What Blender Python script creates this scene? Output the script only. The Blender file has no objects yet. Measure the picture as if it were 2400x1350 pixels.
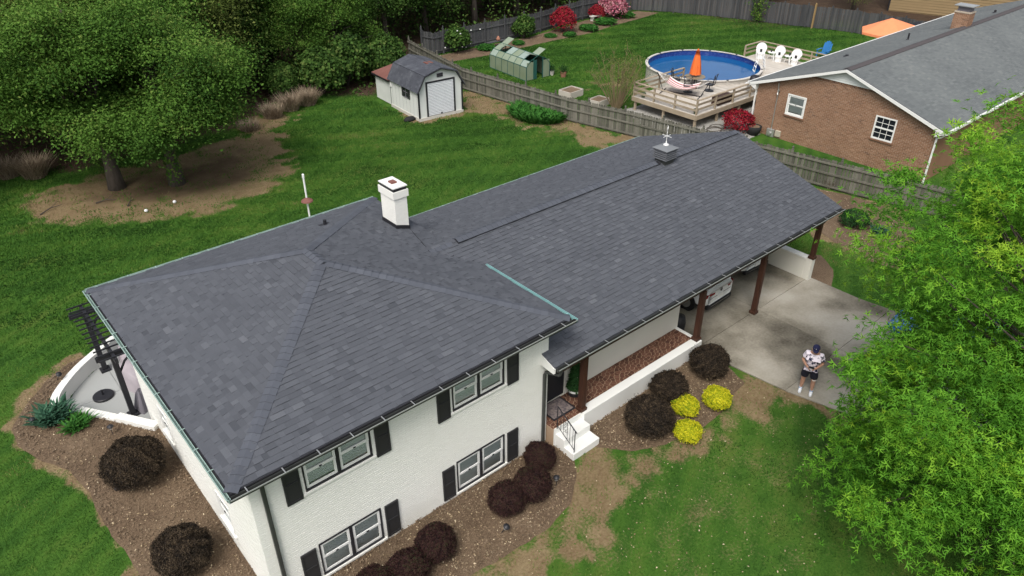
import bpy, bmesh, math, random
import numpy as np
from mathutils import Vector, Matrix
from math import sin, cos, pi, radians, sqrt, floor
random.seed(7)
S = bpy.context.scene
COL = S.collection
# ------------------------------------------------------------------ camera, sky, sun, exposure
cd = bpy.data.cameras.new('camera'); cam = bpy.data.objects.new('camera', cd); COL.objects.link(cam)
CAMP = Vector((-2.2992, -10.8414, 15.0323)); YAW, PITCH = 0.7103, 0.5603
cam.location = CAMP
cam.rotation_euler = (pi/2 - PITCH, 0, -YAW)
cd.sensor_width = 36; cd.lens = 36*1736.28/2400; cd.clip_start = .1; cd.clip_end = 3000
S.camera = cam
W = bpy.data.worlds.new('World'); S.world = W; W.use_nodes = True
nt = W.node_tree; bg = nt.nodes['Background']
sky = nt.nodes.new('ShaderNodeTexSky'); sky.sky_type = 'NISHITA'; sky.sun_disc = False
SUN_EL, SUN_ROT = radians(54), radians(238)
sky.sun_elevation = SUN_EL; sky.sun_rotation = SUN_ROT; sky.dust_density = 4; sky.air_density = 1; sky.ozone_density = 1
hs = nt.nodes.new('ShaderNodeHueSaturation'); hs.inputs['Saturation'].default_value = .45
nt.links.new(sky.outputs[0], hs.inputs['Color']); nt.links.new(hs.outputs[0], bg.inputs[0]); bg.inputs[1].default_value = .12
sd = bpy.data.lights.new('sun', 'SUN'); sd.energy = 1.45; sd.angle = radians(24); sd.color = (1, .965, .91)
sun = bpy.data.objects.new('sun', sd); COL.objects.link(sun)
_d = Vector((sin(SUN_ROT)*cos(SUN_EL), cos(SUN_ROT)*cos(SUN_EL), sin(SUN_EL)))
sun.rotation_euler = _d.to_track_quat('Z', 'Y').to_euler(); sun.location = (0, 0, 60)
S.view_settings.view_transform = 'Standard'; S.view_settings.look = 'None'; S.view_settings.gamma = 1
S.view_settings.use_curve_mapping = False; S.view_settings.exposure = 0.69

# ------------------------------------------------------------------ materials
def _ramp(nt, cols):
    r = nt.nodes.new('ShaderNodeValToRGB'); e = r.color_ramp.elements
    while len(e) < len(cols): e.new(.5)
    for i, (p, c) in enumerate(cols):
        e[i].position = p; e[i].color = (*c, 1)
    return r
MATS = {}
def mat(name, cols, rough=.7, scale=3., amp=.35, tint=.6, bump=0., bscale=None, metal=0., spec=.3, fine=0., fscale=60., coat=0., stretch=None):
    """colour = ramp(noise*amp + tint attribute*tint), by world position"""
    m = bpy.data.materials.new(name); m.use_nodes = True; nt = m.node_tree; N = nt.nodes; L = nt.links
    p = N['Principled BSDF']; p.inputs['Roughness'].default_value = rough; p.inputs['Metallic'].default_value = metal
    p.inputs['Specular IOR Level'].default_value = spec
    if coat: p.inputs['Coat Weight'].default_value = coat; p.inputs['Coat Roughness'].default_value = .06
    if isinstance(cols[0], (int, float)): cols = [(0, tuple(c*.88 for c in cols)), (1, tuple(min(1, c*1.1) for c in cols))]
    g = N.new('ShaderNodeNewGeometry'); src = g.outputs['Position']
    if stretch:
        mp = N.new('ShaderNodeMapping'); mp.inputs['Scale'].default_value = stretch; L.new(src, mp.inputs[0]); src = mp.outputs[0]
    n = N.new('ShaderNodeTexNoise'); n.inputs['Scale'].default_value = scale; n.inputs['Detail'].default_value = 5; L.new(src, n.inputs['Vector'])
    at = N.new('ShaderNodeAttribute'); at.attribute_name = 'tint'
    a = N.new('ShaderNodeMath'); a.operation = 'MULTIPLY_ADD'; L.new(n.outputs['Fac'], a.inputs[0]); a.inputs[1].default_value = amp*2; a.inputs[2].default_value = .5 - amp
    b = N.new('ShaderNodeMath'); b.operation = 'SUBTRACT'; L.new(at.outputs['Fac'], b.inputs[0]); b.inputs[1].default_value = .5
    c = N.new('ShaderNodeMath'); c.operation = 'MULTIPLY_ADD'; L.new(b.outputs[0], c.inputs[0]); c.inputs[1].default_value = tint; L.new(a.outputs[0], c.inputs[2])
    last = c.outputs[0]
    if fine:
        n2 = N.new('ShaderNodeTexNoise'); n2.inputs['Scale'].default_value = fscale; n2.inputs['Detail'].default_value = 3; L.new(src, n2.inputs['Vector'])
        f = N.new('ShaderNodeMath'); f.operation = 'MULTIPLY_ADD'; L.new(n2.outputs['Fac'], f.inputs[0]); f.inputs[1].default_value = fine*2; f.inputs[2].default_value = -fine
        s = N.new('ShaderNodeMath'); s.operation = 'ADD'; L.new(last, s.inputs[0]); L.new(f.outputs[0], s.inputs[1]); last = s.outputs[0]
    r = _ramp(nt, cols); L.new(last, r.inputs[0]); L.new(r.outputs[0], p.inputs['Base Color'])
    if bump:
        n3 = N.new('ShaderNodeTexNoise'); n3.inputs['Scale'].default_value = bscale or scale*8; n3.inputs['Detail'].default_value = 4; L.new(src, n3.inputs['Vector'])
        bp = N.new('ShaderNodeBump'); bp.inputs['Strength'].default_value = bump; bp.inputs['Distance'].default_value = .03
        L.new(n3.outputs['Fac'], bp.inputs['Height']); L.new(bp.outputs[0], p.inputs['Normal'])
    MATS[name] = m
    return m
def leafmat(name, cols, trans=.3, rough=.68, amp=.14, scale=.6):
    m = mat(name, cols, rough=rough, scale=scale, amp=amp, tint=1., spec=.10)
    nt = m.node_tree; N = nt.nodes; L = nt.links; p = N['Principled BSDF']; out = N['Material Output']
    t = N.new('ShaderNodeBsdfTranslucent'); mx = N.new('ShaderNodeMixShader'); mx.inputs[0].default_value = trans
    col = p.inputs['Base Color'].links[0].from_socket
    L.new(col, t.inputs['Color']); L.new(p.outputs[0], mx.inputs[1]); L.new(t.outputs[0], mx.inputs[2]); L.new(mx.outputs[0], out.inputs['Surface'])
    return m
def glassmat(name, tint=(.75, .8, .78), refl=.18):
    m = bpy.data.materials.new(name); m.use_nodes = True; nt = m.node_tree; N = nt.nodes; L = nt.links
    out = N['Material Output']; tr = N.new('ShaderNodeBsdfTransparent'); tr.inputs[0].default_value = (*tint, 1)
    gl = N.new('ShaderNodeBsdfGlossy'); gl.inputs['Roughness'].default_value = .03; gl.inputs['Color'].default_value = (.9, .95, .95, 1)
    fr = N.new('ShaderNodeFresnel'); fr.inputs[0].default_value = 1.5
    ad = N.new('ShaderNodeMath'); ad.operation = 'ADD'; ad.inputs[1].default_value = refl; ad.use_clamp = True; L.new(fr.outputs[0], ad.inputs[0])
    mx = N.new('ShaderNodeMixShader'); L.new(ad.outputs[0], mx.inputs[0]); L.new(tr.outputs[0], mx.inputs[1]); L.new(gl.outputs[0], mx.inputs[2])
    L.new(mx.outputs[0], out.inputs['Surface']); MATS[name] = m
    return m
g2 = lambda *a: [(i/(len(a)-1), c) for i, c in enumerate(a)]
SHING = mat('shingle', g2((.047, .051, .060), (.072, .077, .089), (.092, .098, .112), (.131, .138, .153)), rough=.92, scale=.35, amp=.12, tint=.75, fine=.16, fscale=90, bump=.25, bscale=220, spec=.2)
SHING2 = mat('weathered_shingle', g2((.062, .07, .074), (.112, .122, .124), (.152, .164, .162), (.21, .22, .207)), rough=.95, scale=.3, amp=.3, tint=.55, fine=.14, fscale=60, bump=.2, bscale=150, spec=.2)
CAPM = mat('ridge_shingle', g2((.058, .063, .076), (.080, .087, .104), (.105, .113, .132)), rough=.9, scale=.8, amp=.15, tint=.7, fine=.12, fscale=80, spec=.2)
SHEDROOF = mat('shed_roofing', g2((.03, .032, .04), (.065, .07, .085), (.13, .14, .155)), rough=.85, scale=1.2, amp=.4, tint=.5, fine=.08, fscale=40)
WHITE = mat('white_paint', (.74, .74, .71), rough=.55, scale=1.5, amp=.25, tint=.6)
WBRICK = mat('white_painted_brick', g2((.70, .695, .65), (.76, .755, .71), (.80, .80, .76)), rough=.7, scale=1.1, amp=.25, tint=.25, fine=.05, fscale=30)
CREAM = mat('cream_paint', (.66, .645, .58), rough=.6, scale=1.5, amp=.3)
BLACK = mat('black_paint', (.022, .022, .026), rough=.45, scale=4, amp=.3)
SHUT = mat('shutter_black', (.028, .028, .03), rough=.5, scale=4, amp=.3)
DKMETAL = mat('bronze_gutter', g2((.035, .037, .035), (.085, .09, .085)), rough=.45, scale=3, amp=.4, metal=.3)
COPPER = mat('copper_patina', g2((.20, .27, .24), (.30, .41, .37), (.42, .52, .47)), rough=.6, scale=2.5, amp=.45, fine=.1, fscale=18)
TEAL = mat('bright_patina', g2((.16, .33, .33), (.25, .46, .46)), rough=.5, scale=2.5, amp=.4)
GALV = mat('galvanised', (.5, .5, .48), rough=.4, metal=.7, scale=6)
WOODP = mat('stained_post', g2((.022, .010, .007), (.055, .024, .015), (.085, .04, .024)), rough=.5, scale=3, amp=.45, stretch=(6, 6, .8))
STONE = mat('flagstone', g2((.06, .025, .016), (.115, .05, .032), (.165, .08, .052)), rough=.75, scale=5, amp=.2, tint=.9, fine=.1, fscale=40)
MORTAR = mat('flagstone_mortar', (.36, .255, .17), rough=.9, scale=9, amp=.4)
CONC = mat('concrete', [(.12, (.075, .066, .05)), (.38, (.19, .172, .136)), (.58, (.30, .275, .225)), (.85, (.39, .365, .315))], rough=.9, scale=.42, amp=1.05, tint=.25, fine=.13, fscale=12, bump=.1, bscale=50)
PATIO = mat('patio_concrete', g2((.29, .30, .29), (.37, .38, .37)), rough=.9, scale=.8, amp=.5, tint=.3, fine=.12, fscale=20)
MULCH = mat('mulch', g2((.085, .055, .034), (.152, .105, .066), (.21, .152, .099), (.29, .22, .15)), rough=.95, scale=.9, amp=.35, fine=.42, fscale=24, bump=1., bscale=45, tint=.45)
FENCEM = mat('weathered_fence', g2((.055, .054, .043), (.10, .097, .078), (.15, .143, .117), (.205, .195, .16)), rough=.92, scale=2.2, amp=.35, tint=.75, fine=.14, fscale=25, stretch=(3, 3, .5))
FENCED = mat('dark_fence', g2((.035, .037, .04), (.065, .067, .07), (.10, .10, .098)), rough=.92, scale=1.5, amp=.4, tint=.7, fine=.1, fscale=20, stretch=(2, 2, .4))
FENCEN = mat('new_post', (.30, .20, .09), rough=.85, scale=3)
DECKW = mat('deck_board', g2((.34, .30, .25), (.47, .43, .375), (.58, .54, .48)), rough=.85, scale=1.6, amp=.4, tint=.6, fine=.1, fscale=20)
RAILW = mat('deck_rail_wood', g2((.20, .155, .105), (.32, .26, .185), (.43, .37, .29)), rough=.85, scale=2, amp=.4, tint=.6)
RBRICK = mat('red_brick', g2((.10, .055, .040), (.215, .113, .066), (.285, .158, .095), (.37, .225, .145)), rough=.85, scale=.9, amp=.25, tint=.85, fine=.08, fscale=30)
RMORT = mat('brick_mortar', (.44, .37, .29), rough=.95, scale=4)
TANSID = mat('tan_siding', (.24, .17, .085), rough=.7, scale=1, tint=.4)
GLASS = glassmat('window_glass', (.86, .88, .87), .04)
DGLASS = mat('dark_glass', (.015, .018, .022), rough=.08, spec=.6, scale=3)
BLIND = mat('white_blind', (.80, .82, .80), rough=.7)
ROOM = mat('dim_room', (.09, .095, .09), rough=.9)
SHEDW = mat('shed_siding', g2((.50, .52, .49), (.64, .66, .63), (.70, .715, .69)), rough=.7, scale=1.2, amp=.4, tint=.4, fine=.06, fscale=12)
SLATM = mat('roller_slat', (.66, .68, .70), rough=.45, metal=.1, scale=2)
RUST = mat('rusty_metal', g2((.13, .05, .04), (.24, .11, .09)), rough=.8, scale=2, amp=.5)
BLOCK = mat('foundation_block', (.52, .50, .45), rough=.9, scale=3, amp=.5)
GHFR = mat('green_frame', (.02, .085, .07), rough=.5)
GHP = mat('fogged_panel', g2((.17, .21, .13), (.25, .30, .23), (.30, .38, .36)), rough=.35, scale=1.5, amp=.3, tint=.9)
POOLW = mat('pool_water', g2((.006, .075, .22), (.008, .10, .28)), rough=.10, scale=.8, amp=.5, spec=.22, bump=.12, bscale=4)
LINER = mat('pool_liner', g2((.012, .02, .12), (.02, .05, .22), (.10, .14, .30)), rough=.35, scale=7, amp=.7)
RIM = mat('pool_rim', (.55, .52, .47), rough=.5)
ORANGE = mat('orange_canvas', (.78, .16, .035), rough=.8, scale=3)
ORANGE2 = mat('faded_orange_canvas', (.80, .27, .12), rough=.8, scale=2)
PLASTW = mat('white_plastic', (.78, .78, .76), rough=.4)
BLUEP = mat('blue_plastic', (.03, .17, .42), rough=.5)
TABLE = mat('stone_tabletop', (.22, .18, .12), rough=.5, scale=8)
STRIPE = mat('hammock_white', (.70, .62, .60), rough=.85)
STRIPER = mat('hammock_red', (.36, .12, .12), rough=.85)
ROPE = mat('rope', (.6, .58, .55), rough=.9)
TERRA = mat('terracotta', (.32, .15, .10), rough=.8)
GRAVELM = mat('pale_gravel', g2((.22, .21, .19), (.42, .41, .38), (.62, .61, .58)), rough=.95, scale=3, amp=.2, fine=.6, fscale=16, bump=1, bscale=20)
BARK = mat('bark', g2((.035, .028, .022), (.075, .062, .05), (.12, .10, .085)), rough=.95, scale=4, amp=.5, stretch=(3, 3, .6), bump=.8, bscale=12)
TWIG = mat('tan_twig', (.20, .15, .085), rough=.9, scale=3)
GREYC = mat('grey_cover', (.16, .15, .17), rough=.9, scale=4, amp=.5)
LILACC = mat('lilac_grey_cover', g2((.30, .26, .28), (.42, .38, .40)), rough=.9, scale=2.5, amp=.5, bump=.6, bscale=5)
CARW = mat('white_car_paint', (.82, .84, .84), rough=.25, spec=.5, coat=.6)
CARB = mat('blue_car_paint', (.02, .16, .50), rough=.22, spec=.5, coat=.8)
CARBL = mat('black_plastic', (.018, .018, .02), rough=.55)
TAIL = mat('red_lens', (.20, .008, .012), rough=.15, spec=.6)
CHROME = mat('chrome', (.6, .6, .6), rough=.15, metal=1.)
RUBBER = mat('rubber', (.02, .02, .02), rough=.85)
SKIN = mat('skin', (.42, .235, .16), rough=.6)
NAVY = mat('navy_cloth', (.012, .014, .05), rough=.85)
SHORTS = mat('black_cloth', (.012, .012, .022), rough=.85)
SHOE = mat('white_shoe', (.70, .72, .76), rough=.5)
SHOEB = mat('blue_shoe_trim', (.17, .26, .40), rough=.6)
# shirt print: dark leaf-like blotches on pale cloth
SHIRT = mat('printed_shirt', [(0, (.66, .60, .66)), (.555, (.66, .60, .66)), (.575, (.02, .02, .05)), (1, (.02, .02, .05))], rough=.85, scale=11, amp=.5, tint=0)
GRASSM = leafmat('grass_blade', [(0, (.025, .070, .011)), (.35, (.046, .124, .018)), (.62, (.080, .178, .026)), (.82, (.125, .19, .036)), (1, (.22, .185, .09))], trans=.25, amp=.1, scale=.5)
FOL_D = leafmat('woodland_leaf', g2((.022, .052, .011), (.047, .102, .020), (.082, .162, .032), (.135, .18, .048)), amp=.2, scale=.25)
FOL_S = leafmat('spring_leaf', g2((.056, .078, .020), (.102, .145, .031), (.16, .21, .048), (.22, .225, .07)), amp=.2, scale=.3)
FOL_M = leafmat('maple_leaf', g2((.034, .085, .014), (.070, .155, .023), (.115, .22, .036), (.18, .24, .054)), amp=.15, scale=.4)
FOL_F = leafmat('bright_leaf', g2((.065, .195, .020), (.10, .275, .026), (.145, .36, .032), (.22, .45, .038), (.33, .52, .045)), trans=.42, amp=.1, scale=.7)
BUSH_P = leafmat('plum_leaf', g2((.014, .008, .008), (.034, .015, .015), (.055, .027, .022), (.03, .038, .016)), trans=.1, amp=.15, scale=2)
BUSH_O = leafmat('bronze_leaf', g2((.013, .011, .009), (.030, .022, .016), (.052, .038, .025), (.09, .066, .042)), trans=.1, amp=.15, scale=2)
BUSH_Y = leafmat('golden_leaf', g2((.16, .26, .014), (.42, .44, .016), (.66, .60, .022), (.74, .68, .05)), trans=.25, amp=.15, scale=3)
BUSH_G = leafmat('shrub_leaf', g2((.012, .04, .012), (.025, .075, .02), (.05, .12, .03)), trans=.2, amp=.15, scale=2)
HOSTA = leafmat('strap_leaf', g2((.02, .08, .015), (.045, .16, .026), (.085, .24, .045)), trans=.3, amp=.12, scale=1)
IRISM = leafmat('iris_leaf', g2((.02, .06, .035), (.04, .11, .065), (.08, .17, .10)), trans=.2, amp=.12, scale=2)
AZR = leafmat('red_blossom', g2((.10, .006, .012), (.26, .012, .025), (.40, .03, .05), (.03, .05, .015)), trans=.2, amp=.1, scale=2)
AZP = leafmat('pink_blossom', g2((.30, .05, .09), (.52, .16, .22), (.62, .32, .36), (.05, .09, .02)), trans=.2, amp=.1, scale=2)
DRYG = leafmat('dry_grass', g2((.17, .125, .085), (.30, .235, .165), (.44, .36, .26)), trans=.15, amp=.2, scale=2)
LITTER = leafmat('dry_leaf', g2((.20, .14, .08), (.40, .31, .19), (.58, .48, .33)), trans=.05, amp=.1, scale=2)

# ------------------------------------------------------------------ building helpers
def wloc(o):
    v = Vector((0, 0, 0))
    while o is not None: v = v + o.location; o = o.parent
    return v
class MB:
    def __init__(self): self.v = []; self.f = []; self.t = []
    def add(self, vs, fs, t=.5):
        b = len(self.v); self.v += [tuple(p) for p in vs]
        for f in fs: self.f.append(tuple(i+b for i in f)); self.t.append(t)
        return self
    def box(self, x0, x1, y0, y1, z0, z1, t=.5):
        return self.add([(x, y, z) for z in (z0, z1) for y in (y0, y1) for x in (x0, x1)],
                        [(0, 2, 3, 1), (4, 5, 7, 6), (0, 1, 5, 4), (2, 6, 7, 3), (0, 4, 6, 2), (1, 3, 7, 5)], t)
    def obox(self, c, a, b, d, t=.5):
        c, a, b, d = map(Vector, (c, a, b, d))
        return self.add([c + a*i + b*j + d*k for k in (-1, 1) for j in (-1, 1) for i in (-1, 1)],
                        [(0, 2, 3, 1), (4, 5, 7, 6), (0, 1, 5, 4), (2, 6, 7, 3), (0, 4, 6, 2), (1, 3, 7, 5)], t)
    def beam(self, p, q, w, h, up=(0, 0, 1), t=.5):
        p, q = Vector(p), Vector(q); d = q - p; L = d.length; d.normalize(); up = Vector(up)
        s = d.cross(up); s.normalize(); u = s.cross(d)
        return self.obox((p+q)/2, d*(L/2), s*(w/2), u*(h/2), t)
    def tube(self, path, r, n=8, t=.5, caps=True):
        path = [Vector(p) for p in path]; k = len(path); rs = r if isinstance(r, (list, tuple)) else [r]*k
        b = len(self.v); ref = Vector((0, 0, 1))
        for i, p in enumerate(path):
            d = (path[min(i+1, k-1)] - path[max(i-1, 0)])
            if d.length < 1e-9: d = Vector((0, 0, 1))
            d.normalize(); rr = ref if abs(d.z) < .92 else Vector((1, 0, 0))
            s = d.cross(rr); s.normalize(); u = s.cross(d)
            for j in range(n):
                a = 2*pi*j/n; self.v.append(tuple(p + s*(cos(a)*rs[i]) + u*(sin(a)*rs[i])))
        for i in range(k-1):
            for j in range(n):
                j2 = (j+1) % n
                self.f.append((b+i*n+j, b+i*n+j2, b+(i+1)*n+j2, b+(i+1)*n+j)); self.t.append(t)
        if caps:
            self.f.append(tuple(b+j for j in range(n))[::-1]); self.t.append(t)
            self.f.append(tuple(b+(k-1)*n+j for j in range(n))); self.t.append(t)
        return self
    def prism(self, poly, z0, z1, t=.5, bottom=True):
        n = len(poly)
        vs = [(x, y, z0) for x, y in poly] + [(x, y, z1) for x, y in poly]
        fs = [tuple(range(n, 2*n))] + [(i, (i+1) % n, n+(i+1) % n, n+i) for i in range(n)]
        if bottom: fs.append(tuple(range(n))[::-1])
        return self.add(vs, fs, t)
    def extrude(self, poly3, d, t=.5):
        n = len(poly3); P = [Vector(p) for p in poly3]; d = Vector(d)
        fs = [tuple(range(n))[::-1], tuple(range(n, 2*n))] + [(i, (i+1) % n, n+(i+1) % n, n+i) for i in range(n)]
        return self.add(P + [p+d for p in P], fs, t)
    def lathe(self, prof, c=(0, 0, 0), n=16, t=.5, sx=1, sy=1):
        b = len(self.v)
        for r, z in prof:
            for j in range(n):
                a = 2*pi*j/n; self.v.append((c[0]+r*cos(a)*sx, c[1]+r*sin(a)*sy, c[2]+z))
        for i in range(len(prof)-1):
            for j in range(n):
                j2 = (j+1) % n; self.f.append((b+i*n+j, b+i*n+j2, b+(i+1)*n+j2, b+(i+1)*n+j)); self.t.append(t)
        if prof[0][0] > 1e-6: self.f.append(tuple(b+j for j in range(n))[::-1]); self.t.append(t)
        if prof[-1][0] > 1e-6: self.f.append(tuple(b+(len(prof)-1)*n+j for j in range(n))); self.t.append(t)
        return self
    def mesh(self, name, m, off=(0, 0, 0), smooth=False):
        me = bpy.data.meshes.new(name); o = Vector(off)
        vs = self.v if o.length == 0 else [(a-o.x, b-o.y, c-o.z) for a, b, c in self.v]
        me.from_pydata(vs, [], self.f)
        a = me.attributes.new('tint', 'FLOAT', 'FACE'); a.data.foreach_set('value', np.array(self.t, dtype=np.float32))
        me.materials.append(m)
        if smooth: me.polygons.foreach_set('use_smooth', [True]*len(me.polygons))
        me.update()
        return me
    def build(self, name, m, parent=None, smooth=False, bevel=0., label=None, kind=None, local=False):
        off = (0, 0, 0) if local else wloc(parent)
        o = bpy.data.objects.new(name, self.mesh(name, m, off, smooth)); COL.objects.link(o); o.parent = parent
        if bevel:
            b = o.modifiers.new('bevel', 'BEVEL'); b.width = bevel; b.segments = 2; b.limit_method = 'ANGLE'
        if label: o['label'] = label
        if kind: o['kind'] = kind
        return o
def thing(name, label, cat, loc=(0, 0, 0), group=None, rz=0.):
    o = bpy.data.objects.new(name, None); COL.objects.link(o); o.location = loc; o.rotation_euler = (0, 0, rz)
    o.empty_display_size = .2; o['label'] = label; o['category'] = cat
    if group: o['group'] = group
    return o
def tag(o, label, cat, group=None):
    o['label'] = label; o['category'] = cat
    if group: o['group'] = group
    return o
def inst(name, me, parent=None, loc=(0, 0, 0), rot=None, sc=None):
    o = bpy.data.objects.new(name, me); COL.objects.link(o); o.parent = parent; o.location = loc
    if rot is not None:
        if isinstance(rot, Matrix): o.rotation_mode = 'QUATERNION'; o.rotation_quaternion = rot.to_quaternion()
        else: o.rotation_euler = rot
    if sc: o.scale = (sc,)*3 if isinstance(sc, (int, float)) else sc
    return o
def dup(root, loc, rz=0., sc=1., label=None):
    r = root.copy(); COL.objects.link(r); r.location = loc; r.rotation_euler = (0, 0, rz); r.scale = (sc,)*3 if isinstance(sc, (int, float)) else sc
    if label: r['label'] = label
    for ch in list(root.children):
        c = ch.copy(); COL.objects.link(c); c.parent = r
        for g in list(ch.children):
            d = g.copy(); COL.objects.link(d); d.parent = c
    return r
def struct(o): o['kind'] = 'structure'; return o
def fastmesh(name, V, F, tint, m, smooth=False):
    """V (n,3) array, F (k,s) array of equal sided faces, tint (k,)"""
    me = bpy.data.meshes.new(name); k, s = F.shape
    me.vertices.add(len(V)); me.vertices.foreach_set('co', np.ascontiguousarray(V, dtype=np.float32).ravel())
    me.loops.add(k*s); me.loops.foreach_set('vertex_index', np.ascontiguousarray(F, dtype=np.int32).ravel())
    me.polygons.add(k); me.polygons.foreach_set('loop_start', np.arange(0, k*s, s, dtype=np.int32))
    try: me.polygons.foreach_set('loop_total', np.full(k, s, dtype=np.int32))
    except Exception: pass
    if tint is not None:
        a = me.attributes.new('tint', 'FLOAT', 'FACE'); a.data.foreach_set('value', np.asarray(tint, dtype=np.float32))
    me.materials.append(m); me.update(calc_edges=True); me.validate()
    if smooth: me.polygons.foreach_set('use_smooth', [True]*k)
    return me
def linkmesh(name, me, parent=None, loc=(0, 0, 0), kind=None):
    o = bpy.data.objects.new(name, me); COL.objects.link(o); o.parent = parent; o.location = loc
    if kind: o['kind'] = kind
    return o
LEAF = {
 'oval': (np.array([(0, 0, 0), (.5, -.27, .07), (1, 0, -.05), (.5, .27, .07)]), np.array([(0, 1, 2), (0, 2, 3)])),
 'star': (np.array([(0, 0, 0), (.18, -.42, .0), (.38, -.16, .05), (.72, -.44, .0), (.62, -.11, .06), (1.05, 0, -.06), (.62, .11, .06), (.72, .44, .0), (.38, .16, .05), (.18, .42, .0)]),
          np.array([(0, 1, 2), (0, 2, 4), (2, 3, 4), (0, 4, 6), (4, 5, 6), (0, 6, 8), (6, 7, 8), (0, 8, 9)])),
 'palm': (np.array([(0, 0, 0), (.18, -.10, 0), (-.02, -.62, -.06), (.30, -.14, .03), (.52, -.60, -.05), (.42, -.10, .04), (1.0, 0, -.10), (.42, .10, .04), (.52, .60, -.05), (.30, .14, .03), (-.02, .62, -.06), (.18, .10, 0)]), np.array([(0, 1, 2), (0, 3, 4), (0, 5, 6), (0, 6, 7), (0, 8, 9), (0, 10, 11)])),
 'round': (np.array([(0, 0, 0), (.45, -.42, .07), (1, 0, -.05), (.45, .42, .07)]), np.array([(0, 1, 2), (0, 2, 3)])),
 'thin': (np.array([(0, -.012, 0), (0, .012, 0), (.5, -.01, .02), (.5, .01, .02), (1, 0, -.1)]), np.array([(0, 2, 1), (1, 2, 3), (2, 4, 3)])),
 'strap': (np.array([(0, -.05, 0), (0, .05, 0), (.45, -.06, .0), (.45, .06, .0), (.8, -.045, -.08), (.8, .045, -.08), (1, 0, -.2)]),
           np.array([(0, 2, 1), (1, 2, 3), (2, 4, 3), (3, 4, 5), (4, 6, 5)])),
}
def leaves(name, P, N, size, tint, m, rng, shape='oval', axis=None):
    T, F = LEAF[shape]; n = len(P)
    N = N/np.linalg.norm(N, axis=1)[:, None]
    A = rng.normal(size=(n, 3)) if axis is None else axis
    A = A - N*(A*N).sum(1)[:, None]; A /= np.linalg.norm(A, axis=1)[:, None] + 1e-9
    B = np.cross(N, A); s = np.broadcast_to(np.asarray(size, dtype=float), (n,))[:, None, None]
    V = P[:, None, :] + s*(T[None, :, 0:1]*A[:, None] + T[None, :, 1:2]*B[:, None] + T[None, :, 2:3]*N[:, None])
    Fa = F[None] + (np.arange(n)*len(T))[:, None, None]
    return fastmesh(name, V.reshape(-1, 3), Fa.reshape(-1, 3), np.repeat(tint, len(F)), m)
# value noise
def vnoise(x, y, seed=0):
    xi, yi = np.floor(x), np.floor(y); fx, fy = x-xi, y-yi; fx = fx*fx*(3-2*fx); fy = fy*fy*(3-2*fy)
    def h(a, b):
        v = np.sin(a*127.1 + b*311.7 + seed*74.7)*43758.5453
        return v - np.floor(v)
    return (h(xi, yi)*(1-fx)+h(xi+1, yi)*fx)*(1-fy) + (h(xi, yi+1)*(1-fx)+h(xi+1, yi+1)*fx)*fy
def fbm(x, y, seed=0, o=4):
    s = 0; a = .5; t = 0
    for i in range(o): s = s + a*vnoise(x*2**i, y*2**i, seed+i); t += a; a *= .55
    return s/t
def sdist(poly, x, y):
    """signed distance, positive inside"""
    d = np.full(x.shape, 1e9); ins = np.zeros(x.shape, bool); n = len(poly)
    for i in range(n):
        ax, ay = poly[i]; bx, by = poly[(i+1) % n]; ex, ey = bx-ax, by-ay
        t = np.clip(((x-ax)*ex+(y-ay)*ey)/(ex*ex+ey*ey+1e-12), 0, 1)
        d = np.minimum(d, (x-ax-t*ex)**2 + (y-ay-t*ey)**2)
        c = ((ay > y) != (by > y)); ins ^= c & (x < (bx-ax)*(y-ay)/((by-ay) if abs(by-ay) > 1e-12 else 1e-12)+ax)
    return np.where(ins, 1, -1)*np.sqrt(d)
def sstep(a, b, x): t = np.clip((x-a)/(b-a), 0, 1); return t*t*(3-2*t)
def clip_rect(poly, x0, x1, y0, y1):
    def cl(P, ins, cross):
        out = []
        for i in range(len(P)):
            a, b = P[i-1], P[i]
            if ins(b):
                if not ins(a): out.append(cross(a, b))
                out.append(b)
            elif ins(a): out.append(cross(a, b))
        return out
    fx = lambda X: (lambda a, b: (X, a[1]+(b[1]-a[1])*(X-a[0])/(b[0]-a[0])))
    fy = lambda Y: (lambda a, b: (a[0]+(b[0]-a[0])*(Y-a[1])/(b[1]-a[1]), Y))
    P = list(poly)
    for ins, cr in ((lambda p: p[0] >= x0, fx(x0)), (lambda p: p[0] <= x1, fx(x1)), (lambda p: p[1] >= y0, fy(y0)), (lambda p: p[1] <= y1, fy(y1))):
        if not P: return []
        P = cl(P, ins, cr)
    return P
_fw = np.array([sin(YAW)*cos(PITCH), cos(YAW)*cos(PITCH), -sin(PITCH)]); _rt = np.array([cos(YAW), -sin(YAW), 0]); _up = np.cross(_rt, _fw)
def inframe(P, mx=1.12, my=1.15):
    d = P - np.array(CAMP); z = d@_fw; u = 1736.28*(d@_rt)/z/1200; v = 1736.28*(d@_up)/z/675
    return (z > .5) & (np.abs(u) < mx) & (np.abs(v) < my)
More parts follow.
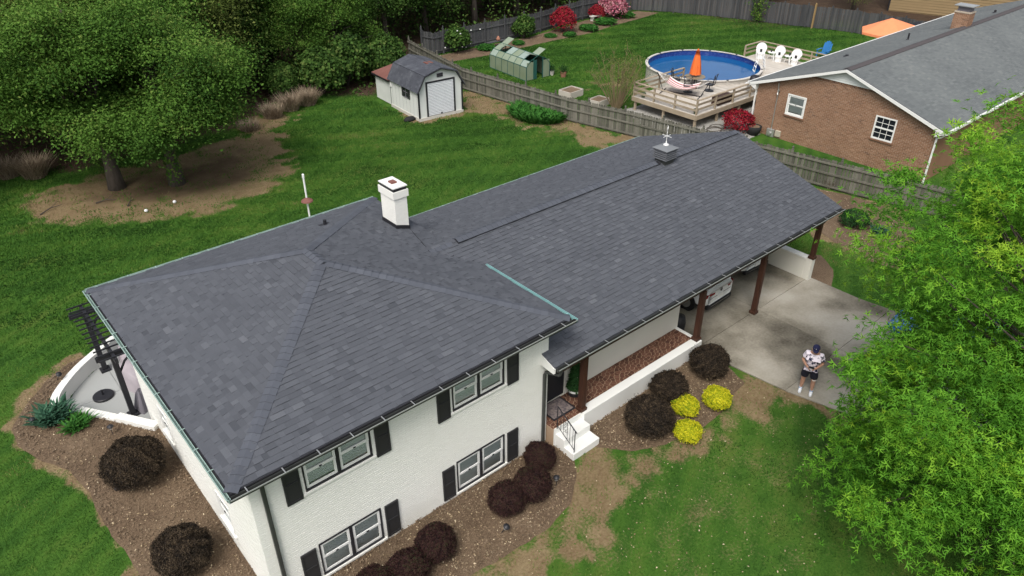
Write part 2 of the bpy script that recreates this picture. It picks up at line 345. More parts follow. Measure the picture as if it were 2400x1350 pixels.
# ------------------------------------------------------------------ the ground
PATIO_P = [(.46, 8.26), (-1.05, 10.5), (-1.62, 11.2), (-1.42, 11.75), (-.8, 12.5), (-.05, 13.15), (1.2, 13.9), (3, 14.3), (5.2, 14.2), (5.2, 9.0), (.46, 9.0)]
DRIVE_P = [(15.42, .25), (15.45, -.8), (15.72, -3), (16.15, -4.7), (16.6, -7), (17.2, -16), (24.5, -16), (22.9, -5), (22.42, -1.8), (22.42, .25)]
def hgt(x, y):
    x = np.asarray(x, float); y = np.asarray(y, float)
    h = .11*sstep(11.5, 15.2, x)*(1-sstep(24, 30, x))*(1-sstep(3, 8, y))
    h = h + .05*(fbm(x*.22, y*.22, 3)-.5)*sstep(12, 20, y)
    return h - .62*sstep(-.05, .12, sdist(PATIO_P, x, y))
def hz(x, y): return float(hgt(np.array([x]), np.array([y]))[0])
WOODS_P = [(-60, 24), (-2.99, 30.96), (0.57, 31.41), (2.83, 31.22), (5.23, 30.26), (9.08, 30.53), (12.70, 30.98), (15.73, 32.89), (19.52, 33.35), (21.47, 30.74), (27.50, 36.11), (30.33, 37.13), (30.6, 36.9), (34, 36.9), (40, 36.8), (47.6, 38), (54, 38), (58, 31.8), (60, 24.5), (62, 18), (90, 0), (300, 0), (300, 300), (-300, 300)]
MAPLE_P = [(0.74, 26.70), (1.34, 28.33), (2.96, 28.48), (4.66, 28.94), (8.41, 28.68), (12.12, 29.65), (13.17, 28.31), (12.14, 23.95), (10.83, 22.11), (7.70, 21.29), (4.38, 22.21), (1.41, 24.99)]
DRYZONES = [  # polygon, edge softness, strength
 ([(3.01, -1.70), (4.23, -1.71), (5.47, -1.81), (6.79, -1.92), (8.00, -1.47), (8.96, -0.42), (9.68, -0.48), (10.32, -1.37), (11.70, -2.10), (13.87, -2.02), (15.54, -1.56), (16.38, -1.40), (16.17, -2.93), (15.02, -2.76), (13.46, -2.91), (11.65, -2.74), (9.64, -2.28), (8.54, -2.51), (7.50, -2.88), (5.92, -2.85), (4.33, -2.83)], .6, .56),
 (MAPLE_P, 1.0, .74),
 ([(27.06, 28.31), (27.42, 23.71), (28.07, 19.40), (28.86, 14.73), (26.37, 14.67), (26.62, 17.91), (26.07, 19.48), (25.13, 21.25), (25.82, 22.65), (24.19, 24.56)], .8, .72),
 ([(21.06, 28.31), (21.04, 24.58), (24.24, 24.21), (24.93, 25.53), (22.28, 25.69)], .35, .75),
 ([(12.70, 30.98), (15.55, 32.52), (16.67, 31.34), (14.40, 29.53), (11.89, 23.43), (11.76, 26.59)], .8, .85),
 ([(33.52, 22.15), (37.44, 24.65), (38.65, 22.91), (34.30, 19.13)], 1.5, .42),
 ([(-2.83, 10.40), (-2.50, 8.89), (-1.80, 6.96), (-1.75, 3.91), (-1.97, 2.59), (-1.75, 2.40), (-1.59, 5.83), (-2.22, 9.19), (-2.57, 10.63), (-1.56, 12.59), (-0.00, 13.46), (-0.33, 13.74), (-2.17, 12.56), (-2.90, 11.16)], .3, .62),
 ([(28.72, 4.30), (32.07, 1.42), (26.17, -2.26), (25.55, 0.07), (25.84, 1.76)], .6, .6),
 ([(9.11, -1.83), (12.78, -2.80), (15.66, -3.82), (16.11, -4.95), (10.56, -7.89), (4.48, -2.96)], 2.0, .26),
 ([(16.29, -1.62), (16.10, -4.82), (15.65, -4.79), (15.70, -1.69)], .3, .6),
 ([(39.36, 32.40), (55.74, 27.95), (58.60, 17.63), (52.43, 17.79), (43.50, 27.13)], 3, .0),
]
def dryness(x, y):
    d = np.zeros(x.shape)
    n = fbm(x*1.7, y*1.7, 11, 4); n2 = fbm(x*.5, y*.5, 21, 3)
    for poly, soft, st in DRYZONES:
        if st <= 0: continue
        s = sdist(poly, x, y)
        m = sstep(-soft, soft*.6, s + (n-.5)*soft*(1.0 if poly is MAPLE_P else 2.4))*st
        d = np.maximum(d, m)
    d = d + (n-.5)*.9*sstep(.1, .5, d)*(1-sstep(.8, 1, d)) + .5*np.clip(n2-.60, 0, 1)
    return np.clip(d, 0, 1)
def soilness(x, y):
    s = sstep(-1.0, 1.2, sdist(WOODS_P, x, y) + (fbm(x*.8, y*.8, 5)-.5)*2)
    m = sstep(.4, 2.6, sdist(MAPLE_P, x, y) + (fbm(x*1.1, y*1.1, 8)-.5)*2.2)*sstep(23.6, 26.5, y + .25*x)
    return np.maximum(s, m*.55)
def axis(a, b, st, lo, hi):
    core = list(np.arange(a, b, st)); out = []; d = st; x = b
    while x < hi: out.append(x); d *= 1.35; x += d
    pre = []; d = st; x = a - st
    while x > lo: pre.append(x); d *= 1.35; x -= d
    return np.array(pre[::-1] + core + out)
gx = axis(-9, 33, .2, -700, 900); gy = axis(-13, 31, .2, -500, 1200)
X, Y = np.meshgrid(gx, gy)
gm_shape = X.shape; Xf, Yf = X.ravel(), Y.ravel()
near = (np.abs(Xf-22) < 45) & (np.abs(Yf-22) < 45)
zz = np.zeros(Xf.shape); zz[near] = hgt(Xf[near], Yf[near])
dry = np.zeros(Xf.shape); soil = np.ones(Xf.shape); dry[near] = dryness(Xf[near], Yf[near]); soil[near] = soilness(Xf[near], Yf[near])
nx = len(gx); iy, ix = np.meshgrid(np.arange(len(gy)-1), np.arange(nx-1), indexing='ij'); b0 = (iy*nx+ix).ravel()
GM = bpy.data.materials.new('lawn_ground'); GM.use_nodes = True
def ground_material(m):
    nt = m.node_tree; N = nt.nodes; L = nt.links; p = N['Principled BSDF']; p.inputs['Roughness'].default_value = .95; p.inputs['Specular IOR Level'].default_value = .1
    pos = N.new('ShaderNodeNewGeometry').outputs['Position']
    def noise(sc, det=5):
        n = N.new('ShaderNodeTexNoise'); n.inputs['Scale'].default_value = sc; n.inputs['Detail'].default_value = det; L.new(pos, n.inputs['Vector']); return n.outputs['Fac']
    def mth(op, a, b=None, c=None, clamp=False):
        q = N.new('ShaderNodeMath'); q.operation = op; q.use_clamp = clamp
        for i, s in enumerate((a, b, c)):
            if s is None: continue
            if isinstance(s, (int, float)): q.inputs[i].default_value = s
            else: L.new(s, q.inputs[i])
        return q.outputs[0]
    def mix(f, a, b):
        q = N.new('ShaderNodeMix'); q.data_type = 'RGBA'
        L.new(f, q.inputs['Factor']); L.new(a, q.inputs[6]); L.new(b, q.inputs[7]); return q.outputs[2]
    def ramp(f, cols): r = _ramp(nt, cols); L.new(f, r.inputs[0]); return r.outputs[0]
    big, mid, fin, vf = noise(.22, 3), noise(1.6), noise(14), noise(55, 3)
    # mowing passes, slightly bent by noise
    w = N.new('ShaderNodeTexWave'); w.inputs['Scale'].default_value = .42; w.inputs['Distortion'].default_value = 2.2; w.inputs['Detail'].default_value = 2; w.inputs['Detail Scale'].default_value = .6
    mp = N.new('ShaderNodeMapping'); mp.inputs['Rotation'].default_value = (0, 0, radians(62)); L.new(pos, mp.inputs[0]); L.new(mp.outputs[0], w.inputs['Vector'])
    f = mth('MULTIPLY_ADD', big, 1.1, -.28); f = mth('MULTIPLY_ADD', mid, .45, f); f = mth('MULTIPLY_ADD', fin, .35, f); f = mth('MULTIPLY_ADD', w.outputs['Fac'], .16, f); f = mth('ADD', f, -.18)
    gc = ramp(f, [(.1, (.020, .056, .009)), (.4, (.038, .102, .015)), (.62, (.062, .142, .02)), (.85, (.095, .15, .028)), (1, (.13, .13, .05))])
    dc = ramp(mth('MULTIPLY_ADD', fin, .6, mth('MULTIPLY', mid, .4)), [(.2, (.12, .075, .042)), (.45, (.205, .145, .08)), (.62, (.27, .205, .115)), (.85, (.37, .295, .185))])
    sc = ramp(mth('MULTIPLY_ADD', fin, .6, mth('MULTIPLY', mid, .4)), [(.2, (.030, .019, .013)), (.5, (.07, .046, .031)), (.75, (.12, .085, .055)), (.95, (.19, .15, .10))])
    ad = N.new('ShaderNodeAttribute'); ad.attribute_name = 'dry'; as_ = N.new('ShaderNodeAttribute'); as_.attribute_name = 'soil'
    e = mth('ADD', mth('MULTIPLY_ADD', fin, .9, -.45), mth('MULTIPLY_ADD', vf, .7, -.35))
    fd = mth('MULTIPLY_ADD', mth('ADD', mth('ADD', ad.outputs['Fac'], mth('MULTIPLY', e, .55)), -.42), 4.0, .5, True)
    fd = mth('MULTIPLY', fd, mth('MULTIPLY_ADD', ad.outputs['Fac'], 8., 0., True))
    fs = mth('MULTIPLY_ADD', mth('ADD', mth('ADD', as_.outputs['Fac'], mth('MULTIPLY', e, .5)), -.5), 2.2, .5, True)
    fs = mth('MULTIPLY', fs, mth('MULTIPLY_ADD', as_.outputs['Fac'], 6., 0., True))
    c = mix(fs, mix(fd, gc, dc), sc); L.new(c, p.inputs['Base Color'])
    bp = N.new('ShaderNodeBump'); bp.inputs['Strength'].default_value = .8; bp.inputs['Distance'].default_value = .05
    L.new(mth('ADD', fin, vf), bp.inputs['Height']); L.new(bp.outputs[0], p.inputs['Normal'])
ground_material(GM)
me = fastmesh('lawn', np.stack([Xf, Yf, zz], 1), np.stack([b0, b0+1, b0+nx+1, b0+nx], 1), None, GM, True)
for nme, arr in (('dry', dry), ('soil', soil)):
    a = me.attributes.new(nme, 'FLOAT', 'POINT'); a.data.foreach_set('value', arr.astype(np.float32))
struct(linkmesh('lawn', me))

def densify(poly, step=.14, amp=.07, seed=0):
    out = []; n = len(poly)
    for i in range(n):
        a, b = np.array(poly[i]), np.array(poly[(i+1) % n]); L = np.linalg.norm(b-a); k = max(1, int(L/step))
        for j in range(k): out.append(a+(b-a)*j/k)
    P = np.array(out)
    P = P + amp*2*np.stack([fbm(P[:, 0]*2.2, P[:, 1]*2.2, seed)-.5, fbm(P[:, 0]*2.2, P[:, 1]*2.2, seed+9)-.5], 1)
    return P
def sheet(name, poly, m, up=.012, mound=.05, step=.14, amp=.07, grid=.28, rough=.02, seed=1):
    from mathutils.geometry import delaunay_2d_cdt
    P = densify(poly, step, amp, seed); n = len(P)
    lo, hi = P.min(0), P.max(0)
    gx_, gy_ = np.meshgrid(np.arange(lo[0], hi[0], grid), np.arange(lo[1], hi[1], grid)); q = np.stack([gx_.ravel(), gy_.ravel()], 1)
    rg = np.random.default_rng(seed); q = q + rg.uniform(-.3, .3, q.shape)*grid
    s = sdist([tuple(p) for p in P[::2]], q[:, 0], q[:, 1]); q = q[s > grid*.45]
    vs = [Vector(p) for p in P] + [Vector(p) for p in q]
    r = delaunay_2d_cdt(vs, [(i, (i+1) % n) for i in range(n)], [], 1, 1e-5)
    V = np.array([(v.x, v.y) for v in r[0]]); F = [tuple(f) for f in r[2]]
    d = np.clip(sdist([tuple(p) for p in P[::2]], V[:, 0], V[:, 1]), 0, 9)
    z = hgt(V[:, 0], V[:, 1]) + up + mound*sstep(.05, .6, d) + rough*(fbm(V[:, 0]*3, V[:, 1]*3, seed)-.5)*sstep(.0, .4, d)
    F3 = np.array([f for f in F if len(f) == 3])
    me = fastmesh(name, np.c_[V, z], F3, None, m, True)
    return struct(linkmesh(name, me))
LEFT_BED = [(.5, .3), (-.3, -.9), (-1.3, -.6), (-1.85, .6), (-1.64, 3.35), (-1.73, 4.38), (-1.86, 5.61), (-1.84, 7.00), (-2.02, 7.99), (-2.49, 8.95), (-2.89, 10.10), (-2.83, 10.98), (-2.31, 11.89), (-1.51, 12.82), (-0.70, 13.29), (-0.17, 13.35), (-.12, 13.3), (-.85, 12.6), (-1.5, 11.85), (-1.72, 11.2), (-1.1, 10.4), (.5, 8.1)]
FRONT_BED = [(.4, .5), (8.7, .5), (8.8, -.45), (9.6, -.5), (8.91, -0.47), (8.45, -1.05), (7.59, -1.70), (6.64, -1.93), (5.39, -1.82), (4.22, -1.72), (2.6, -2.0), (.5, -1.6), (-.3, -.9)]
PORCH_BED = [(9.72, -.45), (9.72, .06), (15.25, .06), (15.40, -0.10), (15.41, -0.92), (15.09, -1.82), (13.67, -2.16), (12.39, -2.18), (11.15, -1.93), (10.22, -1.46), (9.56, -0.68)]
RIGHT_BED = [(30.34, 4.81), (30.93, 3.14), (30.98, 1.50), (29.80, -0.61), (25.66, -1.82), (25.48, -0.69), (25.89, 0.25), (25.90, 1.11), (26.37, 2.07), (27.65, 3.44)]
POST_BED = [(22.46, .6), (22.34, 0.10), (22.14, -0.86), (23.64, -0.09), (24.39, 0.83), (22.5, 3.2)]
REAR_BED = [(30.20, 36.27), (34.26, 36.26), (40.20, 36.07), (47.21, 37.25), (51.80, 37.45), (54.43, 36.89), (55.38, 35.09), (52.11, 34.61), (48.37, 34.30), (44.79, 33.68), (40.76, 33.88), (37.26, 33.86), (34.30, 33.72), (31.55, 34.16), (29.53, 34.36)]
BEDS = [LEFT_BED, FRONT_BED, PORCH_BED, RIGHT_BED, POST_BED, REAR_BED]
for i, p in enumerate(BEDS): sheet('mulch_bed', p, MULCH, seed=i+3)
sheet('gravel_bed', [(31.2, 10.6), (34.9, 10.6), (34.9, 11.5), (42, 11.5), (42, 18.5), (32, 18.5), (30.2, 14.5)], GRAVELM, amp=.1, grid=.6, step=.3)
# slabs
def slabs(root, name, poly, m, xs, ys, z0, z1, rng):
    for i in range(len(xs)-1):
        for j in range(len(ys)-1):
            q = clip_rect(poly, xs[i]+.006, xs[i+1]-.006, ys[j]+.006, ys[j+1]-.006)
            if len(q) > 2: MB().prism(q, z0, z1 + rng.uniform(0, .004), rng.uniform(.25, .75)).build(name, m, root, bevel=.006)
rng = random.Random(3)
drv = MB().prism([(x, y) for x, y in DRIVE_P], -.3, .13, .15).build('driveway', CONC); struct(drv)
slabs(drv, 'concrete_slab', DRIVE_P, CONC, [15, 18.95, 25], [-17, -13, -9.6, -6.2, -2.9, .25], -.2, .155, rng)
slabs(drv, 'concrete_slab', [(15.3, .25), (22.42, .25), (22.42, 9.2), (15.3, 9.2)], CONC, [15, 18.95, 22.42], [.25, 4.6, 9.2], -.2, .16, rng)
pat = MB().prism(PATIO_P, -.7, -.43, .2).build('patio', PATIO); struct(pat)
slabs(pat, 'concrete_slab', PATIO_P, PATIO, [-1.9, .2, 1.9, 3.6, 5.3], [8.2, 9.75, 11.35, 12.95, 14.5], -.5, -.40, rng)

# ------------------------------------------------------------------ grass blades over the lawn sheet
def blocked(x, y):
    b = np.zeros(x.shape, bool)
    for p in BEDS: b |= sdist(p, x, y) > -.02
    for p in (DRIVE_P, PATIO_P): b |= sdist(p, x, y) > -.25
    for x0, x1, y0, y1 in ((.4, 8.7, .4, 9.2), (8.6, 22.45, -.05, 9.3), (34.9, 62, 1.5, 11.4), (21.3, 24.4, 24.9, 30.3), (31, 42, 11, 18.4)): b |= (x > x0) & (x < x1) & (y > y0) & (y < y1)
    b |= (x-40.6)**2 + (y-19.1)**2 < 16
    return b
def grass(name, n, x0, x1, y0, y1, w, h, seed, fade=None):
    rg = np.random.default_rng(seed)
    x = rg.uniform(x0, x1, n); y = rg.uniform(y0, y1, n)
    k = inframe(np.stack([x, y, np.zeros(n)], 1)); x, y = x[k], y[k]
    k = ~blocked(x, y); x, y = x[k], y[k]
    if fade: k = rg.random(len(x)) < fade(y); x, y = x[k], y[k]
    d = dryness(x, y); s = soilness(x, y); u = rg.random(len(x))
    k = (u > d*1.05) & (rg.random(len(x)) > s*1.1); x, y, d = x[k], y[k], d[k]; n = len(x)
    z = hgt(x, y); a = rg.uniform(0, 2*pi, n); hh = h*rg.uniform(.55, 1.3, n)*(.8+.5*fbm(x*.8, y*.8, 2)); ln = rg.normal(0, .55, (n, 2))*hh[:, None]
    dx, dy = np.cos(a)*w*.5, np.sin(a)*w*.5
    V = np.stack([np.stack([x-dx, y-dy, z], 1), np.stack([x+dx, y+dy, z], 1), np.stack([x+ln[:, 0], y+ln[:, 1], z+hh], 1)], 1)
    clump = fbm(x*.33, y*.33, 31, 3)*.75 + fbm(x*2.1, y*2.1, 41, 3)*.45
    stripe = .13*np.sign(np.sin((x*cos(1.08)+y*sin(1.08))*2.9 + 1.2*fbm(x*.3, y*.3, 51)))
    front = sstep(7.5, 10, x)*(1-sstep(1, 3, y))
    tint = .36 + (clump-.6)*(1.15+1.1*front) + stripe*(1-front) + rg.normal(0, .09, n) + d*.6 + front*.10*rg.random(n)
    F = np.arange(3*n).reshape(-1, 3)
    o = linkmesh(name, fastmesh(name, V.reshape(-1, 3), F, np.clip(tint, 0, 1), GRASSM), kind='stuff'); return o
grass('lawn_grass', 760000, -13, 27, -12, 30, .022, .055, 1, lambda y: 1-sstep(20, 30, y))
grass('back_lawn_grass', 560000, -16, 62, 11, 40, .05, .075, 2, lambda y: sstep(12, 24, y))
def specks(name, n, poly, size, m, seed, up=.06):
    rg = np.random.default_rng(seed); P = np.array(poly); lo, hi = P.min(0), P.max(0)
    q = rg.uniform(lo, hi, (n*3, 2)); q = q[sdist(poly, q[:, 0], q[:, 1]) > .05][:n]
    z = hgt(q[:, 0], q[:, 1]) + up
    Nn = rg.normal(size=(len(q), 3))*.35 + (0, 0, 1)
    return linkmesh(name, leaves(name, np.c_[q, z], Nn, rg.uniform(.6, 1.3, len(q))*size, rg.random(len(q)), m, rg), kind='stuff')
for i, (p, n) in enumerate(((LEFT_BED, 700), (FRONT_BED, 1100), (PORCH_BED, 800), (RIGHT_BED, 500), (REAR_BED, 500))): specks('fallen_leaves', n, p, .055, LITTER, 60+i, .075)
specks('lawn_litter', 420, [(9.01, -0.46), (15.59, -1.60), (15.93, -5.04), (10.02, -7.14), (3.14, -1.52)], .05, LITTER, 80, .05)
specks('bark_chips', 6000, LEFT_BED, .07, MULCH, 90, .07); specks('bark_chips', 6000, FRONT_BED, .07, MULCH, 91, .07); specks('bark_chips', 4500, PORCH_BED, .07, MULCH, 92, .07)
# ------------------------------------------------------------------ white split-level house
EW, ED, EZ = 9.066, 9.535, 4.311           # eave rectangle of the tall block
PA, PB, PZ = Vector((4.533, 4.371, 5.763)), Vector((4.533, 5.165, 5.763)), 5.763
SF, SS = 1.452/4.371, 1.452/4.533
WY0, WZ0, WX1, WYR, WY1 = -.118, 3.066, 22.93, 4.716, 9.627
WZR = WZ0 + SF*(WYR-WY0); WZB = WZR - SF*(WY1-WYR)
house = thing('white_house', 'white painted brick split-level house with dark grey shingle roofs and a carport', 'house', (.44, .43, 0))
SINGLE = []          # full shingles that may become objects of their own
def plane_shingles(stuff, o, eu, ev, poly, expo=.143, rng=None, keep=None, seed=1, widths=(.13, .19, .25, .31), hb=(.012, .024), tvar=.12):
    rng = random.Random(seed); o, eu, ev = Vector(o), Vector(eu).normalized(), Vector(ev).normalized(); n = eu.cross(ev)
    vmax = max(p[1] for p in poly); vmin = min(p[1] for p in poly); rows = int((vmax-vmin)/expo)+1
    for j in range(rows):
        v0 = vmin + j*expo; v1 = min(v0+expo+.012, vmax); vm = min(v0+expo*.5, vmax-1e-4); xs = []
        for i in range(len(poly)):
            a, b = poly[i-1], poly[i]
            if (a[1] > vm) != (b[1] > vm): xs.append(a[0]+(b[0]-a[0])*(vm-a[1])/(b[1]-a[1]))
        xs.sort()
        for k in range(0, len(xs)-1, 2):
            u, ue = xs[k], xs[k+1]; first = True; proud = rng.random() < .5
            while u < ue-1e-4:
                wi = rng.randrange(4); w = widths[wi]
                if first: w *= rng.random()*.8+.2
                full = not first and u+w < ue; w = min(w, ue-u); first = False
                if ue-(u+w) < .04: w = ue-u; full = False
                h = hb[1] if proud else hb[0]
                t = min(1, max(0, rng.gauss(.46, tvar) + (.09 if proud else -.05)))
                if rng.random() < .08: t = min(1, t+.16)
                if full and keep is not None:
                    keep.append((o+eu*u+ev*v0, eu, ev, n, wi, proud, t))
                else: tab(stuff, o+eu*u+ev*v0, eu, ev, n, w, v1-v0, h, t)
                u += w; proud = not proud if rng.random() < .8 else proud
def tab(mb, p, eu, ev, n, w, e, h, t):
    a, b = p, p+eu*w; c, d = b+ev*e, a+ev*e
    mb.add([a, b, b+n*h, a+n*h, c+n*.004, d+n*.004, c-n*.002, d-n*.002], [(0, 1, 2, 3), (3, 2, 4, 5), (0, 3, 5, 7), (1, 6, 4, 2)], t)
roof = MB()
zt = .02
def V3(x, y, z): return Vector((x, y, z))
c0, c1, c2, c3 = V3(.05, .05, EZ), V3(EW-.05, .05, EZ), V3(EW-.05, ED-.05, EZ), V3(.05, ED-.05, EZ)
up0 = V3(0, 0, .016)
R = [p + V3(0, 0, .016) for p in (c0, c1, c2, c3)]
roof.add(R + [PA+up0*0, PB+up0*0], [(0, 1, 4), (1, 2, 5, 4), (2, 3, 5), (3, 0, 4, 5)], .3)
roof.add([p - V3(0, 0, .10) for p in R], [(3, 2, 1, 0)], .3)
b = len(roof.v)
roof.add(R + [p - V3(0, 0, .10) for p in R], [(0, 4, 5, 1), (1, 5, 6, 2), (2, 6, 7, 3), (3, 7, 4, 0)], .3)
rf = roof.build('roof', SHING, house)
stuff = MB(); allk = []
# four hip planes: u along the eave, v up the slope
def hip(o, eu, inward, run, L, ta, tb, slope, seed):
    ev = Vector(inward).normalized() + V3(0, 0, slope); k = ev.length; ev.normalize(); h = run*sqrt(1+slope*slope)
    plane_shingles(stuff, Vector(o)+V3(0, 0, .02), eu, ev, [(0, 0), (L, 0), (tb, h), (ta, h)], keep=allk, seed=seed)
hip(c0, (1, 0, 0), (0, 1, 0), 4.32, EW-.1, 4.48, 4.49, SF, 1)
hip(c3, (0, -1, 0), (1, 0, 0), 4.48, ED-.1, 4.32, 5.115, SS, 2)
hip(c1, (0, 1, 0), (-1, 0, 0), 4.48, ED-.1, 4.32, 5.115, SS, 3)
hip(c2, (-1, 0, 0), (0, -1, 0), 4.32, EW-.1, 4.48, 4.49, SF, 4)
# wing planes
wr = MB()
xl = 8.42
front_poly = [(xl, WY0+.04), (WX1, WY0+.04), (WX1, WYR), (7.93, WYR), (9.02, 3.66), (8.72, 3.60), (8.72, .43), (xl, .43)]
back_poly = [(9.1, WY1-.04), (WX1, WY1-.04), (WX1, WYR), (7.93, WYR), (9.06, 8.42)]
zf = lambda y: WZ0 + SF*(min(y, 2*WYR-y)-WY0)
for P, w in ((front_poly, 1), (back_poly, -1)):
    q = [V3(x, y, zf(y)) for x, y in P]; n = len(q)
    wr.add(q + [p - V3(0, 0, .09) for p in q], [tuple(range(n)) if w > 0 else tuple(range(n))[::-1], tuple(range(n, 2*n))[::-1]] + [(i, n+i, n+(i+1) % n, (i+1) % n) for i in range(n)], .3)
wr.build('roof', SHING, house)
ks = sqrt(1+SF*SF)
plane_shingles(stuff, (0, WY0, WZ0+.004), (1, 0, 0), (0, 1, SF), [(x, (y-WY0)*ks) for x, y in front_poly], keep=allk, seed=5)
plane_shingles(stuff, (0, WY1, WZB+.004), (-1, 0, 0), (0, -1, SF), [(-x, (WY1-y)*ks) for x, y in back_poly], keep=allk, seed=6)
allk.sort(key=lambda r: (r[0]-CAMP).length)
tabmesh = {}
for r in allk[300:]: tab(stuff, r[0], r[1], r[2], r[3], (.13, .19, .25, .31)[r[4]], .155, .024 if r[5] else .012, r[6])
for r in allk[:300]:
    key = (r[4], r[5], min(4, int(r[6]*5)))
    if key not in tabmesh:
        m_ = MB(); tab(m_, V3(0, 0, 0), V3(1, 0, 0), V3(0, 1, 0), V3(0, 0, 1), (.13, .19, .25, .31)[key[0]], .155, .024 if key[1] else .012, key[2]/5+.1); tabmesh[key] = m_.mesh('shingle', SHING)
    M = Matrix((r[1], r[2], r[3])).transposed()
    inst('shingle', tabmesh[key], rf, r[0]-wloc(rf), M)
stuff.build('shingle_courses', SHING, rf, kind='stuff')
# hip and ridge cap shingles, one object each
def caps(p0, p1, s1, s2, parent, w=.15, e=.19, name='cap_shingle', h=.026):
    p0, p1 = Vector(p0), Vector(p1); d = (p1-p0); L = d.length; d.normalize(); n = int(L/e)
    ms = []
    for t in (.2, .4, .6, .8):
        m_ = MB(); s1_, s2_ = Vector(s1), Vector(s2)
        up = -(s1_+s2_).normalized() if (s1_+s2_).length > .05 else V3(0, 0, 1)
        a0, a1, a2 = s1_*w + up*h, up*(h+.01), s2_*w + up*h; q = d*(e+.03); dn = up*(-.016)
        m_.add([a0, a1, a2, a0+q+dn, a1+q+dn, a2+q+dn, a0-up*.022, a1-up*.022, a2-up*.022, a0+q-up*.022, a2+q-up*.022],
               [(0, 1, 4, 3), (1, 2, 5, 4), (6, 7, 1, 0), (7, 8, 2, 1), (6, 0, 3, 9), (2, 8, 10, 5)], t); ms.append(m_.mesh('cap_shingle', CAPM))
    rr = random.Random(int(L*100))
    for i in range(n): inst(name, ms[min(3, max(0, int(rr.gauss(1.9, .8))))], parent, p0+d*(i*e) - wloc(parent))
def inplane(d, n):    # vector in plane n, perpendicular to the hip line, pointing down the slope
    s = Vector(d).normalized().cross(Vector(n)); return s if s.z < 0 else -s
nF, nL, nR, nB = V3(0, -SF, 1).normalized(), V3(-SS, 0, 1).normalized(), V3(SS, 0, 1).normalized(), V3(0, SF, 1).normalized()
lift = V3(0, 0, .018)
for a, bb, n1, n2 in ((c0, PA, nF, nL), (c1, PA, nF, nR), (c2, PB, nB, nR), (c3, PB, nB, nL)):
    d = bb-a; caps(a+lift, bb+lift, inplane(d, n1), inplane(d, n2), rf)
caps(PA+lift-V3(0, .1, 0), PB+lift+V3(0, .1, 0), inplane((0, 1, 0), nL), inplane((0, 1, 0), nR), rf)
sF, sB = V3(0, -1, -SF).normalized(), V3(0, 1, -SF).normalized()
caps((7.95, WYR, WZR+.004), (8.9, WYR, WZR+.004), sF, sB, rf)
caps((8.9, WYR, WZR+.062), (18.0, WYR, WZR+.062), sF, sB, rf, w=.17)
caps((18.7, WYR, WZR+.062), (22.72, WYR, WZR+.062), sF, sB, rf, w=.17)
vent = MB()
for x0, x1 in ((8.9, 18.0), (18.7, 22.74)):
    for s in (sF, sB):
        n = V3(0, s.y*-1*0, 1); a = V3(x0, WYR, WZR); bb = V3(x1, WYR, WZR); up = V3(0, 0, .062)
        vent.add([a, bb, bb+s*.155, a+s*.155, a+up, bb+up, bb+s*.155+up, a+s*.155+up], [(0, 4, 5, 1), (3, 2, 6, 7), (4, 7, 6, 5), (0, 3, 7, 4), (1, 5, 6, 2)])
vent.build('ridge_vent', BLACK, rf)
# flashing along the valley edge and plumbing vent
fl = MB(); fl.tube([(9.04, 8.38, 4.33), (8.05, 5.0, 4.66)], .012, 5); fl.build('valley_flashing', BLACK, rf)
pv = MB(); pv.lathe([(.13, 0), (.10, .02), (.05, .05), (.05, .2), (.035, .2)], (6.27, 7.6, 4.93), 12); pv.box(6.12, 6.44, 7.47, 7.74, 4.93, 4.955); pv.build('vent_pipe', BLACK, house)
# ---- gutters with straps
def gutter(name, p0, p1, out, m, strap_m, step=.76, lab=None, w=.115, h=.10):
    p0, p1, out = Vector(p0), Vector(p1), Vector(out).normalized(); d = (p1-p0); L = d.length; d.normalize(); g = MB(); u = V3(0, 0, 1)
    prof = [(-.0, 0), (0, -h), (w*.6, -h), (w*.75, -h*.55), (w, -h*.35), (w, .012), (w-.012, .012), (w-.012, -h*.3), (w*.7, -h*.5), (w*.55, -h+.012), (.012, -h+.012), (.012, 0)]
    g.extrude([p0+out*a+u*z for a, z in prof], d*L)
    for q in (p0, p1-d*.008): g.extrude([q+out*a+u*z for a, z in prof[:6]], d*.008)
    o = g.build(name, m, house, label=lab)
    if m is DKMETAL:
        q = MB(); q.beam(p0+out*(w+.004)+u*.006, p1+out*(w+.004)+u*.006, .016, .022); q.build('gutter_lip', MATS['gutter_lip'] if 'gutter_lip' in MATS else mat('gutter_lip', (.24, .255, .235), rough=.5), o)
    k = int(L/step)
    sm = MB().beam(out*-.05+u*.012, out*(w+.004)+u*.014, .022, .006).mesh('gutter_strap', strap_m)
    for i in range(k): inst('gutter_strap', sm, o, p0+d*(.35+i*step)-wloc(o))
    return o
gz = EZ+.0
gutter('gutter', (-.03, -.035, gz), (EW+.03, -.035, gz), (0, -1, 0), DKMETAL, GALV, lab='dark gutter along the front eave')
gutter('gutter', (-.0, ED+.03, gz), (-.0, -.10, gz), (-1, 0, 0), COPPER, COPPER, lab='pale green copper gutter along the left eave', w=.075)
gutter('gutter', (EW, ED+.03, gz), (0, ED+.03, gz), (0, 1, 0), COPPER, COPPER, w=.06)
gutter('gutter', (EW+.035, -.12, gz), (EW+.035, 3.62, gz), (1, 0, 0), TEAL, TEAL, w=.05, lab='turquoise copper gutter above the lower roof')
gutter('gutter', (8.43, WY0-.0, WZ0), (WX1-.02, WY0-.0, WZ0), (0, -1, 0), DKMETAL, GALV, lab='dark gutter along the porch eave')
gutter('gutter', (WX1, WY1, WZB), (9.2, WY1, WZB), (0, 1, 0), COPPER, COPPER, w=.05)
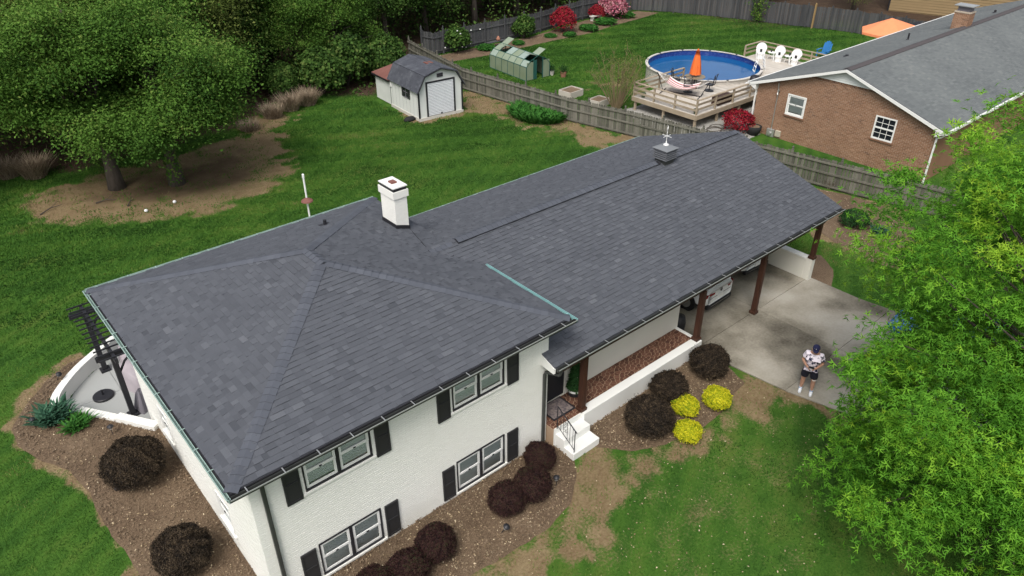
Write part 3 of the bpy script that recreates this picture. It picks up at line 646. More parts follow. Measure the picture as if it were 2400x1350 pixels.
# fascia, soffits, rake boards
f = MB(); f.box(.02, EW-.02, .02, .05, EZ-.2, EZ-.01); f.box(.02, .05, .05, ED-.05, EZ-.2, EZ-.01); f.box(EW-.05, EW-.02, .05, ED-.05, EZ-.2, EZ-.01); f.box(.05, EW-.05, ED-.05, ED-.02, EZ-.2, EZ-.01)
f.build('fascia', BLACK, house)
f = MB(); f.box(.05, EW-.05, .05, ED-.05, EZ-.165, EZ-.145); f.build('soffit', WHITE, house)
f = MB(); f.extrude([(xl-.02, WY0+.02, WZ0-.02), (xl-.02, .425, zf(.425)-.02), (xl-.02, .425, zf(.425)-.36), (xl-.02, WY0+.06, WZ0-.20), (xl-.02, WY0+.02, WZ0-.16)], (.035, 0, 0)); f.build('rake_board', WHITE, house)
f = MB(); f.extrude([(WX1-.05, y, zf(y)-d) for y, d in ((WY0+.02, .03), (WYR, .03), (WY1-.02, .03), (WY1-.02, .2), (WYR, .2), (WY0+.02, .2))], (.035, 0, 0)); f.build('rake_board', BLACK, house)
f = MB(); f.box(8.7, WX1-.05, .02, .05, WZ0-.2, WZ0-.015); f.build('fascia', BLACK, house)
f = MB(); f.box(8.7, WX1-.06, .06, WY1-.1, 2.78, 2.80); f.build('porch_ceiling', CREAM, house)
f = MB(); f.box(8.75, 22.4, .14, .34, 2.55, 2.78); f.build('porch_beam', WOODP, house)
# ---- walls with openings and brick courses
def wall(name, org, eu, L, z0, z1, ops, m, out, th=.2, parent=house):
    """ops: (u0,u1,za,zb); the wall's outer face passes through org"""
    org, eu, out = Vector(org), Vector(eu), Vector(out); w_ = MB()
    us = sorted({0, L, *[o[0] for o in ops], *[o[1] for o in ops]}); zs = sorted({z0, z1, *[o[2] for o in ops], *[o[3] for o in ops]})
    for i in range(len(us)-1):
        for j in range(len(zs)-1):
            um, zm = (us[i]+us[i+1])/2, (zs[j]+zs[j+1])/2
            if any(o[0] < um < o[1] and o[2] < zm < o[3] for o in ops): continue
            c = org+eu*um-out*(th/2)+V3(0, 0, zm); w_.obox(c, eu*((us[i+1]-us[i])/2), out*(th/2), V3(0, 0, (zs[j+1]-zs[j])/2), .35)
    return w_.build(name, m, parent)
def bricks(org, eu, L, z0, z1, ops, m, out, parent, seed=1, bl=.203, bh=.0574, jt=.0095, top=None, proud=(.003, .0055), name='brick_courses', tv=.2):
    org, eu, out = Vector(org), Vector(eu), Vector(out); rg = random.Random(seed); mb = MB(); row = 0; z = z0
    while z < z1-.01:
        za, zb = z, min(z+bh, z1); a, e = 0, L
        if top: a, e = top((za+zb)/2)
        iv = [(a, e)]
        for o in ops:
            if o[2] < zb and o[3] > za:
                nv = []
                for p, q in iv:
                    if o[1] <= p or o[0] >= q: nv.append((p, q)); continue
                    if o[0] > p: nv.append((p, o[0]))
                    if o[1] < q: nv.append((o[1], q))
                iv = nv
        off = (row % 2)*(bl+jt)/2
        for p, q in iv:
            k = floor((p-off)/(bl+jt))
            while True:
                u0 = max(p, off+k*(bl+jt)); u1 = min(q, off+k*(bl+jt)+bl); k += 1
                if u0 >= q: break
                if u1-u0 < .02: continue
                h = rg.uniform(*proud); A = org+eu*u0+V3(0, 0, za); B = org+eu*u1+V3(0, 0, za); u = V3(0, 0, zb-za); d = out*h
                mb.add([A, B, B+u, A+u, A+d, B+d, B+u+d, A+u+d], [(4, 5, 6, 7), (0, 1, 5, 4), (3, 7, 6, 2), (0, 4, 7, 3), (1, 2, 6, 5)], min(1, max(0, rg.gauss(.5, tv))))
        z += bh+jt; row += 1
    return mb.build(name, m, parent, kind='stuff')
X0, X1, Y0, Y1 = .44, 8.66, .43, 9.10
wins = [(1.60, 3.24, 2.95, 3.92), (5.50, 7.12, 2.95, 3.92), (1.62, 3.25, .17, 1.22), (5.52, 7.11, .17, 1.22)]
ops = [(a-X0, b-X0, c, d) for a, b, c, d in wins]
w1 = wall('front_wall', (X0, Y0, 0), (1, 0, 0), X1-X0, -.5, EZ-.16, ops, WBRICK, (0, -1, 0))
bricks((X0, Y0, 0), (1, 0, 0), X1-X0, -.3, EZ-.17, ops, WBRICK, (0, -1, 0), w1, 1)
lw = [(2.45, 3.25, .62, 1.52), (6.55, 7.3, .62, 1.52)]
lo = [(Y1-d_, Y1-c_, a_, b_) for c_, d_, a_, b_ in lw]
w2 = wall('left_wall', (X0, Y1, 0), (0, -1, 0), Y1-Y0-.2, -.6, EZ-.16, lo, WBRICK, (-1, 0, 0))
bricks((X0, Y1, 0), (0, -1, 0), Y1-Y0, -.6, EZ-.17, lo, WBRICK, (-1, 0, 0), w2, 2)
w3 = MB(); w3.box(X0+.2, X1, Y1-.2, Y1, -.6, EZ-.16); w3.build('back_wall', WBRICK, house)
w4 = MB(); w4.box(X1-.2, X1, Y0+.2, Y1-.2, -.2, EZ-.16); w4.build('right_wall', WBRICK, house)
# wing walls: porch wall with door and window strip, carport back and side
PW = 1.03
pops = [(.42, 1.32, .62, 2.65), (2.0, 4.9, 1.95, 2.55), (5.35, 5.75, 2.0, 2.5)]
w5 = wall('porch_wall', (X1, PW, 0), (1, 0, 0), 15.25-X1, -.2, 2.78, pops, CREAM, (0, -1, 0))
m_ = MB(); m_.box(X1+.44, X1+1.30, PW+.05, PW+.09, .66, 2.63); m_.build('front_door', BLACK, house)
m_ = MB(); m_.box(X1+2.02, X1+4.88, PW+.05, PW+.08, 1.96, 2.54); m_.build('window', DGLASS, house)
m_ = MB(); m_.box(X1+5.37, X1+5.73, PW+.02, PW+.05, 2.0, 2.5); m_.build('house_number_panel', BLACK, house)
m_ = MB(); m_.box(15.05, 15.25, PW+.2, 9.2, -.2, 2.78); m_.build('carport_side_wall', CREAM, house)
m_ = MB(); m_.box(X1, 22.35, 9.2, 9.4, -.2, 2.9); m_.build('back_wall', CREAM, house)
m_ = MB(); m_.extrude([(22.2, .9, 2.80), (22.2, 9.3, 2.80), (22.2, 9.3, 3.0), (22.2, WYR, 4.5), (22.2, .9, 3.2)], (.12, 0, 0)); m_.build('gable_panel', BLACK, house)
m_ = MB(); m_.box(22.12, 22.36, .42, 5.6, 0, 1.0); lwl = m_.build('carport_low_wall', CREAM, house); m_ = MB(); m_.box(22.09, 22.39, .40, 5.62, 1.002, 1.05); m_.build('wall_cap', WHITE, lwl)
# ---- windows
sash_cache = {}
def dhung(parent, org, eu, out, w, h, dark=False):
    """one double hung unit filling w x h, org = lower left on the wall face"""
    org, eu, out = Vector(org), Vector(eu), Vector(out); u = V3(0, 0, 1)
    def fr(a, b, c, d, t, dep, o): # frame
        m = MB()
        for (p, q, r, s) in ((a, b, c, c+t), (a, b, d-t, d), (a, a+t, c+t, d-t), (b-t, b, c+t, d-t)):
            m.obox(org+eu*((p+q)/2)+u*((r+s)/2)+out*o, eu*((q-p)/2), out*dep, u*((s-r)/2))
        return m
    mid = h*.52
    for (c, d, o) in ((0, mid+.02, -.03), (mid-.02, h, -.012)):
        s = fr(.012, w-.012, c+.008, d-.008, .058, .016, o).build('sash', WHITE, parent)
        g = MB(); q = org+eu*(w/2)+u*((c+d)/2)+out*(o-.004); ea, ub_ = eu*(w/2-.06), u*((d-c)/2-.06); g.add([q-ea-ub_, q+ea-ub_, q+ea+ub_, q-ea+ub_], [(0, 1, 2, 3)]); g.build('pane', GLASS, parent)
    bl = MB()
    k = int(h*.93/.05)
    for i in range(k): bl.obox(org+eu*(w/2)+u*(h-.03-i*.05)+out*-.06, eu*(w/2-.03), out*.012+u*-.008, u*.018+out*.006, .3+.4*(i % 2))
    bl.build('blind', BLIND, parent)
    bk = MB(); bk.obox(org+eu*(w/2)+u*(h/2)-out*.15, eu*(w/2), out*.01, u*(h/2), .4); bk.build('interior', ROOM, parent)
    lt = MB(); lt.obox(org+eu*(w/2)+u*(mid+.01)+out*.012, eu*.03, out*.012, u*.012); lt.build('latch', BLACK, parent)
for (a, b, c, d) in wins:
    fm = MB(); o = .022
    for (p, q, r, s) in ((a-.005, b+.005, c-.005, c+.035), (a-.005, b+.005, d-.035, d+.005), (a-.005, a+.028, c+.035, d-.035), (b-.028, b+.005, c+.035, d-.035), ((a+b)/2-.032, (a+b)/2+.032, c+.035, d-.035)):
        fm.box(p, q, Y0-o, Y0+.06, r, s)
    wn = fm.build('window', BLACK, house)
    mid = (a+b)/2
    for x in (a+.028, mid+.032): dhung(wn, (x, Y0, c+.035), (1, 0, 0), (0, -1, 0), mid-.032-(a+.028), d-c-.07)
    sl = MB(); sl.box(a-.08, b+.08, Y0-.05, Y0+.01, c-.075, c-.012); sl.build('sill', WBRICK, wn, bevel=.008)
for (c_, d_, a_, b_) in lw:
    fm = MB()
    for (p, q, r, s) in ((c_, d_, a_, a_+.05), (c_, d_, b_-.05, b_), (c_, c_+.05, a_+.05, b_-.05), (d_-.05, d_, a_+.05, b_-.05)): fm.box(X0-.02, X0+.06, p, q, r, s)
    wn = fm.build('window', WHITE, house); dhung(wn, (X0, d_-.05, a_+.05), (0, -1, 0), (-1, 0, 0), d_-c_-.1, b_-a_-.1)
    sl = MB(); sl.box(X0-.06, X0+.01, c_-.06, d_+.06, a_-.07, a_-.01); sl.build('sill', WBRICK, wn, bevel=.008)
# ---- shutters
for (a, b, c, d) in wins:
    for x in (a-.46, b+.10):
        z0_, z1_ = (c-.11, d+.0) if c > 2 else (c-.03, d-.02)
        m = MB(); m.box(x, x+.37, Y0-.035, Y0-.012, z0_, z1_); s = m.build('shutter', SHUT, house)
        t = MB(); zm = (z0_+z1_)/2
        for (p, q, r, v) in ((x, x+.045, z0_, z1_), (x+.325, x+.37, z0_, z1_), (x+.045, x+.325, z0_, z0_+.06), (x+.045, x+.325, z1_-.06, z1_), (x+.045, x+.325, zm-.03, zm+.03)): t.box(p, q, Y0-.052, Y0-.0345, r, v)
        t.build('shutter_frame', SHUT, s, bevel=.004)
# ---- downspouts
def spout(path, lab):
    m = MB()
    for p, q in zip(path[:-1], path[1:]): m.beam(p, q, .085, .075, up=(0, 1, 0) if abs(Vector(q).z-Vector(p).z) > .3 else (0, 0, 1))
    m.build('downspout', DKMETAL, house, bevel=.012, label=lab)
spout([(.75, .02, EZ-.08), (.72, .34, EZ-.33), (.72, .375, EZ-.37), (.72, .375, .03), (.72, .2, 0)], 'black downspout near the left front corner')
spout([(8.62, -.14, WZ0-.1), (8.60, -.1, WZ0-.3), (8.52, .34, WZ0-.42), (8.50, .37, WZ0-.5), (8.50, .37, .05)], 'dark downspout at the front porch corner')
spout([(22.5, -.1, WZ0-.1), (22.45, .2, WZ0-.35), (22.46, .34, 2.6), (22.46, .34, .15)], 'dark downspout on the carport end post')
# ---- chimney
ch = MB(); cx0, cx1, cy0, cy1 = 8.05, 8.49, 6.53, 7.28
ch.box(cx0, cx1, cy0, cy1, 4.3, 5.62); chim = ch.build('chimney', WBRICK, house)
m = MB(); m.box(cx0-.045, cx1+.045, cy0-.045, cy1+.045, 5.62, 5.84); m.build('corbel', WBRICK, chim)
for org, eu, L, out, s in (((cx0, cy1, 0), (0, -1, 0), cy1-cy0, (-1, 0, 0), 4), ((cx0, cy0, 0), (1, 0, 0), cx1-cx0, (0, -1, 0), 5)):
    bricks(org, eu, L, 4.55, 5.61, [], WBRICK, out, chim, s)
m = MB(); m.box(cx0-.01, cx1+.01, cy0-.01, cy1+.01, 5.842, 5.94); m.build('dark_band', BLACK, chim)
m = MB(); m.box(cx0-.03, cx1+.03, cy0-.03, cy1+.03, 5.942, 5.975); m.build('chimney_cap', WHITE, chim)
m = MB(); m.box(cx0+.13, cx1-.13, cy0+.27, cy1-.27, 5.976, 6.02); m.build('flue', RUST, chim)
m = MB(); zz_ = lambda x: EZ + SS*(EW-x)
m.extrude([(cx0-.022, cy0-.022, zz_(cx0)+.02), (cx1+.022, cy0-.022, zz_(cx1)+.02), (cx1+.022, cy0-.022, zz_(cx1)+.13), (cx0-.022, cy0-.022, zz_(cx0)+.15)], (0, .016, 0)); m.box(cx0-.022, cx0-.006, cy0-.006, cy1+.02, zz_(cx0)+.02, zz_(cx0)+.15); m.build('flashing', BLACK, chim)
# ---- cupola and weather vane
cu = Vector((18.33, 4.68, 0)); h = .29
m = MB(); m.box(cu.x-.24, cu.x+.24, cu.y-.24, cu.y+.24, 4.35, 4.86); cup = m.build('cupola', DKMETAL, house)
for i in range(5):
    s = MB(); z = 4.80+i*.075; s.lathe([((h+.03)*1.414, 0), ((h+.03)*1.414, .018), (h*1.33, .05), (h*1.33, .075)], (0, 0, 0), 4)
    a = s.v; s.v = [((x*cos(pi/4)-y*sin(pi/4))+cu.x, (x*sin(pi/4)+y*cos(pi/4))+cu.y, zz2+z) for x, y, zz2 in a]; s.build('louvre', MATS['louvre_grey'] if 'louvre_grey' in MATS else mat('louvre_grey', (.10, .105, .115), rough=.5), cup)
m = MB(); q = .35; m.add([(cu.x-q, cu.y-q, 5.17), (cu.x+q, cu.y-q, 5.17), (cu.x+q, cu.y+q, 5.17), (cu.x-q, cu.y+q, 5.17), (cu.x, cu.y, 5.30)], [(0, 1, 4), (1, 2, 4), (2, 3, 4), (3, 0, 4), (3, 2, 1, 0)]); m.build('cupola_roof', mat('cupola_metal', (.17, .18, .19), rough=.5), cup)
wv = MB(); c = (cu.x, cu.y, 5.27); wv.lathe([(.10, 0), (.09, .03), (.03, .05), (.02, .12), (.011, .16)], c, 10); wv.tube([(c[0], c[1], 5.4), (c[0], c[1], 5.93)], .011, 6); van = wv.build('weather_vane', PLASTW, house)
m = MB()
for d in ((1, 0, 0), (0, 1, 0)):
    d = Vector(d); m.tube([Vector(c)+V3(0, 0, .33)-d*.2, Vector(c)+V3(0, 0, .33)+d*.2], .010, 6)
    for s in (-1, 1): p = Vector(c)+V3(0, 0, .33)+d*.22*s; m.beam(p-V3(0, 0, .035), p+V3(0, 0, .035), .035, .012)
m.build('direction_arms', PLASTW, van)
d = Vector((.75, .55, 0)).normalized(); p = Vector(c)+V3(0, 0, .52); m = MB(); m.tube([p-d*.26, p+d*.24], .010, 6); m.extrude([p+d*.34, p+d*.22+V3(0, 0, .05), p+d*.22-V3(0, 0, .05)], d.cross(V3(0, 0, 1))*.012); m.extrude([p-d*.30+V3(0, 0, .06), p-d*.2, p-d*.30-V3(0, 0, .06)], d.cross(V3(0, 0, 1))*.012)
m.build('arrow', PLASTW, van)
m = MB(); q = [(-.13, .10), (-.06, .02), (.04, .02), (.08, .08), (.11, .15), (.07, .17), (.03, .10), (-.04, .10), (-.09, .17)]; m.extrude([p+d*a+V3(0, 0, b) for a, b in q], d.cross(V3(0, 0, 1))*.014); m.build('rooster', PLASTW, van)
# ---- porch: floor, flagstones, curb, posts, steps, railing
m = MB(); m.box(X1, 15.12, .30, PW, -.1, .645); m.box(X1, 9.75, .13, .30, -.1, .645); pf = m.build('porch_floor', MORTAR, house)
rs = random.Random(11); pts = []
for i in range(9000):
    x, y = rs.uniform(X1, 15.1), rs.uniform(.16, PW)
    if all((x-a)**2+(y-b)**2 > .105**2 for a, b in pts[-2600:]): pts.append((x, y))
arr = np.array(pts); cells = []
for i, (x, y) in enumerate(pts):
    poly = clip_rect([(x-.3, y-.3), (x+.3, y-.3), (x+.3, y+.3), (x-.3, y+.3)], X1+.01, 15.1, .15 if x < 9.72 else .31, PW-.01)
    dd = ((arr-(x, y))**2).sum(1)
    for j in np.argsort(dd)[1:14]:
        bx, by = arr[j]; mx, my = (x+bx)/2, (y+by)/2; nx_, ny_ = bx-x, by-y; L_ = sqrt(nx_*nx_+ny_*ny_); nx_ /= L_; ny_ /= L_; q = []
        for k in range(len(poly)):
            a, b = poly[k-1], poly[k]; da = (a[0]-mx)*nx_+(a[1]-my)*ny_+.010; db = (b[0]-mx)*nx_+(b[1]-my)*ny_+.010
            if db <= 0:
                if da > 0: s = da/(da-db); q.append((a[0]+(b[0]-a[0])*s, a[1]+(b[1]-a[1])*s))
                q.append(b)
            elif da <= 0: s = da/(da-db); q.append((a[0]+(b[0]-a[0])*s, a[1]+(b[1]-a[1])*s))
        poly = q
        if len(poly) < 3: break
    if len(poly) > 2: cells.append((x, y, poly))
cells.sort(key=lambda c: (c[0]-CAMP.x)**2+(c[1]-CAMP.y)**2)
rest = MB()
for i, (x, y, poly) in enumerate(cells):
    t = min(1, max(0, rs.gauss(.5, .25))); z1_ = .655+rs.uniform(0, .006)
    if i < 300: MB().prism(poly, .64, z1_, t, bottom=False).build('flagstone', STONE, pf)
    else: rest.prism(poly, .64, z1_, t, bottom=False)
if rest.v: rest.build('flagstones_beyond', STONE, pf, kind='stuff')
m = MB(); m.box(9.76, 15.25, 0.0, .297, -.1, .665); m.box(15.125, 15.25, .3, PW, -.1, .665); m.build('porch_curb', WHITE, house, bevel=.01)
def post(x, y, z0, z1):
    m = MB(); m.box(x-.085, x+.085, y-.085, y+.085, z0, z1); o = m.build('porch_post', WOODP, house, bevel=.01)
    m = MB(); m.box(x-.12, x+.12, y-.12, y+.12, z0, z0+.11); m.build('post_base', WOODP, o, bevel=.012)
    m = MB()
    for dx, dy in ((0, -.09), (-.09, 0)): m.box(x+dx-(.05 if dx == 0 else .005), x+dx+(.05 if dx == 0 else .005), y+dy-(.05 if dy == 0 else .005), y+dy+(.05 if dy == 0 else .005), z0+.2, z1-.25)
    m.build('post_panel', WOODP, o)
post(9.84, .20, .666, 2.56); post(15.14, .17, .666, 2.56); post(18.63, .22, .16, 2.56); post(22.24, .24, 1.05, 2.56)
m = MB(); m.box(22.13, 22.35, .15, .418, 0, 1.045); m.build('post_pier', CREAM, house)
m = MB(); m.box(X1+.02, 9.755, .10, .127, -.1, .655); m.build('porch_riser', WHITE, house)
st = MB(); st.box(8.72, 9.75, -.27, .098, -.1, .47); s1_ = st.build('porch_step', WHITE, house, bevel=.012)
st = MB(); st.box(8.70, 9.74, -.66, -.272, -.15, .24); st.build('porch_step', WHITE, house, bevel=.012)
rl = MB(); A, B = V3(8.78, .1, 1.45), V3(8.78, -.62, 1.02); rl.tube([A, B, B+V3(0, -.05, -.03)], .018, 6); rl.tube([B+V3(0, 0.02, 0), (8.78, -.6, .24)], .014, 6); rl.tube([A, (8.78, .1, .64)], .014, 6); rl.tube([(8.78, .1, .76), (8.78, -.6, .33)], .010, 6); ra = rl.build('stair_railing', BLACK, house)
for t_ in (.2, .34, .56, .7, .86):
    p = A.lerp(B, t_); m = MB(); m.tube([p, p-V3(0, 0, .68)], .007, 5); m.build('baluster', BLACK, ra)
m = MB(); p = A.lerp(B, .45)-V3(0, 0, .34)
for k in range(6):
    a0 = k*1.05; cpt = p + V3(0, .05*cos(a0), .16*sin(a0)); m.tube([cpt+V3(0, .045*cos(q), .045*sin(q)) for q in np.linspace(0, 5.2, 9)], .006, 4)
m.build('scroll_panel', BLACK, ra)
# ------------------------------------------------------------------ garden shed (built round its own front-left corner, then turned)
shed = thing('garden_shed', 'white garden shed with black gambrel roof and a roller door', 'shed')
sw, sl_, sh = 3.0, 3.5, 1.88
m = MB(); m.box(-.04, sw+.04, -.04, sl_, -.1, .17); m.build('foundation', BLOCK, shed)
gam = [(0, .17), (sw, .17), (sw, sh), (sw-.42, 2.60), (sw/2, 2.92), (.42, 2.60), (0, sh)]
m = MB(); m.extrude([(x, .02, z) for x, z in gam], (0, sl_-.02, 0), .5); body = m.build('wall', SHEDW, shed)
for i in range(8):
    m = MB(); y = .25+i*.43; m.box(-.004, .0, y, y+.008, .2, sh-.02, .1); m.build('siding_groove', GREYC, body) if i < 8 else None
rp = [(-.13, sh-.17), (.40, 2.62), (sw/2, 2.95), (sw-.40, 2.62), (sw+.13, sh-.17)]
SHEDP = [SHEDROOF]
r_ = MB()
for (a, b) in zip(rp[:-1], rp[1:]):
    d = Vector((b[0]-a[0], 0, b[1]-a[1])); n = Vector((-d.z, 0, d.x)).normalized()
    q = [Vector((a[0], -.14, a[1])), Vector((b[0], -.14, b[1]))]
    r_.extrude([q[0], q[1], q[1]+n*.04, q[0]+n*.04], (0, sl_+.22, 0), .55)
ro = r_.build('roof', SHEDROOF, shed)
courses = MB()
for (a, b) in zip(rp[:-1], rp[1:]):
    A_, B_ = (a, b) if a[1] < b[1] else (b, a)
    sgn = 1 if A_ is a else -1
    eu = (0, -1, 0) if sgn > 0 else (0, 1, 0); ev = Vector((B_[0]-A_[0], 0, B_[1]-A_[1])); L = ev.length
    nn = Vector(eu).cross(ev.normalized())
    plane_shingles(courses, Vector((A_[0], (sl_+.08) if sgn > 0 else -.14, A_[1]))+nn*.041, eu, ev, [(0, 0), (sl_+.22, 0), (sl_+.22, L), (0, L)], expo=.14, seed=31+int(a[0]*10), hb=(.006, .010))
courses.build('shingle_courses', SHEDROOF, ro, kind='stuff')
m = MB(); m.box(sw/2-.22, sw/2+.22, 1.05, 1.5, 2.955, 2.985); m.build('roof_patch', RUST, ro)
tr = MB()
for x in (0, sw): tr.box(x-.045, x+.045, -.02, .02, .17, sh); tr.box(x-.02 if x == 0 else x, x if x == 0 else x+.02, -.02, .10, .17, sh)
tr.build('corner_trim', BLACK, shed)
m = MB()
for a, b in zip(rp[:-1], rp[1:]): m.beam((a[0], -.15, a[1]-.03), (b[0], -.15, b[1]-.03), .02, .11, up=(0, 1, 0))
m.build('rake_trim', BLACK, shed)
dx0, dx1, dz1 = .60, 2.40, 2.16
m = MB(); m.box(dx0-.09, dx0, -.04, .02, .19, dz1+.09); m.box(dx1, dx1+.09, -.04, .02, .19, dz1+.09); m.box(dx0, dx1, -.04, .02, dz1, dz1+.09)
fr = m.build('door_frame', BLACK, shed)
dr = MB(); dr.box(dx0, dx1, .0, .015, .19, dz1); door = dr.build('roller_door', GREYC, shed)
pr = [(0, .004), (-.028, .03), (-.028, .062), (0, .086)]
smesh = MB().extrude([(dx0+.01, y, z) for y, z in pr], (dx1-dx0-.02, 0, 0)).mesh('door_slat', SLATM)
for i in range(22): inst('door_slat', smesh, door, (0, -.002, .20+i*.089))
m = MB(); m.box(1.45, 1.55, -.05, -.03, .22, .30); m.build('handle', BLACK, door)
m = MB(); m.box(sw/2-.2, sw/2+.2, -.03, .02, 2.42, 2.64); vv = m.build('gable_vent', GREYC, shed)
for i in range(3):
    for k in range(2): m = MB(); m.box(sw/2-.18+i*.125, sw/2-.075+i*.125, -.042, -.031, 2.44+k*.10, 2.52+k*.10); m.build('vent_slot', BLACK, vv)
m = MB(); m.box(-.03, .0, 1.25, 1.75, 1.12, 1.72); wn = m.build('window', DGLASS, shed)
for (a, b, c, d) in ((1.25, 1.75, 1.40, 1.44), (1.25, 1.75, 1.70, 1.74), (1.48, 1.52, 1.12, 1.70), (1.25, 1.75, 1.08, 1.12)): m = MB(); m.box(-.05, -.031, a, b, c, d); m.build('muntin', GREYC, wn)
for y in (1.03, 1.75): m = MB(); m.box(-.045, .0, y, y+.22, 1.08, 1.76); m.build('shutter', SHUT, shed)
m = MB(); m.add([(.06, sl_, .05), (2.4, sl_, .05), (2.4, sl_+2.1, .05), (.06, sl_+2.1, .05), (.06, sl_, 1.62), (2.4, sl_, 2.05), (2.4, sl_+2.1, 2.05), (.06, sl_+2.1, 1.62)], [(0, 1, 5, 4), (1, 2, 6, 5), (2, 3, 7, 6), (3, 0, 4, 7), (4, 5, 6, 7)], .35)
ln = m.build('lean_to', SHEDW, shed)
m = MB(); m.extrude([(-.12, sl_-.06, 1.62), (2.45, sl_-.06, 2.09), (2.45, sl_-.06, 2.13), (-.12, sl_-.06, 1.66)], (0, 2.3, 0)); m.build('lean_to_roof', RUST, ln)
m = MB(); m.box(-.14, -.10, sl_-.08, sl_+2.26, 1.54, 1.64); m.build('fascia', BLACK, ln)
m = MB(); m.box(.0, .06, sl_-.01, sl_+.05, .1, 1.6); m.build('corner_trim', BLACK, ln)
m = MB(); m.box(-.06, .0, sl_-.22, sl_-.06, 1.28, 1.58); m.build('electric_box', WHITE, shed)
shed.location = (21.33, 25.0, 0); shed.rotation_euler = (0, 0, radians(-4.6))
m = MB(); m.lathe([(.0, .0), (.32, .02), (.34, .10), (.22, .22), (.0, .26)], (20.95, 25.55, 0), 14, sx=1.2, sy=.7); tag(m.build('splash_block', RUBBER, None, True), 'black moulded drain block lying against the shed foundation', 'drain block')

# ------------------------------------------------------------------ fences
def fence(name, label, pts, m, h=1.5, pw=.14, gap=.012, rails=(.16, .78, 1.28), side=1, postgap=2.4, rail_out=True, finial=True, posth=None, seed=1, scallop=False, pm=None, post_front=False):
    rg = random.Random(seed); f = thing(name, label, 'fence', (pts[0][0], pts[0][1], 0)); pm = pm or m
    P = [Vector((x, y, 0)) for x, y in pts]
    pk = []
    for k in range(6):
        q = MB(); w = pw/2*rg.uniform(.93, 1.0); hh = h*rg.uniform(.97, 1.02); c = .035
        q.extrude([(-w, 0, .04), (w, 0, .04), (w, 0, hh-c), (w-c, 0, hh), (-w+c, 0, hh), (-w, 0, hh-c)], (0, .018, 0), .12+.15*k); pk.append(q.mesh('picket', m))
    tot = 0; nextpost = 0.
    for i in range(len(P)-1):
        a, b = P[i], P[i+1]; d = b-a; L = d.length; d.normalize(); s = Vector((-d.y, d.x, 0))*side; ang = math.atan2(d.y, d.x)
        n = int(round(L/(pw+gap))); st = L/n
        for j in range(n):
            p = a + d*((j+.5)*st) - f.location; t = (tot+(j+.5)*st) % postgap/postgap
            z = (.06*(abs(t-.5)*2)**2 if scallop else 0) + rg.uniform(-.012, .012)
            inst('picket', pk[rg.randrange(6)], f, p + s*.03 + Vector((0, 0, z)), (rg.uniform(-.012, .012), rg.uniform(-.01, .01), ang + (0 if side > 0 else pi)))
        for rz_ in rails:
            q = MB(); q.beam(a + Vector((0, 0, rz_)) - s*.012, b + Vector((0, 0, rz_)) - s*.012, .04, .09, t=rg.uniform(.5, .9)); q.build('rail', m, f)
        while nextpost <= tot+L+1e-6:
            p = a + d*(nextpost-tot) + s*(-.05 if post_front else .10); ph = (posth or h)*rg.uniform(.99, 1.03); q = MB(); q.box(p.x-.05, p.x+.05, p.y-.05, p.y+.05, -.1, ph, rg.uniform(.2, .6))
            o = q.build('post', pm if isinstance(pm, bpy.types.Material) else m, f)
            if finial:
                q = MB(); q.lathe([(.05, 0), (.065, .03), (.035, .06), (.06, .12), (.0, .20)], (p.x, p.y, ph), 6, t=.3); q.build('finial', m, o)
            nextpost += postgap
        tot += L
    return f
NEARF = [(28.6, 37.0), (27.9, 33.0), (27.05, 28.25), (27.5, 23.85), (28.0, 19.3), (28.95, 15.1), (29.95, 9.0), (31.0, 2.97), (31.3, 1.5), (32.0, -3.0)]
fence('picket_fence', 'weathered grey picket fence running from the wood past the shed to the brick house', NEARF, FENCEM, h=1.47, side=1, seed=4)
fence('board_fence', 'dark weathered board fence along the woods behind the greenhouse and flower bed', [(30.3, 37.6), (30.55, 36.5), (34.5, 36.55), (40.5, 36.5), (47.6, 37.7), (54.0, 37.6)], FENCED, h=1.68, postgap=2.05, rails=(.3, 1.3), side=1, finial=True, posth=1.86, scallop=True, seed=5, post_front=True)
fence('board_fence', 'dark board fence at the far end of the lawn behind the pool', [(54.2, 37.5), (56.15, 34.9), (57.6, 31.5), (58.9, 28.1), (60.0, 24.3), (60.65, 22.5), (61.5, 20.0), (61.8, 17.0), (62.2, 9)], FENCED, h=1.8, postgap=1.98, rails=(.3, 1.4), side=-1, finial=False, posth=2.0, scallop=True, seed=6, post_front=False)
q = MB(); q.box(60.45, 60.57, 22.4, 22.52, -.1, 1.98); q.lathe([(.06, 0), (.08, .04), (0, .14)], (60.51, 22.46, 1.98), 8); tag(q.build('replacement_post', FENCEN), 'pale yellow new wooden post in the dark fence behind the pool', 'fence post')

# ------------------------------------------------------------------ brick house next door
bh = thing('brick_house', 'red brick ranch house with a weathered grey gable roof next to the fence', 'house', (35.0, 1.55, 0))
BX, BY0, BY1, BE, BRY, BRZ = 35.0, 1.55, 11.35, 2.78, 6.45, 4.6
BS = (BRZ-BE)/(BRY-1.11); GB = 3.62
bz = lambda y: BRZ - BS*abs(y-BRY)
wins2 = [(8.36, 9.46, 1.46, 2.60), (3.47, 4.55, 1.50, 2.68)]
o2 = [(BY1-b, BY1-a, c, d) for a, b, c, d in wins2]
bw = wall('wall', (BX, BY1, 0), (0, -1, 0), BY1-BY0, -.3, 2.75, o2, RMORT, (-1, 0, 0), parent=bh)
m = MB(); m.extrude([(BX, BY0, 2.75), (BX, BY1, 2.75), (BX, BRY+2.2, bz(BRY+2.2)-.12), (BX, BRY, bz(BRY)-.12), (BX, BRY-2.2, bz(BRY-2.2)-.12)], (.2, 0, 0)); m.build('gable_wall', RMORT, bh)
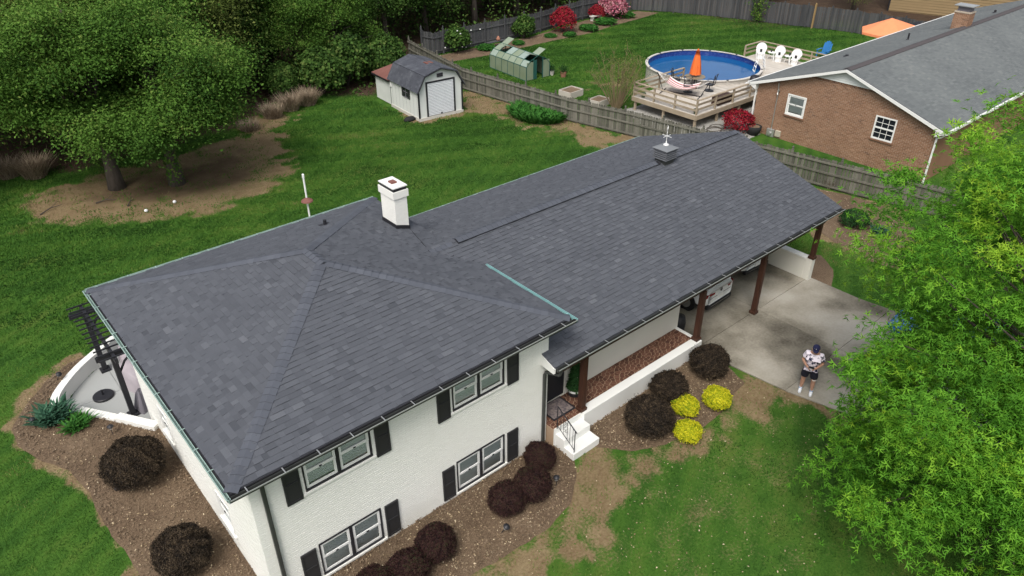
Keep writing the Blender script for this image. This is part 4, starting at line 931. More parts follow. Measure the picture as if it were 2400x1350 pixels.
bricks((BX, BY1, 0), (0, -1, 0), BY1-BY0, -.2, 3.70, o2, RBRICK, (-1, 0, 0), bw, 9, top=lambda z: (0, BY1-BY0) if z < 2.72 else (max(0, BY1-(BRY+(BRZ-.14-z)/BS)), min(BY1-BY0, BY1-(BRY-(BRZ-.14-z)/BS))), proud=(.004, .010), tv=.13, jt=.013)
m = MB(); 
for i in range(38): y = BRY-1.9+i*.1; m.box(BX-.022, BX-.002, y, y+.085, 3.71, 3.81, random.random()*.4)
m.build('soldier_course', RBRICK, bw, kind='stuff')
sd_ = MB(); sd_.extrude([(BX-.03, BRY-1.95, 3.815), (BX-.03, BRY+1.95, 3.815), (BX-.03, BRY+1.95, 3.9), (BX-.03, BRY, 4.5), (BX-.03, BRY-1.95, 3.9)], (.03, 0, 0)); gs = sd_.build('gable_siding', WHITE, bh)
for i in range(6):
    z = 3.83+i*.11; hw = min(1.95, (4.47-z)/BS)
    m = MB(); m.extrude([(BX-.034, BRY-hw, z), (BX-.034, BRY+hw, z), (BX-.034, BRY+max(.02, hw-.3), z+.11), (BX-.034, BRY-max(.02, hw-.3), z+.11)], (.004, 0, 0)); m.add([(BX-.055, BRY-hw, z), (BX-.055, BRY+hw, z), (BX-.034, BRY+max(.02, hw-.3), z+.11), (BX-.034, BRY-max(.02, hw-.3), z+.11), (BX-.034, BRY-hw, z), (BX-.034, BRY+hw, z)], [(0, 1, 2, 3), (0, 4, 5, 1)], .5); m.build('siding_board', SHEDW, gs)
m = MB(); m.box(BX+.2, 63, BY0, BY0+.2, -.3, 2.7); m.build('wall', RBRICK, bh); m = MB(); m.box(BX+.2, 63, BY1-.2, BY1, -.3, 2.7); m.build('wall', RBRICK, bh)
m = MB(); xo = BX-.30
m.extrude([(xo, 1.11, BE), (xo, BRY, BRZ), (xo, 11.79, BE), (xo, 11.79, BE-.1), (xo, BRY, BRZ-.1), (xo, 1.11, BE-.1)], (29, 0, 0)); r2 = m.build('roof', SHING, bh)
sc = MB(); L = (11.79-BRY)*sqrt(1+BS*BS)
plane_shingles(sc, (xo, 1.09, BE-.005), (1, 0, 0), (0, 1, BS), [(0, 0), (29, 0), (29, L), (0, L)], seed=41, expo=.142, widths=(.22, .28, .33, .4), hb=(.008, .012), tvar=.10); sc.build('shingle_courses', SHING2, r2, kind='stuff')
sc = MB(); plane_shingles(sc, (xo+29, 11.81, BE-.005), (-1, 0, 0), (0, -1, BS), [(0, 0), (29, 0), (29, L), (0, L)], seed=42, expo=.142, widths=(.22, .28, .33, .4), hb=(.008, .012), tvar=.08); sc.build('shingle_courses', SHING2, r2, kind='stuff')
m = MB()
for s in (-1, 1): m.add([(xo, BRY, BRZ+.05), (xo+29, BRY, BRZ+.05), (xo+29, BRY+s*.2, BRZ-.2*BS+.045), (xo, BRY+s*.2, BRZ-.2*BS+.045), (xo, BRY+s*.2, BRZ-.2*BS-.02), (xo+29, BRY+s*.2, BRZ-.2*BS-.02)], [(0, 1, 2, 3), (3, 2, 5, 4)], .2)
m.build('ridge_vent', MATS['ridge_brown'] if 'ridge_brown' in MATS else mat('ridge_brown', (.075, .066, .068), rough=.9), r2)
for s, e in ((-1, 1.11), (1, 11.79)):
    m = MB(); m.extrude([(xo-.03, e, BE-.02), (xo-.03, BRY, BRZ-.02), (xo-.03, BRY, BRZ-.16), (xo-.03, e-s*.15, BE-.13)], (.03, 0, 0)); m.build('rake_board', WHITE, bh)
    m = MB(); y0, y1 = (e, BY0) if s < 0 else (BY1, e); m.add([(xo, y0, BE-.11), (xo+29, y0, BE-.11), (xo+29, y1, BE-.11), (xo, y1, BE-.11)], [(0, 1, 2, 3)] if s < 0 else [(0, 1, 2, 3)]); m.build('soffit', WHITE, bh)
    m = MB(); yb = BY0 if s < 0 else BY1; m.extrude([(xo, e, BE-.1), (xo, yb, BE-.1), (xo, yb, BE-.1+abs(yb-e)*BS*.6), (xo, e, BE-.02)], (.30, 0, 0)) if False else m.extrude([(xo+.005, e+s*.0, BE-.12), (xo+.005, yb, BE-.34), (xo+.005, yb, BE+abs(yb-e)*BS-.03), (xo+.005, e, BE-.03)], (.28, 0, 0)); m.build('eave_return', WHITE, bh)
m = MB(); m.box(xo, xo+29, 1.0, 1.1, BE-.12, BE+.0); m.build('gutter', WHITE, bh); m = MB(); m.box(xo, xo+29, 11.80, 11.90, BE-.12, BE+.0); m.build('gutter', WHITE, bh)
m = MB()
for a, b in (((34.85, 1.06, BE-.12), (34.9, 1.3, BE-.35)), ((34.9, 1.3, BE-.35), (34.95, 1.50, BE-.42)), ((34.95, 1.48, BE-.40), (34.95, 1.48, 0))): m.beam(a, b, .08, .07, up=(1, 0, 0))
m.build('downspout', WHITE, bh, bevel=.01); m = MB(); m.beam((34.94, 11.42, 2.7), (34.94, 11.42, 0), .08, .07, up=(1, 0, 0)); m.build('downspout', WHITE, bh, bevel=.01)
for (a, b, c, d), dark in zip(wins2, (False, True)):
    m = MB()
    for (p, q, r, s) in ((a, b, c, c+.07), (a, b, d-.07, d), (a, a+.07, c+.07, d-.07), (b-.07, b, c+.07, d-.07)): m.box(BX-.03, BX+.06, p, q, r, s)
    w_ = m.build('window', WHITE, bh)
    if dark:
        m = MB(); m.box(BX+.03, BX+.04, a+.07, b-.07, c+.07, d-.07); m.build('pane', DGLASS, w_)
        zm = (c+d)/2
        m = MB(); m.box(BX-.02, BX+.028, a+.07, b-.07, zm-.035, zm+.035); m.build('sash', WHITE, w_)
        for k in (1, 2): y = a+.07+(b-a-.14)*k/3; m = MB(); m.box(BX+.005, BX+.028, y-.009, y+.009, c+.07, zm-.036); m.box(BX+.005, BX+.028, y-.009, y+.009, zm+.036, d-.07); m.build('muntin', WHITE, w_)
        for z in ((c+.07+zm)/2, (d-.07+zm)/2): m = MB(); m.box(BX+.004, BX+.027, a+.07, b-.07, z-.009, z+.009); m.build('muntin', WHITE, w_)
    else: dhung(w_, (BX, b-.07, c+.07), (0, -1, 0), (-1, 0, 0), b-a-.14, d-c-.14)
    m = MB(); m.box(BX-.07, BX-.002, a-.06, b+.06, c-.09, c-.005, .2); m.build('sill', RBRICK, w_)
m = MB(); m.box(BX-.15, BX-.012, 9.82, 10.28, .02, .46); mb_ = m.build('meter_box', GALV, bh, bevel=.02); m = MB(); m.tube([(BX-.15, 10.05, .22), (BX-.24, 10.05, .22)], .09, 12); m.build('meter', GALV, mb_)
m = MB(); m.box(BX-.13, BX-.012, 9.44, 9.76, .12, .47); m.build('breaker_box', MATS['breaker_tan'] if 'breaker_tan' in MATS else mat('breaker_tan', (.42, .38, .30), rough=.6), bh, bevel=.02)
m = MB(); m.tube([(BX-.04, 10.07, .46), (BX-.04, 10.07, 2.6), (BX-.10, 10.10, 3.05)], .028, 8); m.build('conduit', GALV, bh)
m = MB(); m.tube([(BX-.05, 10.02, 2.62), (BX-.18, 10.0, 2.7), (BX-.22, 9.98, 2.45)], .05, 8); m.build('service_bracket', GALV, bh)
bc = Vector((49.0, 6.8, 0)); m = MB(); m.box(bc.x-.30, bc.x+.42, bc.y-.45, bc.y+.45, 4.2, 5.35); c_ = m.build('chimney', RMORT, bh)
bricks((bc.x-.30, bc.y+.45, 0), (0, -1, 0), .9, 4.35, 5.33, [], RBRICK, (-1, 0, 0), c_, 12); bricks((bc.x-.30, bc.y-.45, 0), (1, 0, 0), .72, 4.35, 5.33, [], RBRICK, (0, -1, 0), c_, 13)
m = MB(); m.box(bc.x-.33, bc.x+.45, bc.y-.48, bc.y+.48, 5.35, 5.42); m.build('mortar_crown', RMORT, c_); m = MB(); m.box(bc.x-.22, bc.x+.34, bc.y-.36, bc.y+.36, 5.42, 5.72); m.build('flue', GREYC, c_)
m = MB(); m.box(bc.x-.40, bc.x+.5, bc.y-.55, bc.y+.55, 5.72, 5.77); m.build('metal_cap', GALV, c_)
for (x, y, hgt_, r_2) in ((41.0, 9.6, .12, .09), (45.6, 8.3, .42, .05), (55.8, 7.3, .2, .07)):
    m = MB(); m.lathe([(r_2*2.3, 0), (r_2*1.3, .06), (r_2, .08), (r_2, hgt_)], (x, y, bz(y)-.01), 10); m.build('vent_pipe', BLACK, bh)

# ------------------------------------------------------------------ tan house far behind
th = thing('tan_house', 'tan clapboard house wall with one white window beyond the far fence', 'house', (70, 18.9, 0))
A, B = Vector((70.2, 18.9, 0)), Vector((82.5, 19.7, 0)); A, B = Vector((72.5, 21.6, 0)), Vector((77.5, 6.0, 0)); d = (B-A).normalized(); out = Vector((-d.y*-1, d.x*-1, 0)); out = Vector((d.y, -d.x, 0)); out = out if out.x < 0 else -out
LT = (B-A).length
m = MB(); m.obox((A+B)/2-out*2+Vector((0, 0, 2.2)), d*(LT/2), out*2, (0, 0, 2.4)); tw = m.build('wall', TANSID, th)
for i in range(20):
    z = .1+i*.23; m = MB(); a0, b0_ = A+Vector((0, 0, z)), B+Vector((0, 0, z)); u = Vector((0, 0, .23)); m.add([a0+out*.05, b0_+out*.05, b0_+u+out*.008, a0+u+out*.008, a0, b0_], [(0, 1, 2, 3), (4, 5, 1, 0)], .35+.3*(i % 3)/2); m.build('siding_board', TANSID, tw)
m = MB(); c = A+d*7.0+out*.07+Vector((0, 0, 3.1)); m.obox(c, d*.62, out*.04, (0, 0, .95)); w_ = m.build('window', WHITE, th); m = MB(); m.obox(c+out*.05, d*.52, out*.01, (0, 0, .84)); m.build('pane', DGLASS, w_); m = MB(); m.obox(c+out*.07, d*.52, out*.012, (0, 0, .04)); m.build('sash', WHITE, w_)
m = MB(); m.obox((A+B)/2-out*2+Vector((0, 0, 4.9)), d*(LT/2+.4), out*2.5, (0, 0, .15)); m.build('roof', SHING, th)
m = MB(); m.beam(A+out*.06, A+out*.06+Vector((0, 0, 4.6)), .12, .1, up=(1, 0, 0)); m.build('downspout', BLACK, th)

# ------------------------------------------------------------------ greenhouse (front-left corner origin, ridge along y)
gh = thing('greenhouse', 'small fogged-panel greenhouse with green frame and open roof vents', 'greenhouse')
gw, gl, ge, gs_, gr = 2.05, 4.3, .95, 1.32, 1.62      # width, length, eave, shoulder, ridge
prof = [(0, 0), (0, ge), (.34, gs_), (gw/2, gr), (gw-.34, gs_), (gw, ge), (gw, 0)]
nb = 6
fr_ = MB()
for k in range(nb+1):
    y = gl*k/nb
    for a, b in zip(prof[:-1], prof[1:]): fr_.beam((a[0], y, a[1]), (b[0], y, b[1]), .035, .035, up=(0, 1, 0))
for a in prof[1:-1]: fr_.tube([(a[0], 0, a[1]), (a[0], gl, a[1])], .022, 6)
for x in (0, gw): fr_.beam((x, 0, .03), (x, gl, .03), .06, .06)
for x in (.62, 1.42): fr_.beam((x, 0, 0), (x, 0, 1.45), .05, .05, up=(0, 1, 0)); fr_.beam((x, gl, 0), (x, gl, 1.45), .04, .04, up=(0, 1, 0))
fr_.build('frame', GHFR, gh)
rg = random.Random(5); VENTS = {(2, 4), (3, 0), (2, 0), (3, 5)}
for k in range(nb):
    y0, y1 = gl*k/nb+.022, gl*(k+1)/nb-.022
    for j in range(6):
        a, b = Vector((prof[j][0], 0, prof[j][1])), Vector((prof[j+1][0], 0, prof[j+1][1])); e = (b-a).normalized(); a, b = a+e*.025, b-e*.025
        n = Vector((-e.z, 0, e.x)); n = n if n.z > 0 or (abs(n.z) < .01 and ((n.x < 0) == (a.x < gw/2))) else -n
        if (j, k) in VENTS:
            top = b if j == 2 else a; lo_ = a if j == 2 else b; ax = (lo_-top); ang = radians(52 if j == 3 else 40); lo2 = top + ax*cos(ang)+n*ax.length*sin(ang)
            m = MB(); nn = (lo2-top).normalized().cross(Vector((0, 1, 0)))*.012; m.extrude([(top.x, y0, top.z), (lo2.x, y0, lo2.z), (lo2.x+nn.x, y0, lo2.z+nn.z), (top.x+nn.x, y0, top.z+nn.z)], (0, y1-y0, 0), .4); m.build('vent_flap', GHP, gh); continue
        m = MB(); q = n*.008; m.extrude([(a.x, y0, a.z), (b.x, y0, b.z), (b.x+q.x, y0, b.z+q.z), (a.x+q.x, y0, a.z+q.z)], (0, y1-y0, 0), .1 if j in (0, 5) else rg.choice((.25, .4, .7, .85))); m.build('panel', GHP, gh)
for x0, x1, zt_ in ((.04, .60, ge+.3), (1.45, gw-.04, ge+.3)): m = MB(); m.box(x0, x1, -.004, .004, .06, zt_, .1); m.build('panel', GHP, gh)
m = MB(); m.box(.04, gw-.04, gl-.004, gl+.004, .06, ge+.2, .1); m.build('panel', GHP, gh)
m = MB(); m.beam((.64, -.02, .04), (.64, -.02, 1.36), .04, .03, up=(0, 1, 0)); m.beam((.86, -.02, .04), (.86, -.02, 1.36), .04, .03, up=(0, 1, 0)); m.box(.66, .84, -.024, -.016, .06, 1.34); m.build('door', GHFR, gh)
gh.location = (31.45, 26.9, 0); gh.rotation_euler = (0, 0, radians(-4))
# ------------------------------------------------------------------ pool, deck
pc = Vector((40.6, 19.1, 0)); pr_ = 3.78
pool = thing('swimming_pool', 'round above-ground swimming pool with blue water beside the timber deck', 'pool', tuple(pc))
m = MB(); n = 56
ring = lambda r, z: [(pc.x+r*cos(2*pi*i/n), pc.y+r*sin(2*pi*i/n), z) for i in range(n)]
def rings(rz, t=.5):
    m = MB(); vs = []
    for r, z in rz: vs += ring(r, z)
    fs = []
    for k in range(len(rz)-1):
        for i in range(n): fs.append((k*n+i, k*n+(i+1) % n, (k+1)*n+(i+1) % n, (k+1)*n+i))
    return m.add(vs, fs, t)
rings([(pr_+.03, -.1), (pr_+.03, 1.14)]).build('pool_wall', RIM, pool, True)
rings([(pr_, 1.14), (pr_, .1), (.01, .1)]).build('liner', LINER, pool)
rings([(pr_-.002, .80), (.01, .80)]).build('water', POOLW, pool)
for k in range(12):
    a0, a1 = 2*pi*k/12+.012, 2*pi*(k+1)/12-.012; m = MB(); vs = []; st_ = 6
    for i in range(st_+1):
        a = a0+(a1-a0)*i/st_
        for r, z in ((pr_-.05, 1.14), (pr_+.13, 1.14), (pr_+.13, 1.17), (pr_-.05, 1.18)): vs.append((pc.x+r*cos(a), pc.y+r*sin(a), z))
    fs = [(i*4+j, i*4+(j+1) % 4, i*4+4+(j+1) % 4, i*4+4+j) for i in range(st_) for j in range(4)] + [(0, 1, 2, 3), tuple(st_*4+j for j in (3, 2, 1, 0))]
    m.add(vs, fs); rs_ = m.build('rim_segment', RIM, pool)
    m = MB(); a = a0-.012; m.lathe([(.08, 0), (.08, .03), (.05, .035)], (pc.x+(pr_+.03)*cos(a), pc.y+(pr_+.03)*sin(a), 1.172), 8); m.build('rim_cap', BLACK, rs_)
deck = thing('pool_deck', 'raised timber pool deck with railings round the near side of the pool', 'deck', (32.4, 13.4, 0))
DZ = .9
rg = random.Random(8)
def deckrow(x0, x1, y0, y1):
    x = x0; bi = 0
    while x < x1-.01:
        xm = x+.07; segs = [(y0, y1)]; dx = abs(xm-pc.x)
        if dx < pr_+.02: hw = sqrt((pr_+.06)**2-dx*dx); a, b = pc.y-hw, pc.y+hw; segs = [(p, min(q, a)) if p < a else None for p, q in segs if True] + [(max(p, b), q) if q > b else None for p, q in [(y0, y1)]]
        for s in segs:
            if s is None or s[1]-s[0] < .05: continue
            m = MB(); m.box(x+.004, x+.136, s[0], s[1], DZ-.03, DZ+rg.uniform(0, .004), rg.uniform(.1, .9)); m.build('deck_board', DECKW, deck)
        x += .14
deckrow(32.4, 40.5, 13.4, 18.2)
deckrow(40.5, 47.0, 13.4, 18.9)
m = MB()
for a, b in (((32.38, 13.38), (44, 13.38)), ((32.38, 13.38), (32.38, 18.22)), ((32.38, 18.22), (37.0, 18.22)), ((47.02, 13.4), (47.02, 18.9)), ((44.5, 18.92), (47.0, 18.92))): m.beam((*a, DZ-.15), (*b, DZ-.15), .04, .26)
m.build('rim_joist', RAILW, deck)
for x, y in ((32.5, 13.5), (34.6, 13.5), (36.8, 13.5), (39, 13.5), (41.2, 13.5), (32.5, 15.8), (32.5, 18.0), (35.2, 18.0), (46.8, 18.7), (44.8, 18.7), (46.8, 16), (46.8, 13.6)):
    m = MB(); m.box(x-.06, x+.06, y-.06, y+.06, -.1, DZ-.04); m.build('support_post', RAILW, deck)
RP = []
def railing(a, b, n, z=DZ, hh=.85):
    a, b = Vector((*a, z)), Vector((*b, z)); u = Vector((0, 0, 1)); d = (b-a).normalized(); s = Vector((-d.y, d.x, 0))
    for i in range(n+1):
        p = a.lerp(b, i/n)
        if any((p-q_).length < .25 for q_ in RP): continue
        RP.append(p.copy()); m = MB(); m.box(p.x-.045, p.x+.045, p.y-.045, p.y+.045, DZ-.2, DZ+hh-.02); m.build('rail_post', RAILW, deck)
    m = MB(); m.beam(a+u*hh, b+u*hh, .14, .04); m.build('top_rail', RAILW, deck)
    for k in (.28, .56): m = MB(); m.beam(a+u*k+s*.05, b+u*k+s*.05, .035, .12); m.build('rail', RAILW, deck)
railing((32.45, 13.45), (32.45, 18.15), 3); railing((32.45, 13.45), (37.7, 13.45), 3); railing((37.7, 13.45), (44, 13.45), 4); railing((32.45, 18.15), (37.2, 18.15), 2); railing((45.0, 18.85), (46.95, 18.85), 1); railing((46.95, 18.85), (46.95, 13.5), 4)
# ladder
ld = thing('pool_ladder', 'white A-frame pool ladder straddling the pool rim by the deck', 'ladder', (43.3, 16.5, .9))
base = Vector((43.25, 16.45, 0)); dI = Vector((pc.x-base.x, pc.y-base.y, 0)).normalized(); sI = Vector((-dI.y, dI.x, 0))
for s in (-1, 1):
    o = base + sI*(.25*s); m = MB(); m.tube([o-dI*.35+Vector((0, 0, .9)), o-dI*.16+Vector((0, 0, 1.9)), o+Vector((0, 0, 1.98)), o+dI*.16+Vector((0, 0, 1.9)), o+dI*.40+Vector((0, 0, .4))], .022, 7); m.build('side_rail', PLASTW, ld)
for z in (1.12, 1.36, 1.6): m = MB(); p = base-dI*(.35-.19*(z-.9)); m.beam(p+sI*.25+Vector((0, 0, z)), p-sI*.25+Vector((0, 0, z)), .09, .025); m.build('step', PLASTW, ld)
for z in (.8, 1.1, 1.4): m = MB(); p = base+dI*(.16+.16*(1.9-z)); m.beam(p+sI*.25+Vector((0, 0, z)), p-sI*.25+Vector((0, 0, z)), .09, .025); m.build('step', PLASTW, ld)
# table, umbrella, black chairs
tb = thing('patio_table', 'round stone-topped patio table on the pool deck under the closed orange umbrella', 'table', (36.5, 16.75, .9))
m = MB(); m.lathe([(.0, .70), (.60, .70), (.64, .715), (.64, .745), (.05, .75)], (36.5, 16.75, .9), 28); m.build('tabletop', TABLE, tb)
for k in range(4): a = k*pi/2+.4; m = MB(); m.tube([(36.5+.12*cos(a), 16.75+.12*sin(a), 1.6), (36.5+.16*cos(a), 16.75+.16*sin(a), 1.2), (36.5+.36*cos(a), 16.75+.36*sin(a), .91)], .02, 6); m.build('leg', BLACK, tb)
m = MB(); m.lathe([(.24, 0), (.24, .04), (.05, .09), (.05, .2)], (36.5, 16.75, .9), 14); m.build('umbrella_base', BLACK, tb)
um = thing('patio_umbrella', 'closed orange patio umbrella standing through the round deck table', 'umbrella', (36.5, 16.75, 1.0))
m = MB(); m.tube([(36.5, 16.75, 1.0), (36.5, 16.75, 3.3)], .02, 8); m.build('pole', BLACK, um)
m = MB(); vs = []; ns = 24
for r, z in ((.30, 1.78), (.27, 2.1), (.22, 2.5), (.15, 2.9), (.09, 3.15), (.12, 3.12), (.03, 3.34)):
    for i in range(ns): a = 2*pi*i/ns; q = r*(1+.22*cos(8*a)); vs.append((36.5+q*cos(a), 16.75+q*sin(a), z))
m.add(vs, [(k*ns+i, k*ns+(i+1) % ns, (k+1)*ns+(i+1) % ns, (k+1)*ns+i) for k in range(6) for i in range(ns)]); m.build('canopy', ORANGE, um, True)
m = MB(); m.tube([(36.5+.245*cos(a), 16.75+.245*sin(a), 2.3) for a in np.linspace(0, 6.28, 16)], .012, 5); m.build('tie', ORANGE, um)
def dining_chair():
    t = thing('patio_chair', '', 'chair', group='black metal chairs round the deck table')
    m = MB(); m.lathe([(.28, 0), (.30, .015), (.28, .03)], (0, 0, 0), 16); m.lathe([(.24, .005), (.24, .035)], (0, 0, 0), 16); m.tube([(0, 0, .02), (0, 0, .36)], .03, 8); m.build('swivel_base', BLACK, t)
    m = MB(); m.box(-.26, .26, -.26, .26, .38, .43); m.build('seat', BLACK, t, bevel=.02)
    m = MB(); u = .13; m.tube([(-.25, .25, .42), (-.25, .27, .6), (-.25, .36, 1.05), (.25, .36, 1.05), (.25, .27, .6), (.25, .25, .42)], .022, 6); m.tube([(-.25, .27, .58), (.25, .27, .58)], .018, 5); m.build('back_frame', BLACK, t)
    for s in (-1, 1): m = MB(); m.tube([(-.24*s, .28, .6), (0, .315, .82), (.24*s, .36, 1.04)], .016, 5); m.build('back_brace', BLACK, t)
    m = MB(); m.tube([(.07*cos(a), .315, .82+.07*sin(a)) for a in np.linspace(0, 6.28, 12)], .014, 5); m.build('back_ring', BLACK, t)
    for s in (-1, 1): m = MB(); m.tube([(.25*s, .29, .68), (.27*s, -.05, .68), (.27*s, -.24, .62), (.26*s, -.25, .42)], .018, 6); m.build('armrest', BLACK, t)
    return t
ch0 = dining_chair(); ch0.location = (36.0, 17.75, .91); ch0.rotation_euler = (0, 0, radians(25)); ch0['label'] = 'black metal patio chair on the pool side of the round table'
dup(ch0, (35.55, 16.45, .91), radians(118), label='black metal patio chair between the round table and the hammock')
dup(ch0, (36.75, 15.75, .91), radians(195), label='black swivel patio chair on the brick house side of the round table')
# hammock
hm = thing('hammock', 'red and white striped hammock on a black stand on the deck', 'hammock', (34.5, 16.8, .9))
A, B = Vector((34.9, 18.6-.7, 2.1)), Vector((35.35, 15.55, 2.0)); A = Vector((34.35, 18.0, 2.05)); B = Vector((35.5, 14.9, 1.9)); d = B-A; s = Vector((-d.y, d.x, 0)).normalized()
seg = 10; strips = 13
pt = lambda t, w: A.lerp(B, .2+.6*t) + s*(w*.55) + Vector((0, 0, -.75 + 1.2*(t-.5)**2 + .18*w*w))
for k in range(strips):
    w0, w1_ = -1+2*k/strips, -1+2*(k+1)/strips; m = MB(); vs = []
    for i in range(seg+1): vs += [pt(i/seg, w0), pt(i/seg, w1_), pt(i/seg, w1_)-Vector((0, 0, .01)), pt(i/seg, w0)-Vector((0, 0, .01))]
    m.add(vs, [(i*4+j, i*4+4+j, i*4+4+(j+1) % 4, i*4+(j+1) % 4) for i in range(seg) for j in range(4)]); m.build('stripe', STRIPER if k % 2 else STRIPE, hm)
for e, t in ((A, 0), (B, 1)):
    m = MB()
    for k in range(12): m.tube([pt(t, -1+2*k/11), e], .006, 4)
    m.build('cords', ROPE, hm); m = MB(); m.tube([pt(t, -1.05), pt(t, 0), pt(t, 1.05)], .022, 6); m.build('spreader_bar', RAILW, hm)
m = MB(); up = Vector((0, 0, 1)); Ag, Bg = A.lerp(B, .14), A.lerp(B, .86); Ag.z = Bg.z = .95; m.tube([A, Ag, Bg, B], .028, 7); m.build('stand', BLACK, hm)
for g_ in (Ag, Bg): m = MB(); m.tube([g_+s*.6, g_-s*.6], .025, 6); m.build('stand_foot', BLACK, hm)
# white wicker chairs and side tables
def wicker():
    t = thing('wicker_chair', '', 'chair', group='white wicker chairs on the deck')
    m = MB(); m.lathe([(.27, 0), (.24, .2), (.27, .38)], (0, 0, 0), 18); m.build('skirt', PLASTW, t)
    m = MB(); m.lathe([(.0, .44), (.27, .44), (.29, .40), (.27, .36)], (0, 0, 0), 18); m.build('seat', PLASTW, t)
    m = MB(); n_ = 15; fr = []; bk_ = []
    for i in range(n_):
        a = pi*i/(n_-1); x = .40*cos(a)*(1); z = .74+.42*sin(a); y = .27+.12*(z-.5); fr.append((x, y, z))
    poly = [(-.25, .26, .40)] + [(x, y, z) for x, y, z in fr[::-1]] + [(.25, .26, .40)]
    m.extrude(poly, (0, .03, 0)); b = m.build('backrest', PLASTW, t)
    m = MB(); m.tube([(-.26, .26, .38)]+[(x, y, z) for x, y, z in fr[::-1]]+[(.26, .26, .38)], .03, 7); m.build('back_frame', PLASTW, b)
    for s in (-1, 1): m = MB(); m.tube([(.36*s, .30, .72), (.36*s, .0, .66), (.33*s, -.24, .60), (.28*s, -.25, .0)], .035, 7); m.build('armrest', PLASTW, t)
    m = MB(); m.box(-.09, .09, .15, .20, .46, .70); m.build('cushion', BLACK, t, bevel=.02)
    return t
wc = wicker(); wc.scale = (.86,)*3; wc.location = (45.75, 18.05, .905); wc.rotation_euler = (0, 0, radians(-62)); wc['label'] = 'white wicker chair at the corner of the deck railing, farthest from the brick house'
dup(wc, (45.95, 16.75, .905), radians(-75), .86, label='white wicker chair between the two small white side tables')
dup(wc, (46.05, 15.55, .905), radians(-80), .86, label='white wicker chair closest to the brick house roof')
def stool(loc, lab):
    t = thing('side_table', lab, 'table', loc, 'small white deck tables'); x, y, z = loc
    m = MB(); m.lathe([(.0, .46), (.25, .46), (.26, .475), (.25, .49), (.0, .49)], loc, 18); m.build('tabletop', PLASTW, t)
    for k in range(3): a = 2.1*k; m = MB(); m.tube([(x+.1*cos(a), y+.1*sin(a), z+.46), (x+.22*cos(a), y+.22*sin(a), z)], .016, 6); m.build('leg', PLASTW, t)
stool((46.1, 17.42, .905), 'small white round side table with a dark candle holder, by the corner wicker chair')
stool((46.1, 16.1, .905), 'small white round side table closer to the brick house roof')
m = MB(); m.lathe([(.05, 0), (.06, .08), (.03, .16), (.0, .17)], (46.12, 17.45, 1.395), 8); tag(m.build('candle_holder', BLACK), 'small dark candle holder on the white side table', 'candle holder')
m = MB(); m.lathe([(.04, 0), (.07, .12), (.05, .2), (.0, .21)], (46.2, 16.05, 1.395), 8); tag(m.build('flower_pot', BLACK), 'small dark pot on the side table closer to the roof', 'pot')
ad = thing('adirondack_chair', 'blue plastic adirondack chair standing on the lawn beyond the deck', 'chair', (52.6, 16.9, 0))
for k in range(5): m = MB(); x = 52.6; y = 16.9-.26+k*.13; hh = .98+.16*(1-((k-2)/2)**2); m.beam((x+.28, y, .32), (x+.52, y, hh), .115, .022, up=(1, 0, 0)); m.build('back_slat', BLUEP, ad)
for k in range(4): m = MB(); m.beam((52.3+k*.13, 16.6, .38-.02*k), (52.3+k*.13, 17.2, .38-.02*k), .11, .022); m.build('seat_slat', BLUEP, ad)
for s in (-1, 1): m = MB(); m.beam((52.2, 16.9+.38*s, .58), (52.95, 16.9+.38*s, .58), .13, .022); m.build('armrest', BLUEP, ad); m = MB(); m.beam((52.28, 16.9+.36*s, 0), (52.28, 16.9+.36*s, .57), .09, .03, up=(1, 0, 0)); m.build('leg', BLUEP, ad)
# big faded orange cantilever canopy beyond the brick house
ou = thing('patio_umbrella', 'big faded orange patio canopy showing above the brick house eave', 'umbrella', (54.2, 13.4, 0))
m = MB(); vs = [(54.2, 13.2, 3.25)]; 
for i in range(8): a = i*pi/4+.3; vs.append((54.2+2.7*cos(a), 13.2+1.7*sin(a), 2.5))
m.add(vs, [(0, 1+i, 1+(i+1) % 8) for i in range(8)]); b = len(m.v)
m.add([(x, y, z-.16) if k else (x, y, z-.05) for k, (x, y, z) in enumerate(vs)], [(0, 1+(i+1) % 8, 1+i) for i in range(8)]); m.add(vs[1:]+[(x, y, z-.16) for x, y, z in vs[1:]], [(i, 8+i, 8+(i+1) % 8, (i+1) % 8) for i in range(8)]); m.build('canopy', ORANGE2, ou)
m = MB(); m.tube([(54.2, 13.2, 0), (54.2, 13.2, 3.2)], .04, 8); m.build('pole', BLACK, ou)
m = MB(); m.lathe([(.0, 0), (.5, .02), (.62, .5), (.6, .9), (.4, 1.15), (.0, 1.25)], (59.3, 13.3, 1.0), 14, sx=.8); m.tube([(59.3, 13.3, 0), (59.3, 13.3, 1.1)], .05, 6); tag(m.build('barbecue_cover', BLACK, None, True), 'black covered grill by the far fence beyond the orange canopy', 'grill')
# deck box, lounger, grill, pots on the deck
db = thing('deck_box', 'dark brown storage bench behind the deck railing', 'storage bench', (35.4, 13.85, .9))
m = MB(); m.box(34.75, 36.15, 13.62, 14.12, .905, 1.32); m.build('box', MATS['brown_resin'] if 'brown_resin' in MATS else mat('brown_resin', (.05, .024, .016), rough=.6), db, bevel=.02); m = MB(); m.box(34.72, 36.18, 13.59, 14.15, 1.325, 1.37); m.build('lid', MATS['brown_resin'], db, bevel=.015)
lg = thing('gas_grill', 'grey and black gas grill behind the deck railing near the brick house', 'grill', (38.8, 14.0, .9))
m = MB(); m.box(38.5, 39.2, 13.75, 14.25, .95, 1.55); m.build('cabinet', GALV, lg, bevel=.02); m = MB(); m.lathe([(.36, 0), (.36, .14), (.28, .28), (.0, .33)], (38.85, 14.0, 1.56), 14, sy=.75); m.build('hood', BLACK, lg, True); m = MB(); m.box(38.15, 38.48, 13.8, 14.2, 1.45, 1.49); m.build('side_shelf', PLASTW, lg)
